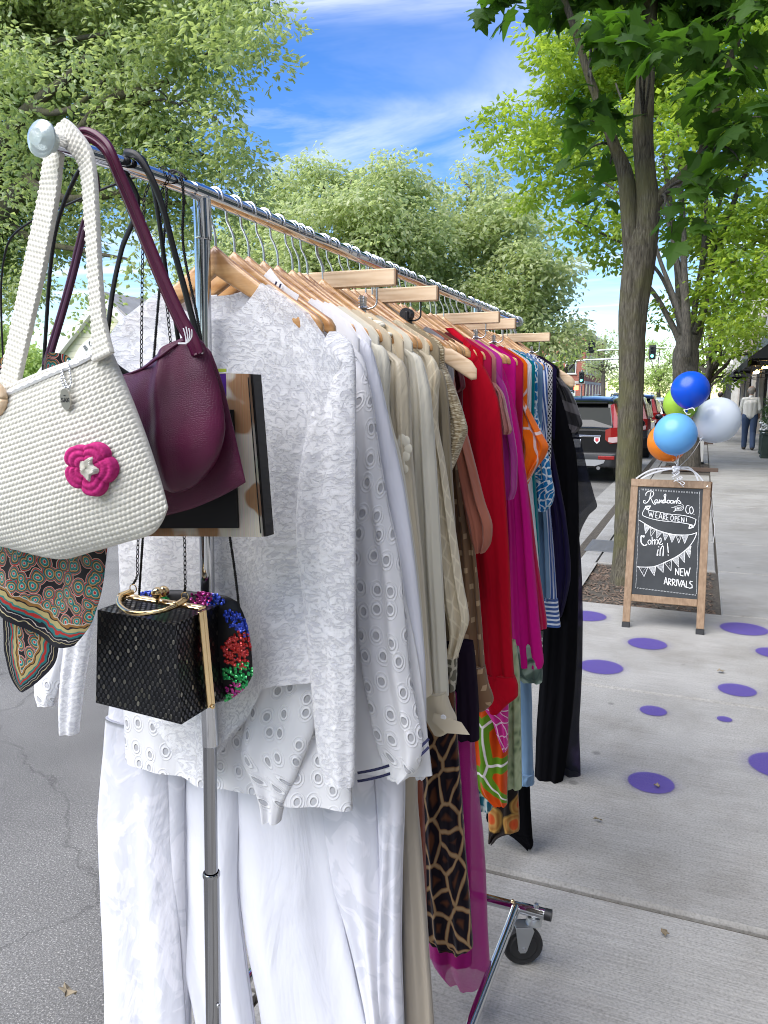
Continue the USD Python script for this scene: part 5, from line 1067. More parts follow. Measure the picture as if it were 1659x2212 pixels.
# ---------------------------------------------------------------- fabrics (patterns lie on the cloth: u, v in metres)
def fabric(name, c1, c2=None, rough=.85, sheen=.25, weave=900, wrinkle=.016, trans=.12, sat=False, col=None, extra=None, alpha=None, spec=.12):
    """cloth with a fine weave and soft wrinkles; col = (nodes, links, output) overrides the flat colour"""
    c2 = c2 or tuple(min(1, x * 1.08) for x in c1)
    n = {"uv": ("texture_coordinate", {}), "mw": ("mapping", {"scale": (11, 2.6, 1)}), "nw": ("noise_texture", {"scale": 1, "detail": 4, "distortion": .8}), "m2": ("mapping", {"scale": (weave, weave, 1)}), "n2": ("noise_texture", {"scale": 1, "detail": 1}),
         "b1": ("bump", {"strength": .8, "distance": wrinkle}), "b2": ("bump", {"strength": .35, "distance": .0006}), "p": ("principled_bsdf", {"roughness": rough, "sheen_weight": sheen, "sheen_roughness": .4, "specular_ior_level": spec}),
         "t": ("translucent_bsdf", {"color": c1}), "mx": ("mix_closure", {"fac": trans}), "nc": ("noise_texture", {"scale": 6, "detail": 3}), "cm": ("mix", {"color1": c1, "color2": c2})}
    l = [("uv.UV", "mw.vector"), ("mw.vector", "nw.vector"), ("uv.UV", "m2.vector"), ("m2.vector", "n2.vector"), ("nw.fac", "b1.height"), ("n2.fac", "b2.height"), ("b1.normal", "b2.normal"), ("b2.normal", "p.normal"),
         ("uv.UV", "nc.vector"), ("nc.fac", "cm.fac"), ("p.BSDF", "mx.closure1"), ("t.BSDF", "mx.closure2")]
    if col:
        n.update(col[0]); l += col[1]; l += [(col[2], "p.base_color"), (col[2], "t.color")]
    else: l += [("cm.color", "p.base_color")]
    out = 'mx.closure'
    if alpha is not None:
        n["tr"] = ("transparent_bsdf", {"color": (1, 1, 1)}); n["ma"] = ("mix_closure", {"fac": alpha if not isinstance(alpha, tuple) else .5})
        l += [("tr.BSDF", "ma.closure1"), ("mx.closure", "ma.closure2")]
        if isinstance(alpha, tuple): n.update(alpha[0]); l += alpha[1] + [(alpha[2], "ma.fac")]
        out = 'ma.closure'
    if extra: n.update(extra[0]); l = [q for q in l if q[1] not in [e[1] for e in extra[1]]] + extra[1]
    return mat(name, n, l, surface=out)
W_ = (.82, .82, .83)
fabric('cotton_white', (.78, .78, .80), (.82, .82, .83), wrinkle=.008)
fabric('satin_white', (.72, .73, .79), rough=.45, wrinkle=.014, sheen=.1, spec=.5)
# lace: raised cords outlining motifs on a half open net
lace_n = {"ml": ("mapping", {"scale": (56, 84, 1)}), "nl": ("noise_texture", {"scale": 1, "detail": 2.5, "distortion": 2.2, "roughness": .55}), "sb": ("math", {"math_type": "subtract", "value2": .5}), "ab": ("math", {"math_type": "absolute"}),
    "cd": ("map_range", {"from_min": .0, "from_max": .035, "to_min": 1, "to_max": 0, "clamp": True}), "mo": ("map_range", {"from_min": .44, "from_max": .50, "to_min": 0, "to_max": .62, "clamp": True}), "mxh": ("math", {"math_type": "maximum"}),
    "vh": ("voronoi_texture", {"dimensions": "2D", "feature": "distance_to_edge", "scale": 420, "randomness": .3}), "vr": ("map_range", {"from_min": .05, "from_max": .2, "to_min": 1.0, "to_max": .82, "clamp": True}), "am": ("math", {"math_type": "maximum"}),
    "cr": ("rgb_ramp", {"ramp": [(0, (.66, .66, .69)), (.55, (.80, .80, .815)), (.75, (.87, .87, .88)), (1, (.93, .93, .94))]}), "bl": ("bump", {"strength": .8, "distance": .0010})}
lace_l = [("uv.UV", "ml.vector"), ("ml.vector", "nl.vector"), ("nl.fac", "sb.value1"), ("sb.value", "ab.value1"), ("ab.value", "cd.value"), ("nl.fac", "mo.value"), ("cd.result", "mxh.value1"), ("mo.result", "mxh.value2"), ("uv.UV", "vh.vector"), ("vh.distance", "vr.value"), ("mxh.value", "cr.fac"),
    ("mxh.value", "bl.height"), ("b1.normal", "bl.normal")]
fabric('lace_white', W_, wrinkle=.004, col=(lace_n, lace_l, "cr.color"), alpha=({}, [("vr.result", "am.value1"), ("mo.result", "am.value2")], "am.value"), extra=({"a2": ("math", {"math_type": "maximum"})}, [("am.value", "a2.value1"), ("cd.result", "a2.value2"), ("a2.value", "ma.fac"), ("bl.normal", "p.normal")]), trans=.15)
# eyelet embroidery: round holes inside stitched rings
ey_n = {"me": ("mapping", {"scale": (33, 25, 1)}), "ve": ("voronoi_texture", {"dimensions": "2D", "scale": 1, "randomness": .45}), "ho": ("map_range", {"from_min": .13, "from_max": .155, "to_min": .6, "to_max": 1, "clamp": True}), "ri": ("rgb_ramp", {"ramp": [(0, (0, 0, 0)), (.135, (0, 0, 0)), (.18, (1, 1, 1)), (.25, (1, 1, 1)), (.28, (.45, .45, .45)), (.34, (.45, .45, .45)), (.37, (.66, .66, .66)), (.40, (.66, .66, .66)), (.43, (.45, .45, .45)), (1, (.45, .45, .45))]}),
    "ce": ("mix", {"color1": (.66, .66, .68), "color2": (.88, .88, .89)}), "be": ("bump", {"strength": 1, "distance": .0028})}
ey_l = [("uv.UV", "me.vector"), ("me.vector", "ve.vector"), ("ve.distance", "ho.value"), ("ve.distance", "ri.fac"), ("ri.color", "ce.fac"), ("ri.color", "be.height"), ("b1.normal", "be.normal")]
fabric('eyelet_white', W_, col=(ey_n, ey_l, "ce.color"), alpha=({}, [], "ho.result"), extra=({}, [("be.normal", "p.normal")]), wrinkle=.006)
# burnout: smooth patches on sheer ground
def burnout(name, a, b):
    n = {"mb": ("mapping", {"scale": (15, 11, 1)}), "nb": ("noise_texture", {"scale": 1, "detail": 3, "distortion": 1.8}), "rb": ("rgb_ramp", {"ramp": [(.46, a), (.52, b)]}), "bb": ("bump", {"strength": .8, "distance": .002})}
    fabric(name, b, col=(n, [("uv.UV", "mb.vector"), ("mb.vector", "nb.vector"), ("nb.fac", "rb.fac"), ("nb.fac", "bb.height"), ("b1.normal", "bb.normal")], "rb.color"), extra=({}, [("bb.normal", "p.normal")]), rough=.5, wrinkle=.012)
burnout('burnout_white', (.63, .64, .70), (.73, .73, .79))
fabric('cream', (.68, .58, .41), rough=.7); fabric('ivory', (.68, .65, .54), rough=.6); fabric('ivory_satin', (.60, .53, .39), rough=.4, spec=.5, sheen=.1); fabric('beige', (.42, .37, .30)); fabric('taupe', (.30, .25, .165)); fabric('grey_cotton', (.36, .36, .38))
fabric('terracotta', (.36, .125, .08)); fabric('rust', (.22, .06, .035)); fabric('maroon', (.10, .012, .018)); fabric('red', (.40, .002, .014), rough=.95, sheen=.05); fabric('crimson', (.36, .004, .05)); fabric('orchid', (.38, .025, .24)); fabric('hot_pink', (.50, .004, .19), sheen=.05); fabric('rose_print', (.42, .17, .15))
fabric('white_rib', (.68, .70, .74), wrinkle=.003); fabric('teal', (.0, .16, .19)); fabric('denim', (.075, .16, .28), (.16, .27, .40), wrinkle=.004); fabric('denim_light', (.10, .19, .32), (.22, .34, .48)); fabric('navy', (.008, .005, .032), sheen=.05); fabric('black_cloth', (.0035, .0035, .0045), rough=.95, sheen=.0, spec=.04, trans=0); fabric('black_knit', (.012, .012, .014)); fabric('brown_knit', (.05, .035, .028)); fabric('dark_purple', (.012, .006, .016), sheen=0); fabric('sage', (.30, .36, .22)); fabric('plum', (.12, .02, .09)); fabric('lilac', (.34, .22, .44)); fabric('cobalt', (.01, .04, .30))
def stripes(name, a, b, scale, rot=0., width=.5, **k):
    n = {"ms": ("mapping", {"rotation": (0, 0, rot)}), "ws": ("wave_texture", {"scale": scale / 2, "wave_type": "bands", "bands_direction": "x"}), "rs": ("rgb_ramp", {"ramp": [(max(width - .06, 0), a), (min(width + .06, 1), b)]})}
    fabric(name, a, col=(n, [("uv.UV", "ms.vector"), ("ms.vector", "ws.vector"), ("ws.fac", "rs.fac")], "rs.color"), **k)
stripes('shirt_stripe', (.05, .10, .28), (.62, .66, .74), 34, 0, .62); stripes('cuff_stripe', (.05, .10, .28), (.62, .66, .74), 40, math.pi / 2, .62)
stripes('knit_stripe', (.010, .010, .012), (.075, .07, .075), 7.5, math.pi / 2 + .25, .62); stripes('rib_white', (.55, .57, .62), (.74, .75, .78), 70, 0, .5)
def vor(name, stops, scale, rand=1.0, feature='f1', distort=0, base=(.3, .3, .3), stretch=(1, 1, 1), rot=0, **k):
    n = {"mv": ("mapping", {"scale": tuple(scale * s for s in stretch), "rotation": (0, 0, rot)}), "nd": ("noise_texture", {"scale": .8, "detail": 2}), "da": ("vector_math", {"math_type": "multiply_add", "vector2": (distort, distort, 0)}), "vv": ("voronoi_texture", {"dimensions": "2D", "scale": 1, "randomness": rand, "feature": feature}), "rv": ("rgb_ramp", {"ramp": stops})}
    fabric(name, base, col=(n, [("uv.UV", "mv.vector"), ("mv.vector", "nd.vector"), ("nd.color", "da.vector1"), ("mv.vector", "da.vector3"), ("da.vector", "vv.vector"), ("vv.distance", "rv.fac")], "rv.color"), **k)
vor('diamond_cream', [(0, (.78, .70, .52)), (.06, (.78, .70, .52)), (.10, (.66, .58, .42)), (1, (.58, .50, .36))], 46, .25, 'distance_to_edge', 0, (.6, .5, .36), (1, .6, 1), .5, rough=.45)
n_ = {"mg": ("mapping", {"scale": (60, 420, 1)}), "ng": ("noise_texture", {"scale": 1, "detail": 3, "distortion": .6}), "rg": ("rgb_ramp", {"ramp": [(.35, (.16, .11, .05)), (.5, (.34, .26, .14)), (.58, (.62, .55, .38)), (.7, (.72, .66, .5))]})}
fabric('gold_knit', (.4, .3, .16), col=(n_, [("uv.UV", "mg.vector"), ("mg.vector", "ng.vector"), ("ng.fac", "rg.fac")], "rg.color"), rough=.5, spec=.6)
n_ = {"bs": ("brick_texture", {"color1": (.42, .29, .17), "color2": (.46, .32, .19), "mortar": (.20, .115, .062), "scale": 1, "mortar_size": .014, "brick_width": .042, "row_height": .040, "offset": .5, "mortar_smooth": .02})}
fabric('tan_squares', (.2, .12, .07), col=(n_, [("uv.UV", "bs.vector")], "bs.color"), rough=.7)
vor('giraffe', [(0, (.40, .27, .14)), (.035, (.40, .27, .14)), (.07, (.24, .12, .055)), (.10, (.012, .008, .014)), (.30, (.010, .007, .012)), (.42, (.10, .035, .016)), (1, (.14, .05, .02))], 15, .8, 'distance_to_edge', .25, (.3, .2, .1), (1.5, 1, 1), .7)
vor('bold_print', [(0, (.78, .74, .72)), (.022, (.78, .74, .72)), (.03, (.11, .26, .015)), (.15, (.12, .28, .015)), (.17, (.60, .07, .004)), (1, (.56, .06, .004))], 7.5, .75, 'distance_to_edge', .2, (.3, .2, .02))
vor('pink_net', [(0, (.78, .6, .68)), (.04, (.78, .6, .68)), (.06, (.62, .03, .28)), (1, (.6, .02, .26))], 30, .4, 'distance_to_edge', .1, (.6, .03, .3))
vor('orange_print', [(0, (.72, .58, .56)), (.022, (.72, .58, .56)), (.032, (.78, .15, .004)), (1, (.74, .12, .004))], 7.0, .9, 'distance_to_edge', .5, (.7, .12, .01))
vor('blue_print', [(0, (.62, .70, .74)), (.09, (.62, .70, .74)), (.13, (.01, .16, .38)), (1, (.0, .13, .34))], 38, 1, 'distance_to_edge', .9, (.02, .15, .35))
vor('sage_floral', [(0, (.12, .17, .10)), (.1, (.18, .24, .13)), (.25, (.30, .37, .21)), (.5, (.40, .46, .28)), (1, (.24, .30, .18))], 26, 1, 'f1', .6, (.3, .36, .2))
vor('sage_dye', [(0, (.05, .08, .07)), (.12, (.10, .15, .12)), (.2, (.26, .34, .28)), (1, (.30, .38, .31))], 14, 1, 'distance_to_edge', 1.4, (.2, .3, .24))
vor('orange_floral', [(0, (.52, .06, .015)), (.18, (.50, .09, .02)), (.24, (.44, .24, .07)), (.36, (.30, .13, .03)), (.44, (.42, .24, .06)), (.54, (.02, .014, .012)), (1, (.014, .012, .01))], 13, .9, 'f1', .5, (.3, .15, .05))
vor('houndstooth', [(0, (.02, .02, .022)), (.34, (.02, .02, .022)), (.40, (.62, .62, .62)), (1, (.66, .66, .66))], 90, .0, 'f1', .0, (.3, .3, .3), (1, 1, 1), .78)
vor('floral_dark', [(0, (.35, .06, .03)), (.25, (.25, .05, .03)), (.35, (.02, .10, .06)), (.5, (.015, .02, .02)), (1, (.01, .01, .012))], 40, 1, 'f1', .4, (.1, .05, .03))
vor('teal_print', [(0, (.5, .55, .55)), (.12, (.4, .5, .5)), (.2, (.02, .14, .2)), (1, (.01, .08, .14))], 30, 1, 'distance_to_edge', .6, (.1, .2, .25))
fabric('magenta_sheer', (.40, .012, .21), rough=.5, alpha=.74, wrinkle=.003, trans=.35); fabric('magenta_lining', (.36, .006, .16), rough=.5)
nz_ = {"mz": ("mapping", {"scale": (9, 7, 1)}), "nz": ("noise_texture", {"scale": 1, "detail": 2}), "rz": ("rgb_ramp", {"ramp": [(.5, (.008, .008, .013)), (.60, (.03, .02, .05)), (.68, (.06, .075, .10))]})}
fabric('black_sheer', (.006, .006, .010), rough=.8, alpha=.86, trans=.15, sheen=0, col=(nz_, [("uv.UV", "mz.vector"), ("mz.vector", "nz.vector"), ("nz.fac", "rz.fac")], "rz.color"))
fabric('black_chiffon', (.008, .009, .014), rough=.8, alpha=.74, trans=.2, sheen=0)

# ---------------------------------------------------------------- garments
def ring_loft(C, HW, D, Yc, zs, k=3, amp=.3, seed=0, n=72, power=.75, closed=True, skew=0.):
    """an upright tube of cloth: centre C(v), half width HW(v), half depth D(v), with k folds that deepen downwards"""
    m = len(zs); a = np.linspace(0, 2 * np.pi, n, endpoint=False); v = np.linspace(0, 1, m)[:, None]
    ca, sa = np.cos(a)[None], np.sin(a)[None]
    X = np.sign(ca) * np.abs(ca) ** power; Yy = np.sign(sa) * np.abs(sa) ** .9
    ph = seed * 1.7
    f = np.sin(k * 2.0 * X + ph + .9 * np.sin(v * 3 + ph)) * .6 + np.sin(k * 3.7 * X - ph * 1.3 + 1.1 * np.sin(v * 2.1)) * .4
    fold = amp * f * np.clip(v * 2.2, 0, 1) ** .8 * (1 - np.abs(X) ** 6)
    x = C[:, None] + HW[:, None] * X
    y_ = Yc[:, None] + D[:, None] * (Yy + fold * (.9 if closed else .9))
    z = np.repeat(zs[:, None], n, 1)
    P = np.stack([x, y_, z], -1)
    nzv = fbm(np.stack([P[..., 0] * 9 + seed, P[..., 1] * 9, P[..., 2] * 5], -1), seed, 3)
    P[..., 1] += nzv * .35 * D[:, None]; P[..., 0] += nzv * .06 * HW[:, None] * (np.abs(X) < .99)
    return P
def grid_mesh(P, wrap=True, cap_top=False, cap_bot=False):
    m, n = P.shape[:2]; v = P.reshape(-1, 3); f = [grid_faces(n, m, wrap=wrap)[:, ::-1]]
    if cap_top: v = np.vstack([v, P[0].mean(0)]); c = len(v) - 1; k = np.arange(n); f.append(np.c_[np.full(n, c), k, (k + 1) % n][:, ::-1])
    return trimesh.Trimesh(v, np.vstack(f), process=False)
def uvs(m, P):
    n = P.shape[1]; w = np.linalg.norm(np.diff(np.concatenate([P, P[:, :1]], 1), axis=1), axis=2); u = np.concatenate([np.zeros((len(P), 1)), np.cumsum(w, 1)[:, :-1]], 1)
    # mirror the second half so that no seam shows at the side facing the camera
    half = u.max(1, keepdims=True) / 2; u = np.where(u > half, u, u); q = np.c_[u.ravel(), P[..., 2].ravel()]
    if len(m.vertices) > len(q): q = np.vstack([q, q[:len(m.vertices) - len(q)]])
    return q
def ruffle(P):
    q = np.stack([P[..., 0] * 90, P[..., 1] * 40, P[..., 2] * 150], -1); a = meshkit.noise(q, 3); b_ = meshkit.noise(q * .45 + 9, 5)
    return (1 - np.abs(2 * a - 1)) ** 2.5 * np.clip(b_ * 1.8 - .35, .15, 1)
def drape(par, name, Y, rows, matn, D=.016, k=2, amp=.3, seed=0, m=64, n=64, to=None, power=.75, tilt=0., top=.25, label=None, hem=0., ruff=0., yaw=0.):
    """a hanging piece of cloth whose outline at distance Y passes through rows of (y, left, right) as seen in the photograph"""
    rows = sorted(rows); A_, B_ = [], []
    for y_, xl, xr in rows: A_.append(at(xl, y_, Y)); B_.append(at(xr, y_, Y))
    A_, B_ = np.array(A_), np.array(B_); z = (A_[:, 2] + B_[:, 2]) / 2
    if to is not None and z[-1] > to:
        s = (z[-1] - to) / max(z[-2] - z[-1], 1e-3); s = min(s, 1.2)
        A_ = np.vstack([A_, A_[-1] + (A_[-1] - A_[-2]) * s * .5]); B_ = np.vstack([B_, B_[-1] + (B_[-1] - B_[-2]) * s * .5]); z = np.r_[z, to]
    from scipy.interpolate import PchipInterpolator
    o = np.argsort(z); zs = np.linspace(z.max(), z.min(), m)
    L_ = PchipInterpolator(z[o], A_[o, 0])(zs); R_ = PchipInterpolator(z[o], B_[o, 0])(zs)
    v = np.linspace(0, 1, m); d = D * np.clip(top + (1 - top) * (v / .12) ** .6, 0, 1)
    P = ring_loft((L_ + R_) / 2, np.maximum(np.abs(R_ - L_) / 2, .002), d, np.full(m, Y) + tilt * v, zs, k, amp, seed, n, power)
    if ruff: P[..., 1] -= ruff * ruffle(P)
    if yaw: P[..., 1] += yaw * (P[..., 0] - P[..., 0].mean())
    if hem: P[..., 2] += hem * v[:, None] ** 6 * np.sin(6 * P[..., 0] * 12 + seed)
    g_ = grid_mesh(P, cap_top=True)
    return part(par, name, g_, matn, uv=uvs(g_, P), label=label)
def torso(par, Y, matn, ws=.174, wh=.175, top=.118, hem=1.0, D=.018, seed=0, neck=.095, k=3, amp=.5, name='body', slope=.50, dip=.045, rz=0., hemf=None, x0=RX, m=60, n=110, label=None, ruff=0.):
    """front and back of a top on its hanger: neck opening, sloping shoulders, folds that deepen to the hem; heights measured from the rail"""
    v = np.linspace(0, 1, m)[:, None]; a = np.linspace(0, 2 * np.pi, n, endpoint=False)[None]
    X = np.sign(np.cos(a)) * np.abs(np.cos(a)) ** .55; S = np.sign(np.sin(a)) * np.abs(np.sin(a)) ** .7   # S<0 faces the camera
    ax = np.abs(X) * ws
    axn = np.maximum(ax, neck); zsh = RZ + HTOP + .004 - HDROP * hanger_drop(np.minimum(axn, HW) / HW) - np.maximum(axn - HW, 0) * 1.2 - np.where(ax < neck, (dip * (1 - (ax / neck) ** 2)) * (S < 0) + .012 * (1 - (ax / neck) ** 2) * (S >= 0), 0)
    zh = hem if hemf is None else hemf(X)
    z = zsh + (zh - zsh) * v; x = x0 + X * (ws + (wh - ws) * v ** .7)
    d = np.maximum(D * np.clip(.35 + .65 * (v / .18) ** .7, 0, 1), .0105)
    ph = seed * 1.31; f = np.sin(k * 2.3 * X + ph + .8 * np.sin(3 * v + ph)) * .6 + np.sin(k * 4.1 * X - ph + np.sin(2 * v)) * .4
    y_ = Y + d * (S + amp * f * np.clip(v * 1.6, 0, 1) * (1 - np.abs(X) ** 8)) - .020 * np.minimum(ax / HW, 1.1) ** 2 * np.clip(1 - v * 2, 0, 1)
    P = np.stack([x, y_, np.broadcast_to(z, x.shape)], -1)
    P[..., 1] += fbm(np.stack([P[..., 0] * 9 + seed, P[..., 2] * 6, 0 * x], -1), seed, 3) * D * .5
    if ruff: P[..., 1] -= ruff * ruffle(P)
    if rz: c, s = math.cos(rz), math.sin(rz); q = P[..., :2] - (x0, Y); P[..., :2] = np.stack([q[..., 0] * c - q[..., 1] * s, q[..., 0] * s + q[..., 1] * c], -1) + (x0, Y)
    g_ = grid_mesh(P); return part(par, name, g_, matn, uv=uvs(g_, P), label=label)
def sleeve(par, Y, matn, side, z1, w0=.075, w1=.06, x1=None, D=.016, seed=0, ws=.172, ztop=None, name='sleeve'):
    zt = RZ + HTOP - HDROP - .005 if ztop is None else ztop
    zs = np.linspace(zt, z1, 46); v = np.linspace(0, 1, 46); xo = RX + side * (ws + .012); xe = RX + side * (x1 if x1 else ws + .03)
    out = xo + (xe - xo) * v; w = w0 + (w1 - w0) * v; w = w * np.clip(.2 + 3 * v ** .6, 0, 1)
    P = ring_loft(out - side * w / 2, w / 2, D * np.clip(.3 + 5 * v, 0, 1), np.full(46, Y - .012), zs, 2, .35, seed, 40)
    g_ = grid_mesh(P, cap_top=True); return part(par, name, g_, matn, uv=uvs(g_, P))
def garment(name, label, cat, Y, hang='wood', rz=0.):
    t = thing(name, label, cat, (RX, Y, RZ))
    if hang: hanger(Y, hang, 0.0, 'wooden hanger holding the ' + ' '.join(label.split()[:7]).rstrip(','))
    return t
def sh(rows): return rows
# -- white group
t = garment('lace_jacket', 'sheer white floral lace jacket, frontmost garment just behind the pole', 'jacket', .985, rz=.02)
def hemf(X):
    px_ = 500 + X * 265; yv = np.interp(px_, [235, 300, 350, 395, 425, 470, 500, 545, 592, 620, 770], [1560, 1600, 1640, 1702, 1710, 1650, 1600, 1560, 1482, 1470, 1440])
    return np.interp(yv, [1400, 1720], [at(600, 1400, .985)[2], at(600, 1720, .985)[2]])
torso(t, .985, 'lace_white', ws=.214, wh=.205, hem=.97, D=.015, seed=1, neck=.085, dip=.05, amp=.45, k=3, hemf=hemf, m=190, n=330, ruff=.0015)
drape(t, 'sleeve', .972, [(716, 712, 726), (728, 704, 745), (745, 697, 760), (775, 690, 767), (800, 684, 768), (900, 668, 769), (1050, 645, 768), (1150, 640, 768), (1300, 655, 767), (1500, 675, 767), (1640, 690, 766), (1692, 703, 763)], 'lace_white', D=.013, k=2, amp=.35, seed=2, m=210, n=110, ruff=.0014)
drape(t, 'sleeve', .975, [(720, 238, 290), (850, 205, 285), (1000, 180, 262), (1200, 160, 228), (1400, 140, 190), (1560, 131, 168), (1582, 133, 165)], 'lace_white', D=.013, k=2, amp=.35, seed=3, m=180, n=80, ruff=.0014)
# neck labels
plain('label_white', (.80, .80, .80), .8); plain('label_cream', (.66, .62, .50), .8); plain('ink_black', (.02, .02, .02), .8); plain('ink_grey', (.25, .24, .2), .8)
def neck_label(px0, py0, px1, py1, Y, matn, text, par, ink='ink_black'):
    a, b_ = at(px0, py0, Y), at(px1, py1, Y); c = (a + b_) / 2; l = part(par, 'label', box(c, (abs(b_[0] - a[0]), .0012, abs(a[2] - b_[2]))), matn, smooth=False)
    for i, s in enumerate(text):
        hgt = abs(a[2] - b_[2]) * .22; m = meshkit.text_mesh(s, hgt, .0006, bold=True); w = m.bounds[1][0]; m.apply_translation((-w / 2, 0, 0)); m.apply_scale(min(1, abs(b_[0] - a[0]) * .9 / w))
        m.apply_transform(frame((c[0], Y - .0012, max(a[2], b_[2]) - hgt * (1.6 + i * 1.6)), (1, 0, 0), (0, 0, 1))); part(l, 'print', m, ink, smooth=False)
t = garment('eyelet_blouse', 'white eyelet blouse with wide hem showing below the lace jacket at left', 'blouse', 1.035, rz=.03)
torso(t, 1.035, 'eyelet_white', ws=.200, wh=.225, hem=at(300, 1648, 1.035)[2], D=.020, seed=4, neck=.08, dip=.012, amp=.5, k=4, m=110, n=180, x0=RX - .035)
neck_label(447, 638, 470, 664, 1.022, 'label_white', ['AND WEAR', 'Dry Flat'], t); neck_label(473, 640, 503, 680, 1.026, 'label_cream', ['MPS/0003'], t, 'ink_grey')
drape(t, 'sleeve', 1.010, [(1000, 600, 690), (1150, 592, 700), (1300, 580, 704), (1450, 556, 700), (1560, 536, 680), (1640, 523, 650), (1690, 545, 632), (1740, 566, 612), (1770, 572, 606)], 'eyelet_white', D=.016, k=2, amp=.4, seed=5, m=110)
drape(t, 'sleeve', 1.045, [(1150, 130, 200), (1300, 112, 175), (1420, 92, 150), (1500, 78, 122), (1520, 84, 116)], 'eyelet_white', D=.014, k=2, amp=.4, seed=6)
t = garment('sailor_blouse', 'white sailor blouse with double navy stripes round collar and hem', 'blouse', 1.075, rz=.05)
A0 = drape(t, 'body', 1.075, [(650, 570, 610), (700, 545, 690), (745, 530, 752), (790, 522, 776), (900, 510, 790), (1200, 500, 840), (1450, 490, 888), (1600, 486, 905), (1660, 486, 912)], 'cotton_white', D=.016, k=3, amp=.3, seed=7, n=120, yaw=.25)
plain('navy_trim', (.012, .014, .06), .7)
for dz in (0, 18):
    P = [at(x, y_ + dz - 14, 1.045 + .25 * (x - 700) / 1659. * 1.1) for x, y_ in ((772, 1684), (800, 1679), (840, 1668), (880, 1648), (905, 1630), (926, 1610))]
    part(t, 'stripe', strip(spline(P, 24), .0042, (0, 1, 0)), 'navy_trim', smooth=40)
cl = part(t, 'collar', strip(spline([at(574, 590, 1.05), at(590, 612, 1.045), at(612, 634, 1.04), at(640, 652, 1.04)], 16), .022, (0, 1, 0)), 'cotton_white', smooth=40)
for q in (0, 1): part(cl, 'collar_stripe', strip(np.array([at(597 + q * 9, 608 + q * 5, 1.035), at(592 + q * 9, 622 + q * 6, 1.035)]), .0026, (0, 1, 0)), 'navy_trim', smooth=False)
t = garment('eyelet_blouse', 'white eyelet blouse whose long sleeve with big ringed holes hangs at the right', 'blouse', 1.12, rz=.02)
torso(t, 1.12, 'cotton_white', ws=.18, wh=.17, hem=.98, D=.018, seed=8)
drape(t, 'sleeve', 1.085, [(770, 755, 768), (800, 750, 785), (835, 750, 797), (950, 755, 815), (1080, 758, 836), (1200, 762, 862), (1330, 772, 876), (1440, 782, 886), (1530, 798, 903), (1600, 812, 915), (1645, 828, 908), (1678, 842, 878)], 'eyelet_white', D=.020, k=2, amp=.4, seed=9, m=120, n=90)
t = garment('white_shirt', 'plain white shirt with long smooth sleeve between the eyelet and cream sleeves', 'shirt', 1.165, rz=.0)
torso(t, 1.165, 'cotton_white', ws=.18, wh=.17, hem=.93, D=.018, seed=10)
drape(t, 'sleeve', 1.14, [(712, 735, 752), (728, 738, 780), (748, 742, 800), (800, 755, 815), (880, 765, 833), (1080, 790, 877), (1282, 820, 904), (1450, 845, 919), (1560, 865, 920), (1625, 880, 914)], 'satin_white', D=.017, k=2, amp=.3, seed=11)
drape(t, 'cuff', 1.15, [(1598, 895, 915), (1650, 896, 916), (1678, 900, 919)], 'cotton_white', D=.014, seed=12)
# white and beige trousers below
def trousers(label, Y, rows, matn, seed, D=.022, hang=False, to=.16, k=2, amp=.4, name='trousers'):
    t = thing(name, label, 'trousers' if name == 'trousers' else 'skirt', (RX, Y, RZ))
    if isinstance(rows[0], list):
        for i, r in enumerate(rows): drape(t, 'leg', Y + .012 * i, r, matn, D=D, k=k, amp=amp, seed=seed + i, to=to, m=80, n=90, top=1)
        drape(t, 'waist', Y + .006, [(1430, min(r[0][1] for r in rows) + 14, max(r[0][2] for r in rows) - 14), (rows[0][0][0] + 30, min(r[0][1] for r in rows) + 3, max(r[0][2] for r in rows) - 3)], matn, D=D * .9, seed=seed + 5)
    return t
trousers('white burnout floral trousers, left leg outermost at the left of the rack', 1.075, [[(1560, 232, 372), (1640, 226, 370), (1720, 219, 372), (1800, 217, 376), (1950, 222, 386), (2100, 226, 396), (2215, 230, 404)], [(1560, 300, 420), (1700, 300, 400), (2215, 320, 410)]], 'burnout_white', 20)
trousers('plain white satin trousers hanging in the middle behind the pole', 1.11, [[(1560, 352, 520), (1700, 360, 520), (1900, 372, 514), (2050, 396, 530), (2215, 430, 552)], [(1560, 470, 705), (1700, 496, 712), (1800, 508, 720), (1900, 514, 732), (2050, 532, 765), (2215, 562, 800)]], 'satin_white', 24, D=.028)
trousers('white burnout patterned trousers at the right of the white group', 1.125, [[(1600, 690, 800), (1700, 692, 812), (1800, 698, 818), (1900, 715, 824), (2000, 745, 828), (2100, 772, 832), (2215, 795, 838)], [(1600, 795, 872), (1700, 812, 872), (1850, 818, 868), (2000, 812, 866), (2215, 808, 873)]], 'burnout_white', 28)
trousers('wide beige trousers beside the white ones, reaching the bottom edge', 1.20, [[(1600, 852, 902), (1700, 850, 900), (1850, 850, 910), (2000, 850, 922), (2215, 850, 938)], [(1600, 830, 880), (2215, 830, 890)]], 'beige', 32, k=3)
trousers('rust coloured trousers, a narrow strip left of the giraffe print', 1.36, [[(1600, 860, 909), (1750, 862, 914), (2000, 868, 922), (2215, 872, 930)]], 'rust', 36)
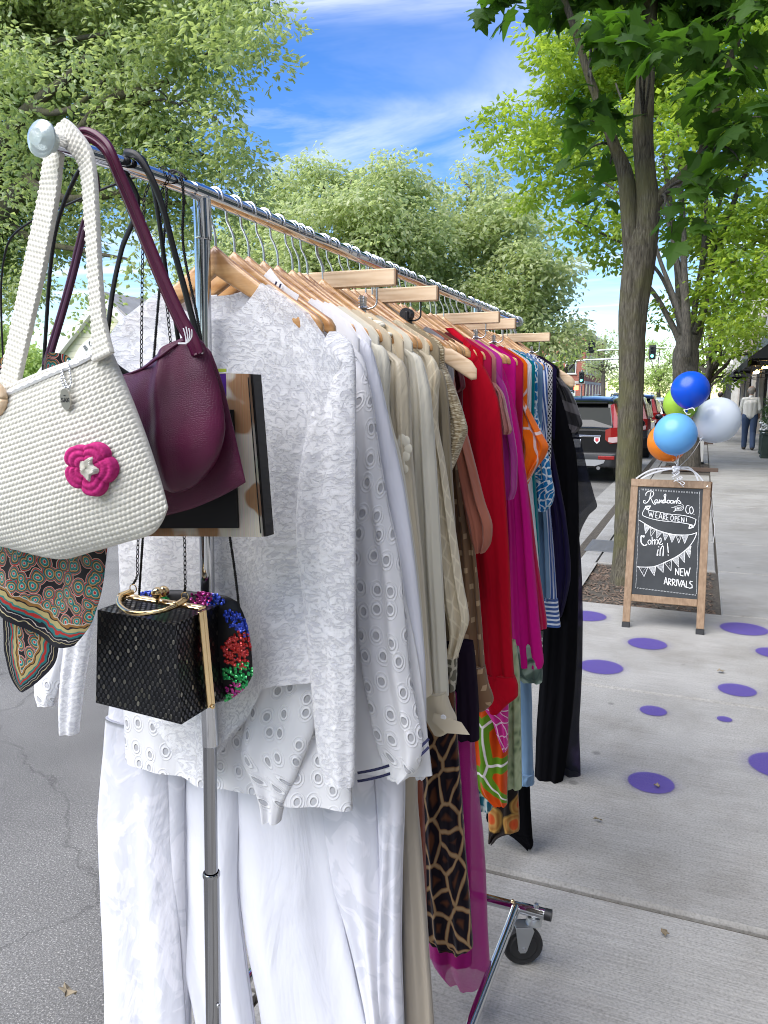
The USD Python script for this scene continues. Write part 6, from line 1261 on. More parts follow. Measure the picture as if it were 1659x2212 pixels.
# -- cream group
def top(name, label, cat, Y, matn, rows=None, hem=1.0, seed=0, rz=0., sm=None, Dy=-.018, k=2, D=.016, ws=.172, hang='wood', body=None, left=True, **kw):
    t = garment(name, label, cat, Y, hang, rz); torso(t, Y, body or matn, ws=ws, wh=ws, hem=hem, D=.017, seed=seed, **kw)
    if rows: rows = [(rows[0][0] - 26, rows[0][1] - 24, rows[0][1] - 6), (rows[0][0] - 10, rows[0][1] - 8, rows[0][1] * .45 + rows[0][2] * .55)] + list(rows)
    if rows: drape(t, 'sleeve', Y + Dy, rows, sm or matn, D=D, k=k + 1, amp=.75 * min(1, .017 / D), seed=seed + 50)
    if left: sleeve(t, Y, sm or matn, -1, 1.05 if (rows and rows[-1][0] > 1150) else 1.35, seed=seed + 70, ws=ws)
    return t
t = top('cream_blouse', 'cream blouse with a scalloped lace edge, first of the cream garments', 'blouse', 1.215, 'ivory', [(752, 795, 832), (800, 805, 842), (877, 812, 838), (1000, 835, 866), (1120, 850, 885), (1250, 862, 904), (1400, 880, 915)], seed=60, rz=.04, sm='ivory')
t = top('satin_blouse', 'ivory satin blouse with embroidered flower on its puffed sleeve', 'blouse', 1.27, 'ivory_satin', [(782, 846, 870), (815, 842, 880), (870, 843, 884), (960, 850, 887), (1080, 860, 896), (1200, 872, 908), (1340, 885, 918), (1450, 900, 925), (1500, 908, 930)], seed=62, Dy=-.02, D=.02)
fp = at(871, 969, 1.228)
part(t, 'embroidered_flower', [sphere(fp + np.array([.009 * math.cos(q), 0, .016 * math.sin(q)]), .0075, 1, (1, .25, 1.3)) for q in np.linspace(0, 2 * np.pi, 8)[:-1]] + [sphere(fp + np.array([.004 * math.cos(q), 0, -.035 + .008 * math.sin(q)]), .006, 1, (1, .25, 1.3)) for q in (0, 2, 4)], 'ivory')
t = top('ruffle_collar_top', 'cream top with a ruffled flower trimmed collar under the steel clips', 'top', 1.33, 'cream', [(740, 826, 850), (790, 840, 868), (900, 852, 884), (1000, 858, 890)], seed=64, sm='cream')
rr_ = np.random.default_rng(3)
part(t, 'collar_ruffle', [sphere(at(x + rr_.uniform(-12, 12), y_ + rr_.uniform(-9, 9), 1.30), rr_.uniform(.006, .011), 1, (1, .8, .6)) for x, y_ in [(770, 690), (785, 695), (800, 700), (812, 708), (822, 715), (830, 725), (790, 705), (805, 715), (818, 728)] for _ in range(3)], 'ivory')
t = top('ivory_shirt', 'ivory silk shirt with a folded buttoned cuff at its sleeve end', 'shirt', 1.375, 'ivory', [(772, 880, 908), (800, 884, 918), (860, 887, 930), (1000, 890, 941), (1200, 896, 953), (1400, 908, 963), (1500, 914, 968)], seed=66, sm='ivory', D=.02)
cf = drape(t, 'cuff', 1.345, [(1492, 912, 962), (1525, 915, 972), (1555, 922, 985), (1580, 940, 966)], 'ivory_satin', D=.026, k=1, amp=.15, seed=67, top=1)
part(t, 'cuff_flap', prism([(0, 0), (.055, -.004), (.075, -.022), (.030, -.030), (0, -.016)], .003, frame(at(938, 1540, 1.315), (1, 0, -.1), (0, .35, 1))), 'ivory_satin', smooth=False)
part(t, 'button', lathe([(0, .002), (.005, .002), (.006, 0), (0, 0)], 12).apply_transform(frame(at(958, 1550, 1.312), (1, 0, 0), (0, 0, 1))), 'label_white')
t = top('diamond_blouse', 'cream blouse with woven diamond pattern and wide open sleeve end', 'blouse', 1.47, 'diamond_cream', [(775, 915, 938), (815, 922, 950), (850, 925, 946), (900, 926, 945), (1000, 934, 961), (1160, 946, 985), (1260, 956, 1000), (1310, 960, 1010), (1335, 966, 1013), (1380, 972, 1000), (1418, 964, 988)], seed=68, sm='diamond_cream')
t = top('lace_cuff_blouse', 'taupe blouse with a cut lace cuff below the diamond sleeve', 'blouse', 1.53, 'taupe', [(800, 925, 955), (880, 935, 968), (1000, 944, 974), (1200, 955, 985), (1380, 955, 988), (1420, 958, 989)], seed=70, sm='taupe')
vor('cut_lace', [(0, (.55, .52, .42)), (.10, (.55, .52, .42)), (.14, (.16, .15, .11)), (1, (.16, .15, .11))], 36, 1, 'distance_to_edge', .8, (.4, .4, .3))
drape(t, 'cuff', 1.50, [(1405, 958, 986), (1460, 960, 986), (1490, 964, 982)], 'cut_lace', D=.018, seed=71, top=1)
t = top('gold_sweater', 'gold metallic knit top with a short pointed cap sleeve', 'top', 1.565, 'gold_knit', [(772, 928, 950), (800, 935, 966), (850, 942, 986), (900, 946, 1003), (930, 950, 1010), (950, 952, 1003), (985, 954, 990), (1015, 957, 976)], seed=72, D=.02, Dy=-.02)
hanger(1.60, 'pale', .06, 'pale notched hanger end sticking out between the gold knit and the red dress')
t = top('grey_top', 'grey cotton top with rounded shoulder behind the gold knit', 'top', 1.655, 'grey_cotton', [(760, 950, 966), (780, 954, 974), (810, 956, 978), (850, 956, 972)], ws=.138, seed=74)
t = top('terracotta_top', 'terracotta top with straight elbow length sleeve', 'top', 1.69, 'terracotta', [(800, 962, 975), (860, 968, 986), (920, 975, 1003), (1000, 987, 1025), (1080, 1000, 1046), (1140, 1012, 1064), (1165, 1018, 1062), (1192, 1028, 1048)], ws=.138, seed=76, D=.02)
t = top('square_weave_shirt', 'tan shirt woven with pale squares, long sleeve ending in a cuff', 'shirt', 1.735, 'tan_squares', [(850, 965, 985), (950, 970, 992), (1000, 970, 998), (1200, 978, 1027), (1400, 982, 1045), (1440, 984, 1048)], ws=.138, seed=78, D=.021)
drape(t, 'cuff', 1.712, [(1436, 984, 1049), (1470, 982, 1055), (1505, 980, 1066), (1528, 996, 1050)], 'tan_squares', D=.026, k=1, amp=.1, seed=79, top=1)
t = top('maroon_top', 'maroon short sleeved top peeping out before the red dress', 'top', 1.80, 'maroon', [(780, 968, 982), (805, 972, 998), (835, 975, 1004), (848, 978, 992)], ws=.138, seed=80)
# -- red and pink group
t = top('red_dress', 'bright red long sleeved dress, the broadest red garment on the rack', 'dress', 1.87, 'red', [(735, 985, 1010), (765, 988, 1030), (797, 986, 1048), (835, 983, 1066), (877, 982, 1079), (940, 984, 1085), (1000, 988, 1088), (1200, 1008, 1100), (1400, 1030, 1107), (1460, 1038, 1111)], hem=.78, seed=82, D=.026)
drape(t, 'cuff', 1.848, [(1455, 1039, 1111), (1480, 1042, 1119), (1496, 1047, 1119), (1515, 1052, 1100), (1536, 1060, 1080)], 'red', D=.028, k=1, amp=.15, seed=83, top=1)
t = top('maroon_top', 'dark maroon collared top between the red dress and the pink sleeve', 'top', 1.95, 'crimson', None, hem=1.1, seed=84)
t = top('rose_top', 'dusty rose top with white blossom on its short sleeve', 'top', 1.995, 'rose_print', [(850, 1074, 1086), (880, 1080, 1094), (915, 1085, 1103), (930, 1087, 1106), (938, 1088, 1101)], seed=86)
t = top('orchid_blouse', 'orchid purple sheer blouse with elbow sleeve beside the red one', 'blouse', 2.06, 'orchid', [(765, 1035, 1056), (800, 1044, 1074), (840, 1052, 1093), (900, 1062, 1104), (1000, 1080, 1117), (1050, 1084, 1116), (1078, 1087, 1108)], seed=88, D=.022)
t = top('pink_blazer', 'hot pink long jacket with a straight wide sleeve', 'jacket', 2.22, 'hot_pink', [(755, 1040, 1060), (800, 1062, 1090), (900, 1085, 1116), (1077, 1098, 1141), (1200, 1102, 1153), (1320, 1104, 1164), (1400, 1106, 1172), (1430, 1107, 1175), (1437, 1110, 1172)], hem=.85, seed=90, D=.03)
t = top('crimson_jacket', 'crimson jacket edge showing just right of the hot pink one', 'jacket', 2.32, 'crimson', [(800, 1075, 1098), (950, 1100, 1124), (1100, 1120, 1148), (1200, 1135, 1160), (1300, 1148, 1175), (1345, 1152, 1181), (1356, 1155, 1181)], seed=92)
t = top('orange_print_top', 'orange print top with white loops and a flaring short sleeve', 'top', 2.38, 'orange_print', [(780, 1064, 1080), (810, 1080, 1102), (850, 1096, 1124), (900, 1112, 1151), (940, 1121, 1173), (966, 1125, 1185), (985, 1127, 1178), (1015, 1128, 1156), (1046, 1130, 1140)], seed=94, D=.03)
t = top('white_cardigan', 'white ribbed cardigan between the orange print and the teal top', 'cardigan', 2.44, 'rib_white', [(772, 1090, 1108), (800, 1098, 1118), (860, 1106, 1132), (1000, 1120, 1146), (1100, 1130, 1154), (1200, 1140, 1162), (1290, 1150, 1169)], seed=96)
t = top('teal_top', 'teal top showing a narrow strip beside the blue print', 'top', 2.49, 'teal', [(788, 1112, 1126), (830, 1120, 1138), (900, 1128, 1146), (1050, 1142, 1158), (1200, 1154, 1167)], seed=98)
t = top('blue_print_blouse', 'turquoise blue blouse printed with white leaves, ruffled sleeve end', 'blouse', 2.54, 'blue_print', [(810, 1122, 1140), (850, 1132, 1150), (900, 1142, 1162), (950, 1150, 1176), (1000, 1154, 1188), (1045, 1156, 1194)], seed=100, D=.022)
drape(t, 'sleeve_ruffle', 2.52, [(1035, 1156, 1192), (1065, 1154, 1198), (1085, 1156, 1194), (1103, 1160, 1180)], 'blue_print', D=.03, k=4, amp=.3, seed=101, top=1)
t = top('denim_jacket', 'blue denim jacket half hidden behind the printed blouse', 'jacket', 2.62, 'denim', [(820, 1138, 1150), (900, 1148, 1164), (1050, 1156, 1176), (1200, 1160, 1186), (1290, 1164, 1188)], seed=102)
t = top('striped_shirt', 'blue and white striped shirt with a horizontally striped cuff', 'shirt', 2.72, 'shirt_stripe', [(830, 1140, 1158), (950, 1160, 1178), (1097, 1168, 1189), (1197, 1170, 1197), (1296, 1168, 1203)], seed=104, D=.022)
drape(t, 'cuff', 2.70, [(1292, 1170, 1205), (1325, 1174, 1208), (1352, 1178, 1211)], 'cuff_stripe', D=.024, k=1, amp=.1, seed=105, top=1)
t = top('houndstooth_shirt', 'black and white checked shirt shoulder before the navy one', 'shirt', 2.80, 'houndstooth', [(760, 1105, 1122), (790, 1130, 1150), (820, 1146, 1165), (845, 1154, 1170), (865, 1160, 1170)], seed=106, D=.022, Dy=-.03)
t = top('navy_blouse', 'dark navy blouse with a full gathered sleeve', 'blouse', 2.88, 'navy', [(790, 1138, 1154), (840, 1146, 1170), (957, 1162, 1192), (1050, 1172, 1210), (1117, 1182, 1223), (1190, 1190, 1231), (1240, 1194, 1233), (1290, 1198, 1225), (1330, 1204, 1214)], seed=108, D=.03)
t = top('black_dress', 'long plain black dress near the far end of the rail', 'dress', 2.925, 'black_cloth', [(800, 1160, 1182), (850, 1172, 1212), (930, 1182, 1234), (1000, 1184, 1246), (1200, 1182, 1250), (1400, 1172, 1246), (1500, 1164, 1240), (1600, 1158, 1228), (1690, 1156, 1215)], hem=.6, seed=110, D=.04)
hanger(2.932, 'pale', .04, 'pale notched hanger at the shoulder of the long black dress'); hanger(2.952, 'pale', .08, 'farthest pale notched hanger, just behind the one at the black dress')
t = top('brown_jacket', 'dark brown knit jacket shoulder behind the pale hanger end', 'jacket', 2.938, 'brown_knit', [(810, 1190, 1208), (840, 1200, 1222), (880, 1208, 1236)], seed=112)
t = top('striped_knit', 'black knit top with grey bands on its short sleeve', 'top', 2.945, 'knit_stripe', [(820, 1198, 1214), (845, 1204, 1232), (870, 1210, 1244), (900, 1216, 1254), (915, 1221, 1258), (925, 1224, 1254), (934, 1228, 1244)], seed=114, D=.03)
t = garment('chiffon_tunic', 'sheer black chiffon tunic with floating sleeve at the far end', 'tunic', 2.962)
torso(t, 2.962, 'black_chiffon', hem=.55, seed=116)
drape(t, 'sleeve', 2.95, [(920, 1215, 1244), (960, 1222, 1256), (1020, 1226, 1270), (1070, 1228, 1284), (1092, 1230, 1290), (1112, 1234, 1272), (1160, 1238, 1252)], 'black_chiffon', D=.03, k=3, amp=.3, seed=117)
drape(t, 'skirt', 2.972, [(1100, 1200, 1246), (1250, 1206, 1257), (1350, 1206, 1259), (1450, 1200, 1257), (1550, 1186, 1252), (1650, 1172, 1254), (1700, 1168, 1255), (1706, 1170, 1254)], 'black_sheer', D=.032, k=4, amp=.3, seed=118)
# -- skirts and legs below
def lower(name, label, cat, Y, rows, matn, seed, D=.025, k=3, amp=.35, to=None, top_=(1380,), **kw):
    t = thing(name, label, cat, (RX, Y, RZ)); r0 = rows[0]
    if r0[0] > top_[0]: rows = [(top_[0], r0[1] - 4, r0[2] - 10)] + rows
    drape(t, 'panel', Y, rows, matn, D=D, k=k, amp=amp, seed=seed, to=to, **kw); return t
t = lower('giraffe_skirt', 'long skirt printed with dark giraffe patches on tan', 'skirt', 1.50, [(1535, 905, 985), (1650, 905, 993), (1800, 905, 1003), (1900, 910, 1012), (2000, 915, 1020), (2030, 920, 1022), (2042, 930, 1012)], 'giraffe', 130, k=4)
t = lower('dark_skirt', 'very dark purple short hem above the magenta skirt', 'skirt', 1.60, [(1500, 970, 1032), (1560, 972, 1034), (1592, 974, 1035)], 'dark_purple', 132)
t = thing('magenta_skirt', 'long sheer magenta skirt over an opaque lining with curling hem', 'skirt', (RX, 1.60, RZ))
drape(t, 'lining', 1.625, [(1400, 950, 1012), (1600, 940, 1014), (1800, 930, 1016), (2000, 925, 1018), (2068, 925, 1019)], 'magenta_lining', D=.03, k=3, seed=134)
drape(t, 'overlay', 1.62, [(1400, 945, 1014), (1590, 950, 1021), (1700, 945, 1032), (1800, 940, 1042), (1900, 935, 1049), (2000, 930, 1054), (2060, 930, 1058), (2090, 940, 1059), (2112, 965, 1048)], 'magenta_sheer', D=.042, k=3, amp=.3, seed=135)
t = lower('bold_print_dress', 'green and orange print dress hem with white loops, pink net at the top', 'dress', 1.93, [(1480, 1030, 1097), (1600, 1020, 1098), (1680, 1024, 1097), (1715, 1040, 1096), (1733, 1064, 1096)], 'bold_print', 136)
drape(t, 'net_panel', 1.90, [(1440, 1038, 1100), (1520, 1042, 1099), (1560, 1066, 1098), (1600, 1080, 1097), (1618, 1090, 1096)], 'pink_net', D=.02, seed=137, k=2)
t = lower('blue_print_skirt', 'bit of blue printed hem left of the orange floral hem', 'skirt', 1.98, [(1650, 1022, 1060), (1720, 1028, 1066), (1746, 1036, 1062)], 'teal_print', 138)
t = lower('sage_lace_dress', 'pale sage floral dress hem right of the green print', 'dress', 2.04, [(1470, 1085, 1123), (1600, 1084, 1126), (1697, 1085, 1127)], 'sage_floral', 140)
t = lower('orange_floral_skirt', 'orange and gold floral skirt hem below the sage dress', 'skirt', 2.10, [(1650, 1060, 1118), (1750, 1055, 1121), (1785, 1055, 1122), (1800, 1056, 1085), (1815, 1057, 1070)], 'orange_floral', 142)
t = lower('sage_dyed_tunic', 'grey green tie dyed hem under the hot pink jacket', 'tunic', 2.20, [(1430, 1108, 1170), (1455, 1108, 1172), (1470, 1120, 1171)], 'sage_dye', 144)
t = lower('jeans', 'faded blue jeans leg hanging beside the black dress', 'jeans', 2.27, [(1460, 1120, 1147), (1600, 1124, 1150), (1690, 1127, 1153)], 'denim_light', 146, k=1, amp=.1)
drape(t, 'hem', 2.265, [(1668, 1126, 1153), (1690, 1127, 1154)], 'denim_light', D=.028, seed=147, top=1)
t = lower('black_skirt', 'long black skirt hem pointing down at its right corner', 'skirt', 2.38, [(1600, 1070, 1142), (1700, 1062, 1145), (1780, 1050, 1149), (1800, 1095, 1150), (1826, 1140, 1151)], 'black_cloth', 148, D=.03)
# plain wooden hangers that show only their hooks and backs between the garments
for i, y_ in enumerate(np.r_[1.24, 1.43, 1.76, 2.16, 2.58]):
    hanger(float(y_), 'wood', .03 * math.sin(i * 2.3))
# ---------------------------------------------------------------- bags and scarf at the front of the rail
def proj(P):
    d = np.asarray(P) - _C; z = d @ _F; return np.stack([829.5 + 1659 * (d @ _R) / z, 1106 - 1659 * (d @ _U) / z, z], -1)
def coons(top, bottom, left, right, Y, nu, nv):
    """a sheet between four outline curves given as seen in the photograph, on the upright plane at Y"""
    T_, B_, L_, R_ = [spline([at(x, y_, Y) for x, y_ in c], n) for c, n in ((top, nu), (bottom, nu), (left, nv), (right, nv))]
    u = np.linspace(0, 1, nu)[None, :, None]; v = np.linspace(0, 1, nv)[:, None, None]
    return (1 - v) * T_[None] + v * B_[None] + (1 - u) * L_[:, None] + u * R_[:, None] - ((1 - u) * (1 - v) * T_[0] + u * (1 - v) * T_[-1] + (1 - u) * v * B_[0] + u * v * B_[-1])
def pillow(S, D, back=.8, pu=2.5, pv=2.2, disp=None, vtop=0.):
    nv, nu = S.shape[:2]; u = np.linspace(-1, 1, nu)[None]; v = np.linspace(-1, 1, nv)[:, None]
    prof = (1 - np.abs(u) ** pu) ** .6 * (1 - np.abs(np.where(v < 0, v * (1 - vtop), v)) ** pv) ** .6
    f = S.copy(); f[..., 1] -= D * prof + (disp if disp is not None else 0); b = S.copy(); b[..., 1] += D * back * prof + .0012
    n = nu * nv; fi = grid_faces(nu, nv)[:, ::-1]; bi = grid_faces(nu, nv) + n
    edge = np.r_[np.arange(nu), np.arange(1, nv) * nu + nu - 1, (nv - 1) * nu + np.arange(nu - 2, -1, -1), np.arange(nv - 2, 0, -1) * nu]
    e2 = np.roll(edge, -1); side = np.vstack([np.c_[edge, e2, e2 + n], np.c_[edge, e2 + n, edge + n]])
    m = trimesh.Trimesh(np.vstack([f.reshape(-1, 3), b.reshape(-1, 3)]), np.vstack([fi, bi, side]), process=False); m.fix_normals(multibody=False); return m, f
def arc(S):
    u = np.concatenate([np.zeros((S.shape[0], 1)), np.cumsum(np.linalg.norm(np.diff(S, axis=1), axis=2), 1)], 1); v = np.concatenate([np.zeros((1, S.shape[1])), np.cumsum(np.linalg.norm(np.diff(S, axis=0), axis=2), 0)], 0); return u, v
def suv(S, m):
    u, v = arc(S); q = np.c_[u.ravel(), v.ravel()]; return np.vstack([q, q])
def surf(f, x, y_, lift=.001):
    q = proj(f.reshape(-1, 3)); i = np.argmin((q[:, 0] - x) ** 2 + (q[:, 1] - y_) ** 2); return f.reshape(-1, 3)[i] - np.array([0, lift, 0])
def knit(u, v, p=.0056, q=.0060, h=.0021):
    row = np.floor(v / p); s = np.abs(np.sin(np.pi * v / p)) ** .7; w = np.abs(np.sin(np.pi * (u / q + .5 * (row % 2) + .25 * np.sin(row * 12.9)))) ** .8
    return h * s * (.25 + .75 * w)
noisy('crochet_white', (.50, .485, .42), (.60, .585, .52), scale=300, rough=.9, detail=2, sheen_weight=.3)
# white crochet bag
Y0 = .688
bag = thing('crochet_bag', 'white crochet shoulder bag with a pink flower, hanging nearest on the rail', 'bag', on_rail(.70))
S = coons([(-175, 905), (-90, 888), (0, 852), (60, 826), (120, 800), (180, 775), (232, 742)], [(-165, 1110), (-110, 1150), (-40, 1168), (40, 1188), (130, 1207), (200, 1192), (270, 1172), (330, 1152), (362, 1096)],
          [(-175, 905), (-200, 980), (-195, 1050), (-165, 1110)], [(232, 742), (258, 800), (292, 885), (328, 985), (352, 1060), (362, 1096)], Y0, 560, 380)
u_, v_ = arc(S)
dd = knit(u_, v_) + .006 * fbm(np.stack([u_ * 9, v_ * 9, 0 * u_], -1), 5)
bm, bf = pillow(S, .040, .8, 3, 2.2, dd, .15)
part(bag, 'pouch', bm, 'crochet_white', smooth=True)
def ribbon_strap(P, W, N, th=.003, disp=None, nu=2):
    """a flat band along P: W widths, N the direction its flat side faces"""
    P = np.asarray(P, float); m = len(P); t_ = np.gradient(P, axis=0); t_ /= np.linalg.norm(t_, axis=1, keepdims=True); N = np.broadcast_to(np.asarray(N, float), P.shape); N = N - t_ * (N * t_).sum(1, keepdims=True); N = N / np.linalg.norm(N, axis=1, keepdims=True); s = np.cross(t_, N)
    W = np.broadcast_to(np.asarray(W, float), (m,)); q = np.linspace(-.5, .5, nu)
    L_ = np.concatenate([[0], np.cumsum(np.linalg.norm(np.diff(P, axis=0), axis=1))])
    a = P[:, None] + s[:, None] * (W[:, None] * q[None])[..., None]
    up_ = np.full((m, nu), th) if disp is None else th + disp(L_[:, None] + 0 * q[None], (W[:, None] * q[None]))
    f = a + N[:, None] * up_[..., None]; b = a - N[:, None] * th
    R = np.concatenate([f, b[:, ::-1]], 1); return loftx(R)
kd = lambda u, v: knit(v + 1, u, .0058, .0058, .0022)
rl = on_rail(.702)
Pr = [at(190, 285, .70), at(178, 330, .688), at(192, 420, .680), at(205, 560, .674), at(214, 680, .672), at(222, 770, .668)]
Pl = [at(96, 800, .690), at(30, 800, .675), at(52, 660, .684), at(90, 480, .690), at(112, 360, .698), at(135, 290, .70)]
path_r = spline([rl + (-.004, .0, .016), rl + (.012, -.004, .006), at(188, 350, .694), at(200, 480, .684), at(208, 620, .676), at(216, 710, .672), at(224, 772, .668)], 260)
path_l = spline([rl + (.004, .002, .0165), rl + (-.013, 0, .004), at(112, 380, .694), at(84, 540, .688), at(52, 690, .682), at(28, 800, .678), at(18, 850, .676)], 260)
part(bag, 'strap', ribbon_strap(path_r, np.interp(np.linspace(0, 1, 260), [0, .1, .55, .85, 1], [.028, .024, .021, .021, .034]), (-.25, -1, .12), .0022, kd, 24), 'crochet_white', smooth=True)
part(bag, 'strap', ribbon_strap(path_l, np.interp(np.linspace(0, 1, 260), [0, .1, .5, 1], [.026, .030, .036, .034]), (-.15, -1, .1), .0022, kd, 24), 'crochet_white', smooth=True)
part(bag, 'zip', ribbon_strap(spline([surf(bf, x, y_, .001) for x, y_ in [(-170, 903), (0, 856), (60, 830), (120, 804), (180, 779), (226, 750)]], 160), .007, (0, -.6, .8), .0015, lambda u, v: .0009 * (np.sin(u * 3800) > 0), 4), 'label_white', smooth=False)
# crochet flower
noisy('crochet_pink', (.34, .006, .11), (.44, .016, .16), scale=300, rough=.9, detail=2)
fc = surf(bf, 205, 1010, .003); nT, nR = 220, 40
tt = np.linspace(0, 2 * np.pi, nT, endpoint=False)[None]; rr = np.linspace(0, 1, nR)[:, None]
lobes = .80 + .20 * np.abs(np.cos(2.5 * (tt - 1.15))) ** .7; Rf = .0285 * lobes * (1 + .04 * np.sin(3 * tt))
hgt = .004 + .0042 * np.sin(np.pi * np.clip(rr, 0, 1)) ** .5 + .0016 * np.abs(np.sin(rr * 12.5 * (.9 + .1 * lobes))) + .0010 * np.abs(np.sin(tt * 46 + 4 * rr)) - .003 * (1 - np.abs(np.cos(2.5 * (tt - 1.15)))) ** 4 * rr
hgt = hgt * (rr < .97) 
V = np.stack([fc[0] + rr * Rf * np.cos(tt) * 1.0, fc[1] - hgt + 0.010 * (rr * Rf * np.cos(tt)) / .03, fc[2] + rr * Rf * np.sin(tt) * 1.08], -1)
fl_ = part(bag, 'flower', grid_mesh(V), 'crochet_pink', smooth=True)
Rw = .0155 * (.66 + .34 * np.abs(np.cos(2.5 * tt + .4)) ** 3) * (1 + .05 * np.sin(9 * tt)); V = np.stack([fc[0] + rr * Rw * np.cos(tt), fc[1] - .0105 * np.clip(1.2 - rr ** 6 * 1.4, 0, 1) - .0012 * np.abs(np.sin(tt * 18 + rr * 9)), fc[2] + rr * Rw * np.sin(tt) * 1.1], -1)
part(fl_, 'flower_centre', grid_mesh(V), 'crochet_white', smooth=True)
# ball chain and oval tag
plain('tag_metal', (.42, .40, .36), .32, .9)
ch_ = [surf(bf, x, y_, .004) for x, y_ in [(139, 798), (139, 812), (141, 826), (147, 838)]][::-1] + [surf(bf, x, y_, .005) for x, y_ in [(156, 838), (161, 826), (160, 810), (157, 796), (155, 780)]]
P = spline(ch_, 26); tg = thing('bag_tag', 'oval metal name tag on a ball chain at the crochet bag zip', 'tag', P[0])
part(tg, 'ball_chain', [sphere(p, .0015, 1) for p in P] + [tube(P, .0005, 5)], 'steel', smooth=True)
tcn = surf(bf, 152, 862, .0075); a = np.linspace(0, 2 * np.pi, 40, endpoint=False)
disc = trimesh.creation.extrude_polygon(sg.Polygon(np.c_[.0070 * np.cos(a), .0118 * np.sin(a)]), .0016, engine='earcut'); disc.apply_transform(frame(tcn + np.array([0, .0014, 0]), (1, .0, 0), (0, -.1, 1)))
dk_ = part(tg, 'disc', disc, 'tag_metal', smooth=False)
for s, hh_, dz in (('SAK', .0046, -.0030), ('THE', .0012, .0035)):
    m = meshkit.text_mesh(s, hh_, .0003, bold=True); w = m.bounds[1][0]; m.apply_translation((-w / 2, dz, 0)); m.apply_scale((min(1, .0118 / w), 1, 1)); m.apply_transform(frame(tcn + np.array([0, -.0003, 0]), (1, 0, 0), (0, -.1, 1))); part(dk_, 'lettering', m, 'ink_black', smooth=False)
# wooden ring end at the left edge
wr = thing('wooden_handle', 'pale wooden bag handle end at the left edge above the crochet bag', 'handle', at(-20, 850, .70)); a = np.linspace(0, 2 * np.pi, 40)
part(wr, 'ring', tube(np.array([at(-22, 862, .655) + np.array([.020 * math.cos(q), 0, .018 * math.sin(q)]) for q in a]), .006, 10), 'pale_wood', smooth=True)
# purple leather bag
mat('purple_leather', {"uv": ("texture_coordinate", {}), "m": ("mapping", {"scale": (330, 400, 1)}), "v": ("voronoi_texture", {"dimensions": "2D", "feature": "distance_to_edge", "scale": 1, "randomness": .75}), "r": ("map_range", {"from_min": 0, "from_max": .16, "to_min": 0, "to_max": 1, "clamp": True}), "b": ("bump", {"strength": .5, "distance": .0004}), "n": ("noise_texture", {"scale": 14, "detail": 3}),
    "c": ("rgb_ramp", {"ramp": [(.3, (.046, .003, .018)), (.7, (.085, .005, .034))]}), "p": ("principled_bsdf", {"roughness": .34, "specular_ior_level": .35})}, [("uv.UV", "m.vector"), ("m.vector", "v.vector"), ("v.distance", "r.value"), ("r.result", "b.height"), ("b.normal", "p.normal"), ("uv.UV", "n.vector"), ("n.fac", "c.fac"), ("c.color", "p.base_color")])
pb = thing('leather_bag', 'plum purple grained leather shoulder bag with wide strap, behind the crochet bag', 'bag', on_rail(.735))
S = coons([(240, 812), (300, 798), (345, 768), (385, 738), (412, 728), (440, 742)], [(240, 985), (300, 1015), (345, 1050), (385, 1062), (420, 1050), (440, 1030)], [(240, 812), (228, 880), (232, 940), (240, 985)], [(440, 742), (462, 800), (478, 860), (485, 920), (475, 975), (440, 1030)], .765, 130, 110)
uu, vv = arc(S); m, pf = pillow(S, .022, .7, 2.2, 2.0, .022 * fbm(np.stack([uu * 13, vv * 7, 0 * uu], -1), 3) + .009 * np.exp(-((uu - .095 - .10 * vv) / .012) ** 2), .1); part(pb, 'body', m, 'purple_leather', uv=suv(S, m))
S = coons([(300, 860), (380, 800), (440, 748), (455, 760)], [(300, 1100), (330, 1116), (400, 1103), (460, 1080), (500, 1060), (530, 1042)], [(300, 860), (295, 960), (298, 1050), (300, 1100)], [(455, 760), (480, 830), (500, 910), (516, 980), (530, 1042)], .790, 90, 80)
m, _ = pillow(S, .012, .8); part(pb, 'side_panel', m, 'purple_leather', uv=suv(S, m))
part(pb, 'rim_piping', tube(spline([surf(pf, x, y_, .001) for x, y_ in [(242, 815), (300, 800), (345, 771), (385, 742), (412, 732)]], 40), .0016, 8), 'purple_leather', smooth=True)
plain('purple_dark', (.05, .008, .035), .45)
rl = on_rail(.728)
ps = spline([rl + (-.010, .004, .014), rl + (.006, -.006, .0165), at(232, 322, .722), at(262, 390, .728), at(300, 480, .735), at(345, 590, .742), at(390, 690, .748), at(420, 745, .752), at(428, 765, .754)], 120)
rib = lambda u, v: .0022 * np.exp(-(np.abs(np.abs(v) - .0035) / .0028) ** 2) - .0018 * np.exp(-(v / .0008) ** 2)
sp_ = part(pb, 'strap', ribbon_strap(ps, np.interp(np.linspace(0, 1, 120), [0, .1, .3, 1], [.012, .015, .0175, .0205]), (-.3, -1, .1), .0016, rib, 18), 'purple_leather', smooth=True)
ps2 = spline([rl + (.008, .004, .0155), rl + (-.012, .002, .008), at(206, 390, .742), at(180, 500, .748), at(150, 620, .752), at(118, 730, .756), at(100, 790, .758)], 90)
part(pb, 'strap', ribbon_strap(ps2, np.interp(np.linspace(0, 1, 90), [0, .2, 1], [.012, .013, .0145]), (-.3, -1, .1), .0016, rib, 18), 'purple_dark', smooth=True)
part(pb, 'tie_cord', [tube(spline([surf(pf, x, y_, .006) for x, y_ in [(392, 744), (405, 742), (425, 745), (440, 752), (444, 765)]], 20), .0011, 6)] + [tube(spline([at(402, 742, .725), at(400 + k * 5, 722, .722), at(396 + k * 6, 706 + 3 * abs(k - 1), .72)], 10), .0007, 5) for k in range(4)], 'ribbon_white', smooth=True)
pt_ = thing('price_tag', 'purple card tag with green edge beside the cowhide bag', 'tag', at(480, 820, .80)); plain('tag_purple', (.10, .02, .30), .6); plain('tag_green', (.42, .55, .05), .6)
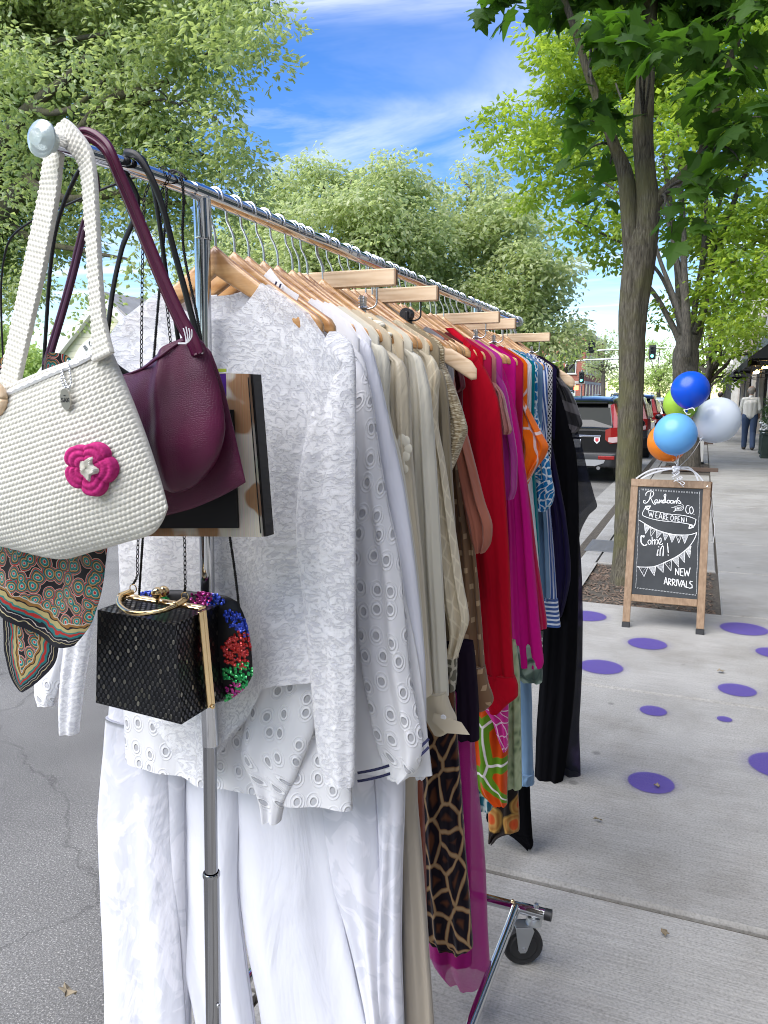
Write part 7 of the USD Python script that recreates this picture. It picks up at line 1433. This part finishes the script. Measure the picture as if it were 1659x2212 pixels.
part(pt_, 'card', box(at(478, 832, .812), (.014, .0008, .028)), 'tag_purple', smooth=False); part(pt_, 'edge', box(at(479, 800, .811), (.013, .0009, .004)), 'tag_green', smooth=False)
m = meshkit.text_mesh('NC', .005, .0004, True); m.apply_transform(frame(at(471, 852, .8108), (1, 0, 0), (0, 0, 1))); part(pt_, 'lettering', m, 'ink_black', smooth=False)
# cowhide bag
mat('cowhide', {"uv": ("texture_coordinate", {}), "n": ("noise_texture", {"scale": 9, "detail": 3, "roughness": .45}), "r": ("rgb_ramp", {"ramp": [(.51, (.60, .55, .45)), (.53, (.34, .17, .06)), (.7, (.24, .11, .035))]}), "m": ("mapping", {"scale": (900, 140, 1), "rotation": (0, 0, .5)}), "n2": ("noise_texture", {"scale": 1, "detail": 2}), "mm": ("mix", {"mix_type": "multiply", "fac": .45}), "b": ("bump", {"strength": .6, "distance": .001}), "p": ("principled_bsdf", {"roughness": .6, "sheen_weight": .4})},
    [("uv.object", "n.vector"), ("n.fac", "r.fac"), ("uv.object", "m.vector"), ("m.vector", "n2.vector"), ("r.color", "mm.color1"), ("n2.color", "mm.color2"), ("mm.color", "p.base_color"), ("n2.fac", "b.height"), ("b.normal", "p.normal")])
cb_ = thing('cowhide_bag', 'flat black leather bag with brown and white cowhide front', 'bag', on_rail(.80))
q = [at(*p, .835) for p in ((318, 800), (537, 808), (566, 1160), (300, 1158))]
def slabq(q, t0, t1, inset=0):
    c = sum(q) / 4; v = []
    for t_ in (t0, t1):
        for p in q: v.append(c + (p - c) * (1 - inset) + np.array([0, t_, 0]))
    return trimesh.convex.convex_hull(np.array(v))
part(cb_, 'hide_front', slabq(q, 0, .004), 'cowhide', smooth=False)
part(cb_, 'gusset', slabq([p + np.array([.0035, .004, 0]) for p in q], .0, .020), 'black_leather', smooth=False)
part(cb_, 'black_panel', slabq([at(*p, .834) for p in ((318, 880), (506, 885), (517, 1140), (312, 1141))], -.003, 0), 'black_leather', smooth=False)
part(cb_, 'edge_stitching', tube(spline([at(x, y_, .8325) for x, y_ in ((536, 815), (549, 980), (563, 1152))], 30), .0008, 5), 'black_leather')
rl = on_rail(.805)
for k_, pts in enumerate([[rl + (.006, 0, .016), rl + (-.014, 0, .006), at(296, 430, .815), at(262, 540, .822), at(240, 650, .826), at(232, 760, .83), at(318, 830, .85)], [rl + (-.006, 0, .017), rl + (.012, -.004, .012), at(345, 430, .808), at(375, 540, .815), at(405, 650, .822), at(432, 760, .83), at(440, 830, .85)],
                          [rl + (-.006, .01, .017), rl + (.014, .008, .010), at(336, 430, .816), at(352, 540, .822), at(360, 600, .826), at(380, 700, .832), at(400, 830, .85)]]):
    part(cb_, 'strap', ribbon_strap(spline(pts, 70), [.0085, .0095, .006][k_], (-.3, -1, .1), .0014, lambda u, v: .0008 * np.cos(v * 600), 8), 'black_leather', smooth=True)
# black mesh box bag with gold frame
mat('mesh_scales', {"uv": ("texture_coordinate", {}), "m": ("mapping", {"scale": (150, 108, 1), "rotation": (0, 0, 0)}), "m2": ("mapping", {"rotation": (0, 0, .785)}), "v": ("voronoi_texture", {"dimensions": "2D", "scale": 1.0, "randomness": 0}), "c": ("map_range", {"from_min": .34, "from_max": .40, "to_min": 1, "to_max": 0, "clamp": True}), "rg": ("rgb_ramp", {"ramp": [(0, (.055, .055, .06)), (.6, (.075, .075, .08)), (.9, (.13, .125, .11)), (1, (.34, .32, .27))]}), "sp": ("separate_color", {}),
    "d": ("principled_bsdf", {"roughness": .24, "metallic": 1.0}), "k": ("principled_bsdf", {"base_color": (.003, .003, .004), "roughness": .6, "specular_ior_level": .12}), "b": ("bump", {"strength": .6, "distance": .0012}), "mx": ("mix_closure", {})},
    [("uv.UV", "m.vector"), ("m.vector", "m2.vector"), ("m2.vector", "v.vector"), ("v.distance", "c.value"), ("v.color", "sp.color"), ("sp.r", "rg.fac"), ("rg.color", "d.base_color"), ("c.result", "b.height"), ("b.normal", "d.normal"), ("c.result", "mx.fac"), ("k.BSDF", "mx.closure1"), ("d.BSDF", "mx.closure2")], surface='mx.closure')
bb = thing('box_bag', 'small boxy black sequin mesh handbag with gold frame and handle', 'bag', on_rail(.88))
zb = at(392, 1565, .80)[2]; c0 = at(392, 1565, .80); l0 = onz(207, 1518, zb); r0 = onz(500, 1498, zb); k0 = l0 + r0 - c0
zt = at(386, 1352, .80)[2]; Hb = zt - zb
def quad_sheet(a, b_, c, d, nu=50, nv=50, bulge=.004):
    u = np.linspace(0, 1, nu)[None, :, None]; v = np.linspace(0, 1, nv)[:, None, None]; P = (1 - u) * (1 - v) * a + u * (1 - v) * b_ + u * v * c + (1 - u) * v * d; n_ = np.cross(b_ - a, d - a); n_ /= np.linalg.norm(n_)
    return P - n_ * (bulge * np.sin(np.pi * u) * np.sin(np.pi * v))
up = np.array([0, 0, Hb]); ins = lambda p, s=.06: p + (((c0 + k0) / 2) - p) * s * np.array([1, 1, 0])
ctop = [ins(p, .10) + up for p in (l0, c0, r0, k0)]; cbot = [l0, c0, r0, k0]
for nm, a, b_, c, d in (('front', ctop[0], ctop[1], cbot[1], cbot[0]), ('side', ctop[1], ctop[2], cbot[2], cbot[1]), ('back', ctop[2], ctop[3], cbot[3], cbot[2]), ('side', ctop[3], ctop[0], cbot[0], cbot[3]), ('bottom', cbot[0], cbot[1], cbot[2], cbot[3])):
    P = quad_sheet(a, b_, c, d, bulge=-.005 if nm != 'bottom' else 0); g_ = trimesh.Trimesh(P.reshape(-1, 3), grid_faces(50, 50)[:, ::-1], process=False); u, v = arc(P); part(bb, nm + '_panel', g_, 'mesh_scales', uv=np.c_[u.ravel(), v.ravel()])
P = quad_sheet(ctop[3], ctop[2], ctop[1], ctop[0], bulge=-.008); u, v = arc(P); part(bb, 'lid', trimesh.Trimesh(P.reshape(-1, 3), grid_faces(50, 50)[:, ::-1], process=False), 'mesh_scales', uv=np.c_[u.ravel(), v.ravel()])
mr_t, mr_b = (ctop[1] + ctop[2]) / 2, (c0 + r0) / 2; ml_t, ml_b = (ctop[0] + ctop[3]) / 2, (l0 + k0) / 2
along = (r0 - c0) / np.linalg.norm(r0 - c0); outw = (c0 - l0) / np.linalg.norm(c0 - l0)
fr_ = []
for s in (-1, 1):
    o = along * s * .0042
    fr_ += [beam(mr_b + o + outw * .006 + (0, 0, .004), mr_t + o + outw * .004 + (0, 0, .004), .0075, .004, up=outw, bev=.0008), beam(ml_b + o - outw * .006, ml_t + o - outw * .004 + (0, 0, .004), .0075, .004, up=outw, bev=.0008), beam(ml_t + o + (0, 0, .008) - outw * .005, mr_t + o + (0, 0, .008) + outw * .005, .0075, .004, bev=.0008)]
part(bb, 'gold_frame', fr_, 'brass', smooth=False)
part(bb, 'hinge_rivet', sphere(mr_b + outw * .009 + (0, 0, .004), .0035, 2, (1, 1, 1)), 'brass', smooth=True)
mt = (mr_t + ml_t) / 2 + (0, 0, .012)
part(bb, 'clasp', [sphere(mt + along * -.006 + (0, 0, .010), .0085, 3), sphere(mt + along * .008 + (0, 0, .009), .008, 3), cyl(mt + along * -.006 + (0, 0, -.004), mt + along * -.006 + (0, 0, .006), .003, 10)], 'brass', smooth=True)
hA, hB = ml_t * .86 + mr_t * .14 + (0, 0, .016), ml_t * .18 + mr_t * .82 + (0, 0, .016)
front = -along
hp = spline([hA, hA + front * .018 + (0, 0, -.002) - outw * .006, hA + front * .038 + outw * .008 + (0, 0, -.008), (hA + hB) / 2 + front * .052 + (0, 0, -.012), hB + front * .036 - outw * .012 + (0, 0, -.008), hB + front * .014 + (0, 0, -.002), hB], 60)
hd = part(bb, 'handle', tube(hp, .0036, 12), 'brass', smooth=True)
for p, d_ in ((hp[4], hp[6] - hp[2]), (hp[-5], hp[-3] - hp[-7])): d_ = d_ / np.linalg.norm(d_); part(hd, 'sleeve', cyl(p - d_ * .009, p + d_ * .009, .0046, 16), 'brass', smooth=40)
def links(P, L=.0062, r=.0007, w=.0019):
    P = np.asarray(P); s = np.r_[0, np.cumsum(np.linalg.norm(np.diff(P, axis=0), axis=1))]; n = int(s[-1] / L); out = []
    for i in range(n):
        c = np.array([np.interp((i + .5) * L, s, P[:, k]) for k in range(3)]); e = np.array([np.interp(min((i + .6) * L, s[-1]), s, P[:, k]) for k in range(3)]); d = e - c; d /= np.linalg.norm(d)
        x = np.cross(d, (0, 1, 0)); x /= np.linalg.norm(x); y_ = np.cross(d, x); x, y_ = (x, y_) if i % 2 else (y_, x); a = np.linspace(0, 2 * np.pi, 11)
        out.append(tube(c + np.outer(np.cos(a), x) * w + np.outer(np.sin(a), d) * L * .62, r, 5, cap=False))
    return trimesh.util.concatenate(out)
rl = on_rail(.868)
part(bb, 'ring', [tube(np.array([h + np.array([.006 * math.cos(q), 0, .005 + .006 * math.sin(q)]) for q in np.linspace(0, 2 * np.pi, 20)]), .0008, 6) for h in (hA, hB)], 'brass', smooth=True)
part(bb, 'chain', [links(spline([hA + (0, 0, .012), at(297, 1230, .845), at(300, 1100, .858), at(305, 800, .862), at(308, 560, .864), at(312, 430, .866), rl + (-.013, 0, .004), rl + (0, 0, .014)], 200)), links(spline([hB + (0, 0, .012), at(400, 1250, .842), at(398, 1160, .856), at(372, 780, .862), at(352, 560, .866), at(345, 430, .867), rl + (.013, 0, .004), rl + (0, 0, .014)], 200))], 'black_leather', smooth=False)
# sequin bag with rope strap
sq = thing('sequin_bag', 'rounded black evening bag with coloured sequin flowers and rope strap', 'bag', on_rail(.905))
S = coons([(285, 1292), (310, 1280), (400, 1276), (480, 1286), (512, 1300)], [(300, 1480), (350, 1515), (420, 1522), (480, 1515), (515, 1495)], [(285, 1292), (275, 1350), (280, 1430), (300, 1480)], [(512, 1300), (530, 1340), (542, 1400), (545, 1450), (515, 1495)], .912, 60, 60)
m, sf = pillow(S, .016, .8); part(sq, 'pouch', m, 'black_leather', smooth=True)
rs = np.random.default_rng(8)
for nm, colr, spots in (('red_sequins', (.55, .02, .015), [(520, 1385, 26), (514, 1420, 28), (500, 1400, 18), (528, 1402, 16)]), ('blue_sequins', (.02, .06, .50), [(325, 1284, 20), (468, 1298, 18), (520, 1345, 22), (532, 1362, 14), (500, 1330, 14)]), ('green_sequins', (.02, .42, .10), [(350, 1288, 18), (530, 1448, 22), (518, 1472, 18), (496, 1455, 14), (500, 1508, 12)]), ('pink_sequins', (.50, .02, .25), [(440, 1290, 24), (430, 1302, 16), (510, 1492, 20)])):
    plain(nm, colr, .16, .55, coat=1.0); ds = []
    for x, y_, r_ in spots:
        for _ in range(int(r_ * 2.2)):
            q_ = rs.uniform(0, 6.28); w_ = r_ * math.sqrt(rs.uniform(0, 1)); p = surf(sf, x + w_ * math.cos(q_), y_ + w_ * math.sin(q_) * .9, .0012 + rs.uniform(0, .002))
            d_ = lathe([(0, .0002), (.0012, .0005), (.0026, .0), (0, -.0002)], 7); d_.apply_transform(trimesh.transformations.euler_matrix(math.pi / 2 + rs.normal(0, .45), rs.normal(0, .45), 0)); d_.apply_translation(p); ds.append(d_)
    part(sq, nm, ds, nm, smooth=False, kind='stuff')
rl = on_rail(.895)
def rope(P, r=.0021):
    P = spline(P, 220); t_ = np.linspace(0, 1, 220); L_ = np.linalg.norm(np.diff(P, axis=0), axis=1).sum(); return trimesh.util.concatenate([tube(P + np.c_[np.cos(t_ * L_ * 900 + a), 0.6 * np.sin(t_ * L_ * 900 + a), 0 * t_] * r * .5, r * .72, 6) for a in (0, np.pi)])
part(sq, 'strap', [rope([at(300, 1290, .912), at(306, 1200, .908), at(318, 1000, .905), at(332, 780, .902), at(350, 560, .899), rl + (-.015, 0, -.02), rl + (-.014, .002, .006), rl + (0, .004, .015), rl + (.014, .006, .004)]), rope([at(516, 1310, .914), at(508, 1240, .912), at(495, 1150, .910), at(455, 850, .906), at(425, 680, .902), at(395, 520, .898), rl + (.016, -.004, -.02), rl + (.012, -.003, .008), rl + (0, -.004, .015), rl + (-.013, -.004, .004)])], 'black_leather', smooth=True)
# paisley scarf
def scarf_mat(name, bordv, flip=False):
    n = {"uv": ("texture_coordinate", {}), "sx": ("separate_xyz", {}), "nz": ("noise_texture", {"scale": 34, "detail": 1}), "wv": ("vector_math", {"math_type": "multiply_add", "vector2": (.012, .012, 0)}), "v1": ("voronoi_texture", {"dimensions": "2D", "scale": 54, "randomness": .85}),
        "r1": ("rgb_ramp", {"interpolate": False, "ramp": [(0, (.60, .04, .03)), (.10, (.75, .72, .62)), (.135, (.02, .30, .30)), (.26, (.012, .012, .016)), (.30, (.70, .62, .36)), (.33, (.42, .20, .05)), (.40, (.012, .012, .016)), (.44, (.02, .26, .27)), (.50, (.48, .03, .025)), (.58, (.75, .70, .55)), (.61, (.014, .012, .016))]}),
        "ng": ("noise_texture", {"scale": 60, "detail": 1}), "ad": ("math", {"math_type": "multiply_add", "value2": .014}), "r2": ("rgb_ramp", {"interpolate": False, "ramp": [(0, (.014, .014, .02)), (.30, (.60, .54, .32)), (.325, (.012, .012, .02)), (.42, (.66, .62, .55)), (.44, (.012, .012, .02)), (.52, (.02, .17, .18)), (.60, (.45, .03, .025)), (.68, (.03, .24, .23)), (.74, (.50, .42, .18)), (.86, (.012, .012, .016)), (.90, (.33, .17, .045)), (.97, (.62, .58, .5))]}),
        "sc": ("math", {"math_type": "divide", "value2": .050}), "lt": ("math", {"math_type": "less_than", "value2": 1.0}), "mx": ("mix", {}), "dk": ("mix", {"mix_type": "multiply", "fac": 1, "color2": (.60, .58, .57)}), "p": ("principled_bsdf", {"roughness": .5, "specular_ior_level": .2}), "at_": ("attribute", {"attribute": "border"})}
    l = [("uv.UV", "nz.vector"), ("nz.color", "wv.vector1"), ("uv.UV", "wv.vector3"), ("wv.vector", "v1.vector"), ("v1.distance", "r1.fac"), ("uv.UV", "ng.vector"), ("ng.fac", "ad.value1"), ("at_.fac", "ad.value3"), ("ad.value", "sc.value1"), ("sc.value", "r2.fac"), ("sc.value", "lt.value1"), ("lt.value", "mx.fac"), ("r1.color", "mx.color1"), ("r2.color", "mx.color2"), ("mx.color", "dk.color1"), ("dk.color", "p.base_color")]
    return mat(name, n, l)
scarf_mat('scarf_silk', 0)
scf = thing('paisley_scarf', 'silk scarf with dark border and red, teal and gold paisley, hanging below the crochet bag', 'scarf', on_rail(.74))
def cloth_sheet(par, S, wave, seed, bd, name='cloth'):
    u, v = arc(S); S = S.copy(); S[..., 1] += wave * np.sin(u * 55 + seed + v * 12) + .008 * fbm(np.stack([u * 14, v * 14, 0 * u], -1), seed); nv, nu = S.shape[:2]
    b = S.copy(); b[..., 1] += .0012; n = nu * nv; m = trimesh.Trimesh(np.vstack([S.reshape(-1, 3), b.reshape(-1, 3)]), np.vstack([grid_faces(nu, nv)[:, ::-1], grid_faces(nu, nv) + n]), process=False)
    p = part(par, name, m, 'scarf_silk', uv=np.vstack([np.c_[u.ravel(), v.ravel()]] * 2)); g_ = UsdGeom.Mesh(stage.GetPrimAtPath(p)); UsdGeom.PrimvarsAPI(g_).CreatePrimvar('border', Sdf.ValueTypeNames.FloatArray, 'vertex').Set(Vt.FloatArray.FromNumpy(np.r_[bd(u, v).ravel(), bd(u, v).ravel()].astype(np.float32)))
S = coons([(-140, 1080), (0, 1090), (120, 1100), (240, 1128)], [(-140, 1262), (-60, 1300), (0, 1328), (60, 1362), (118, 1396), (165, 1393)], [(-140, 1080), (-140, 1170), (-140, 1262)], [(240, 1128), (232, 1200), (222, 1270), (200, 1340), (165, 1393)], .745, 140, 110)
cloth_sheet(scf, S, .005, 1, lambda u, v: v.max(0, keepdims=True) - v)
S = coons([(4, 1320), (40, 1335), (80, 1355), (121, 1375)], [(44, 1493), (46, 1494), (48, 1495), (50, 1495)], [(4, 1320), (6, 1400), (18, 1452), (44, 1493)], [(121, 1375), (118, 1420), (88, 1466), (50, 1495)], .762, 70, 90)
cloth_sheet(scf, S, .003, 2, lambda u, v: np.minimum(np.minimum(u, u.max(1, keepdims=True) - u) * 1.3 + .012 * 0, 9), 'cloth')
S = coons([(98, 800), (118, 762), (150, 768), (160, 790)], [(84, 880), (100, 878), (130, 850), (182, 812)], [(98, 800), (90, 840), (84, 880)], [(160, 790), (170, 800), (182, 812)], .712, 60, 50)
cloth_sheet(scf, S, .006, 3, lambda u, v: .05 + .6 * v)
S = coons([(-60, 775), (-20, 770), (16, 775)], [(-60, 860), (-10, 858), (14, 850)], [(-60, 775), (-60, 860)], [(16, 775), (14, 850)], .715, 40, 40)
cloth_sheet(scf, S, .006, 4, lambda u, v: .05 + .6 * v)
part(scf, 'hanging_loop', tube(spline([on_rail(.75) + (-.012, 0, .004), at(120, 500, .755), at(100, 700, .76), at(90, 1100, .76)], 30), .0025, 6), 'black_leather', smooth=True)
bs = thing('bag_strap', 'thin black strap hanging down at the left edge of the picture', 'strap', at(3, 640, .86)); part(bs, 'strap', tube(spline([on_rail(.86) + (-.012, 0, .006), at(150, 440, .87), at(20, 520, .875), at(2, 640, .88), at(8, 790, .88)], 40), .0016, 6), 'black_leather', smooth=True)
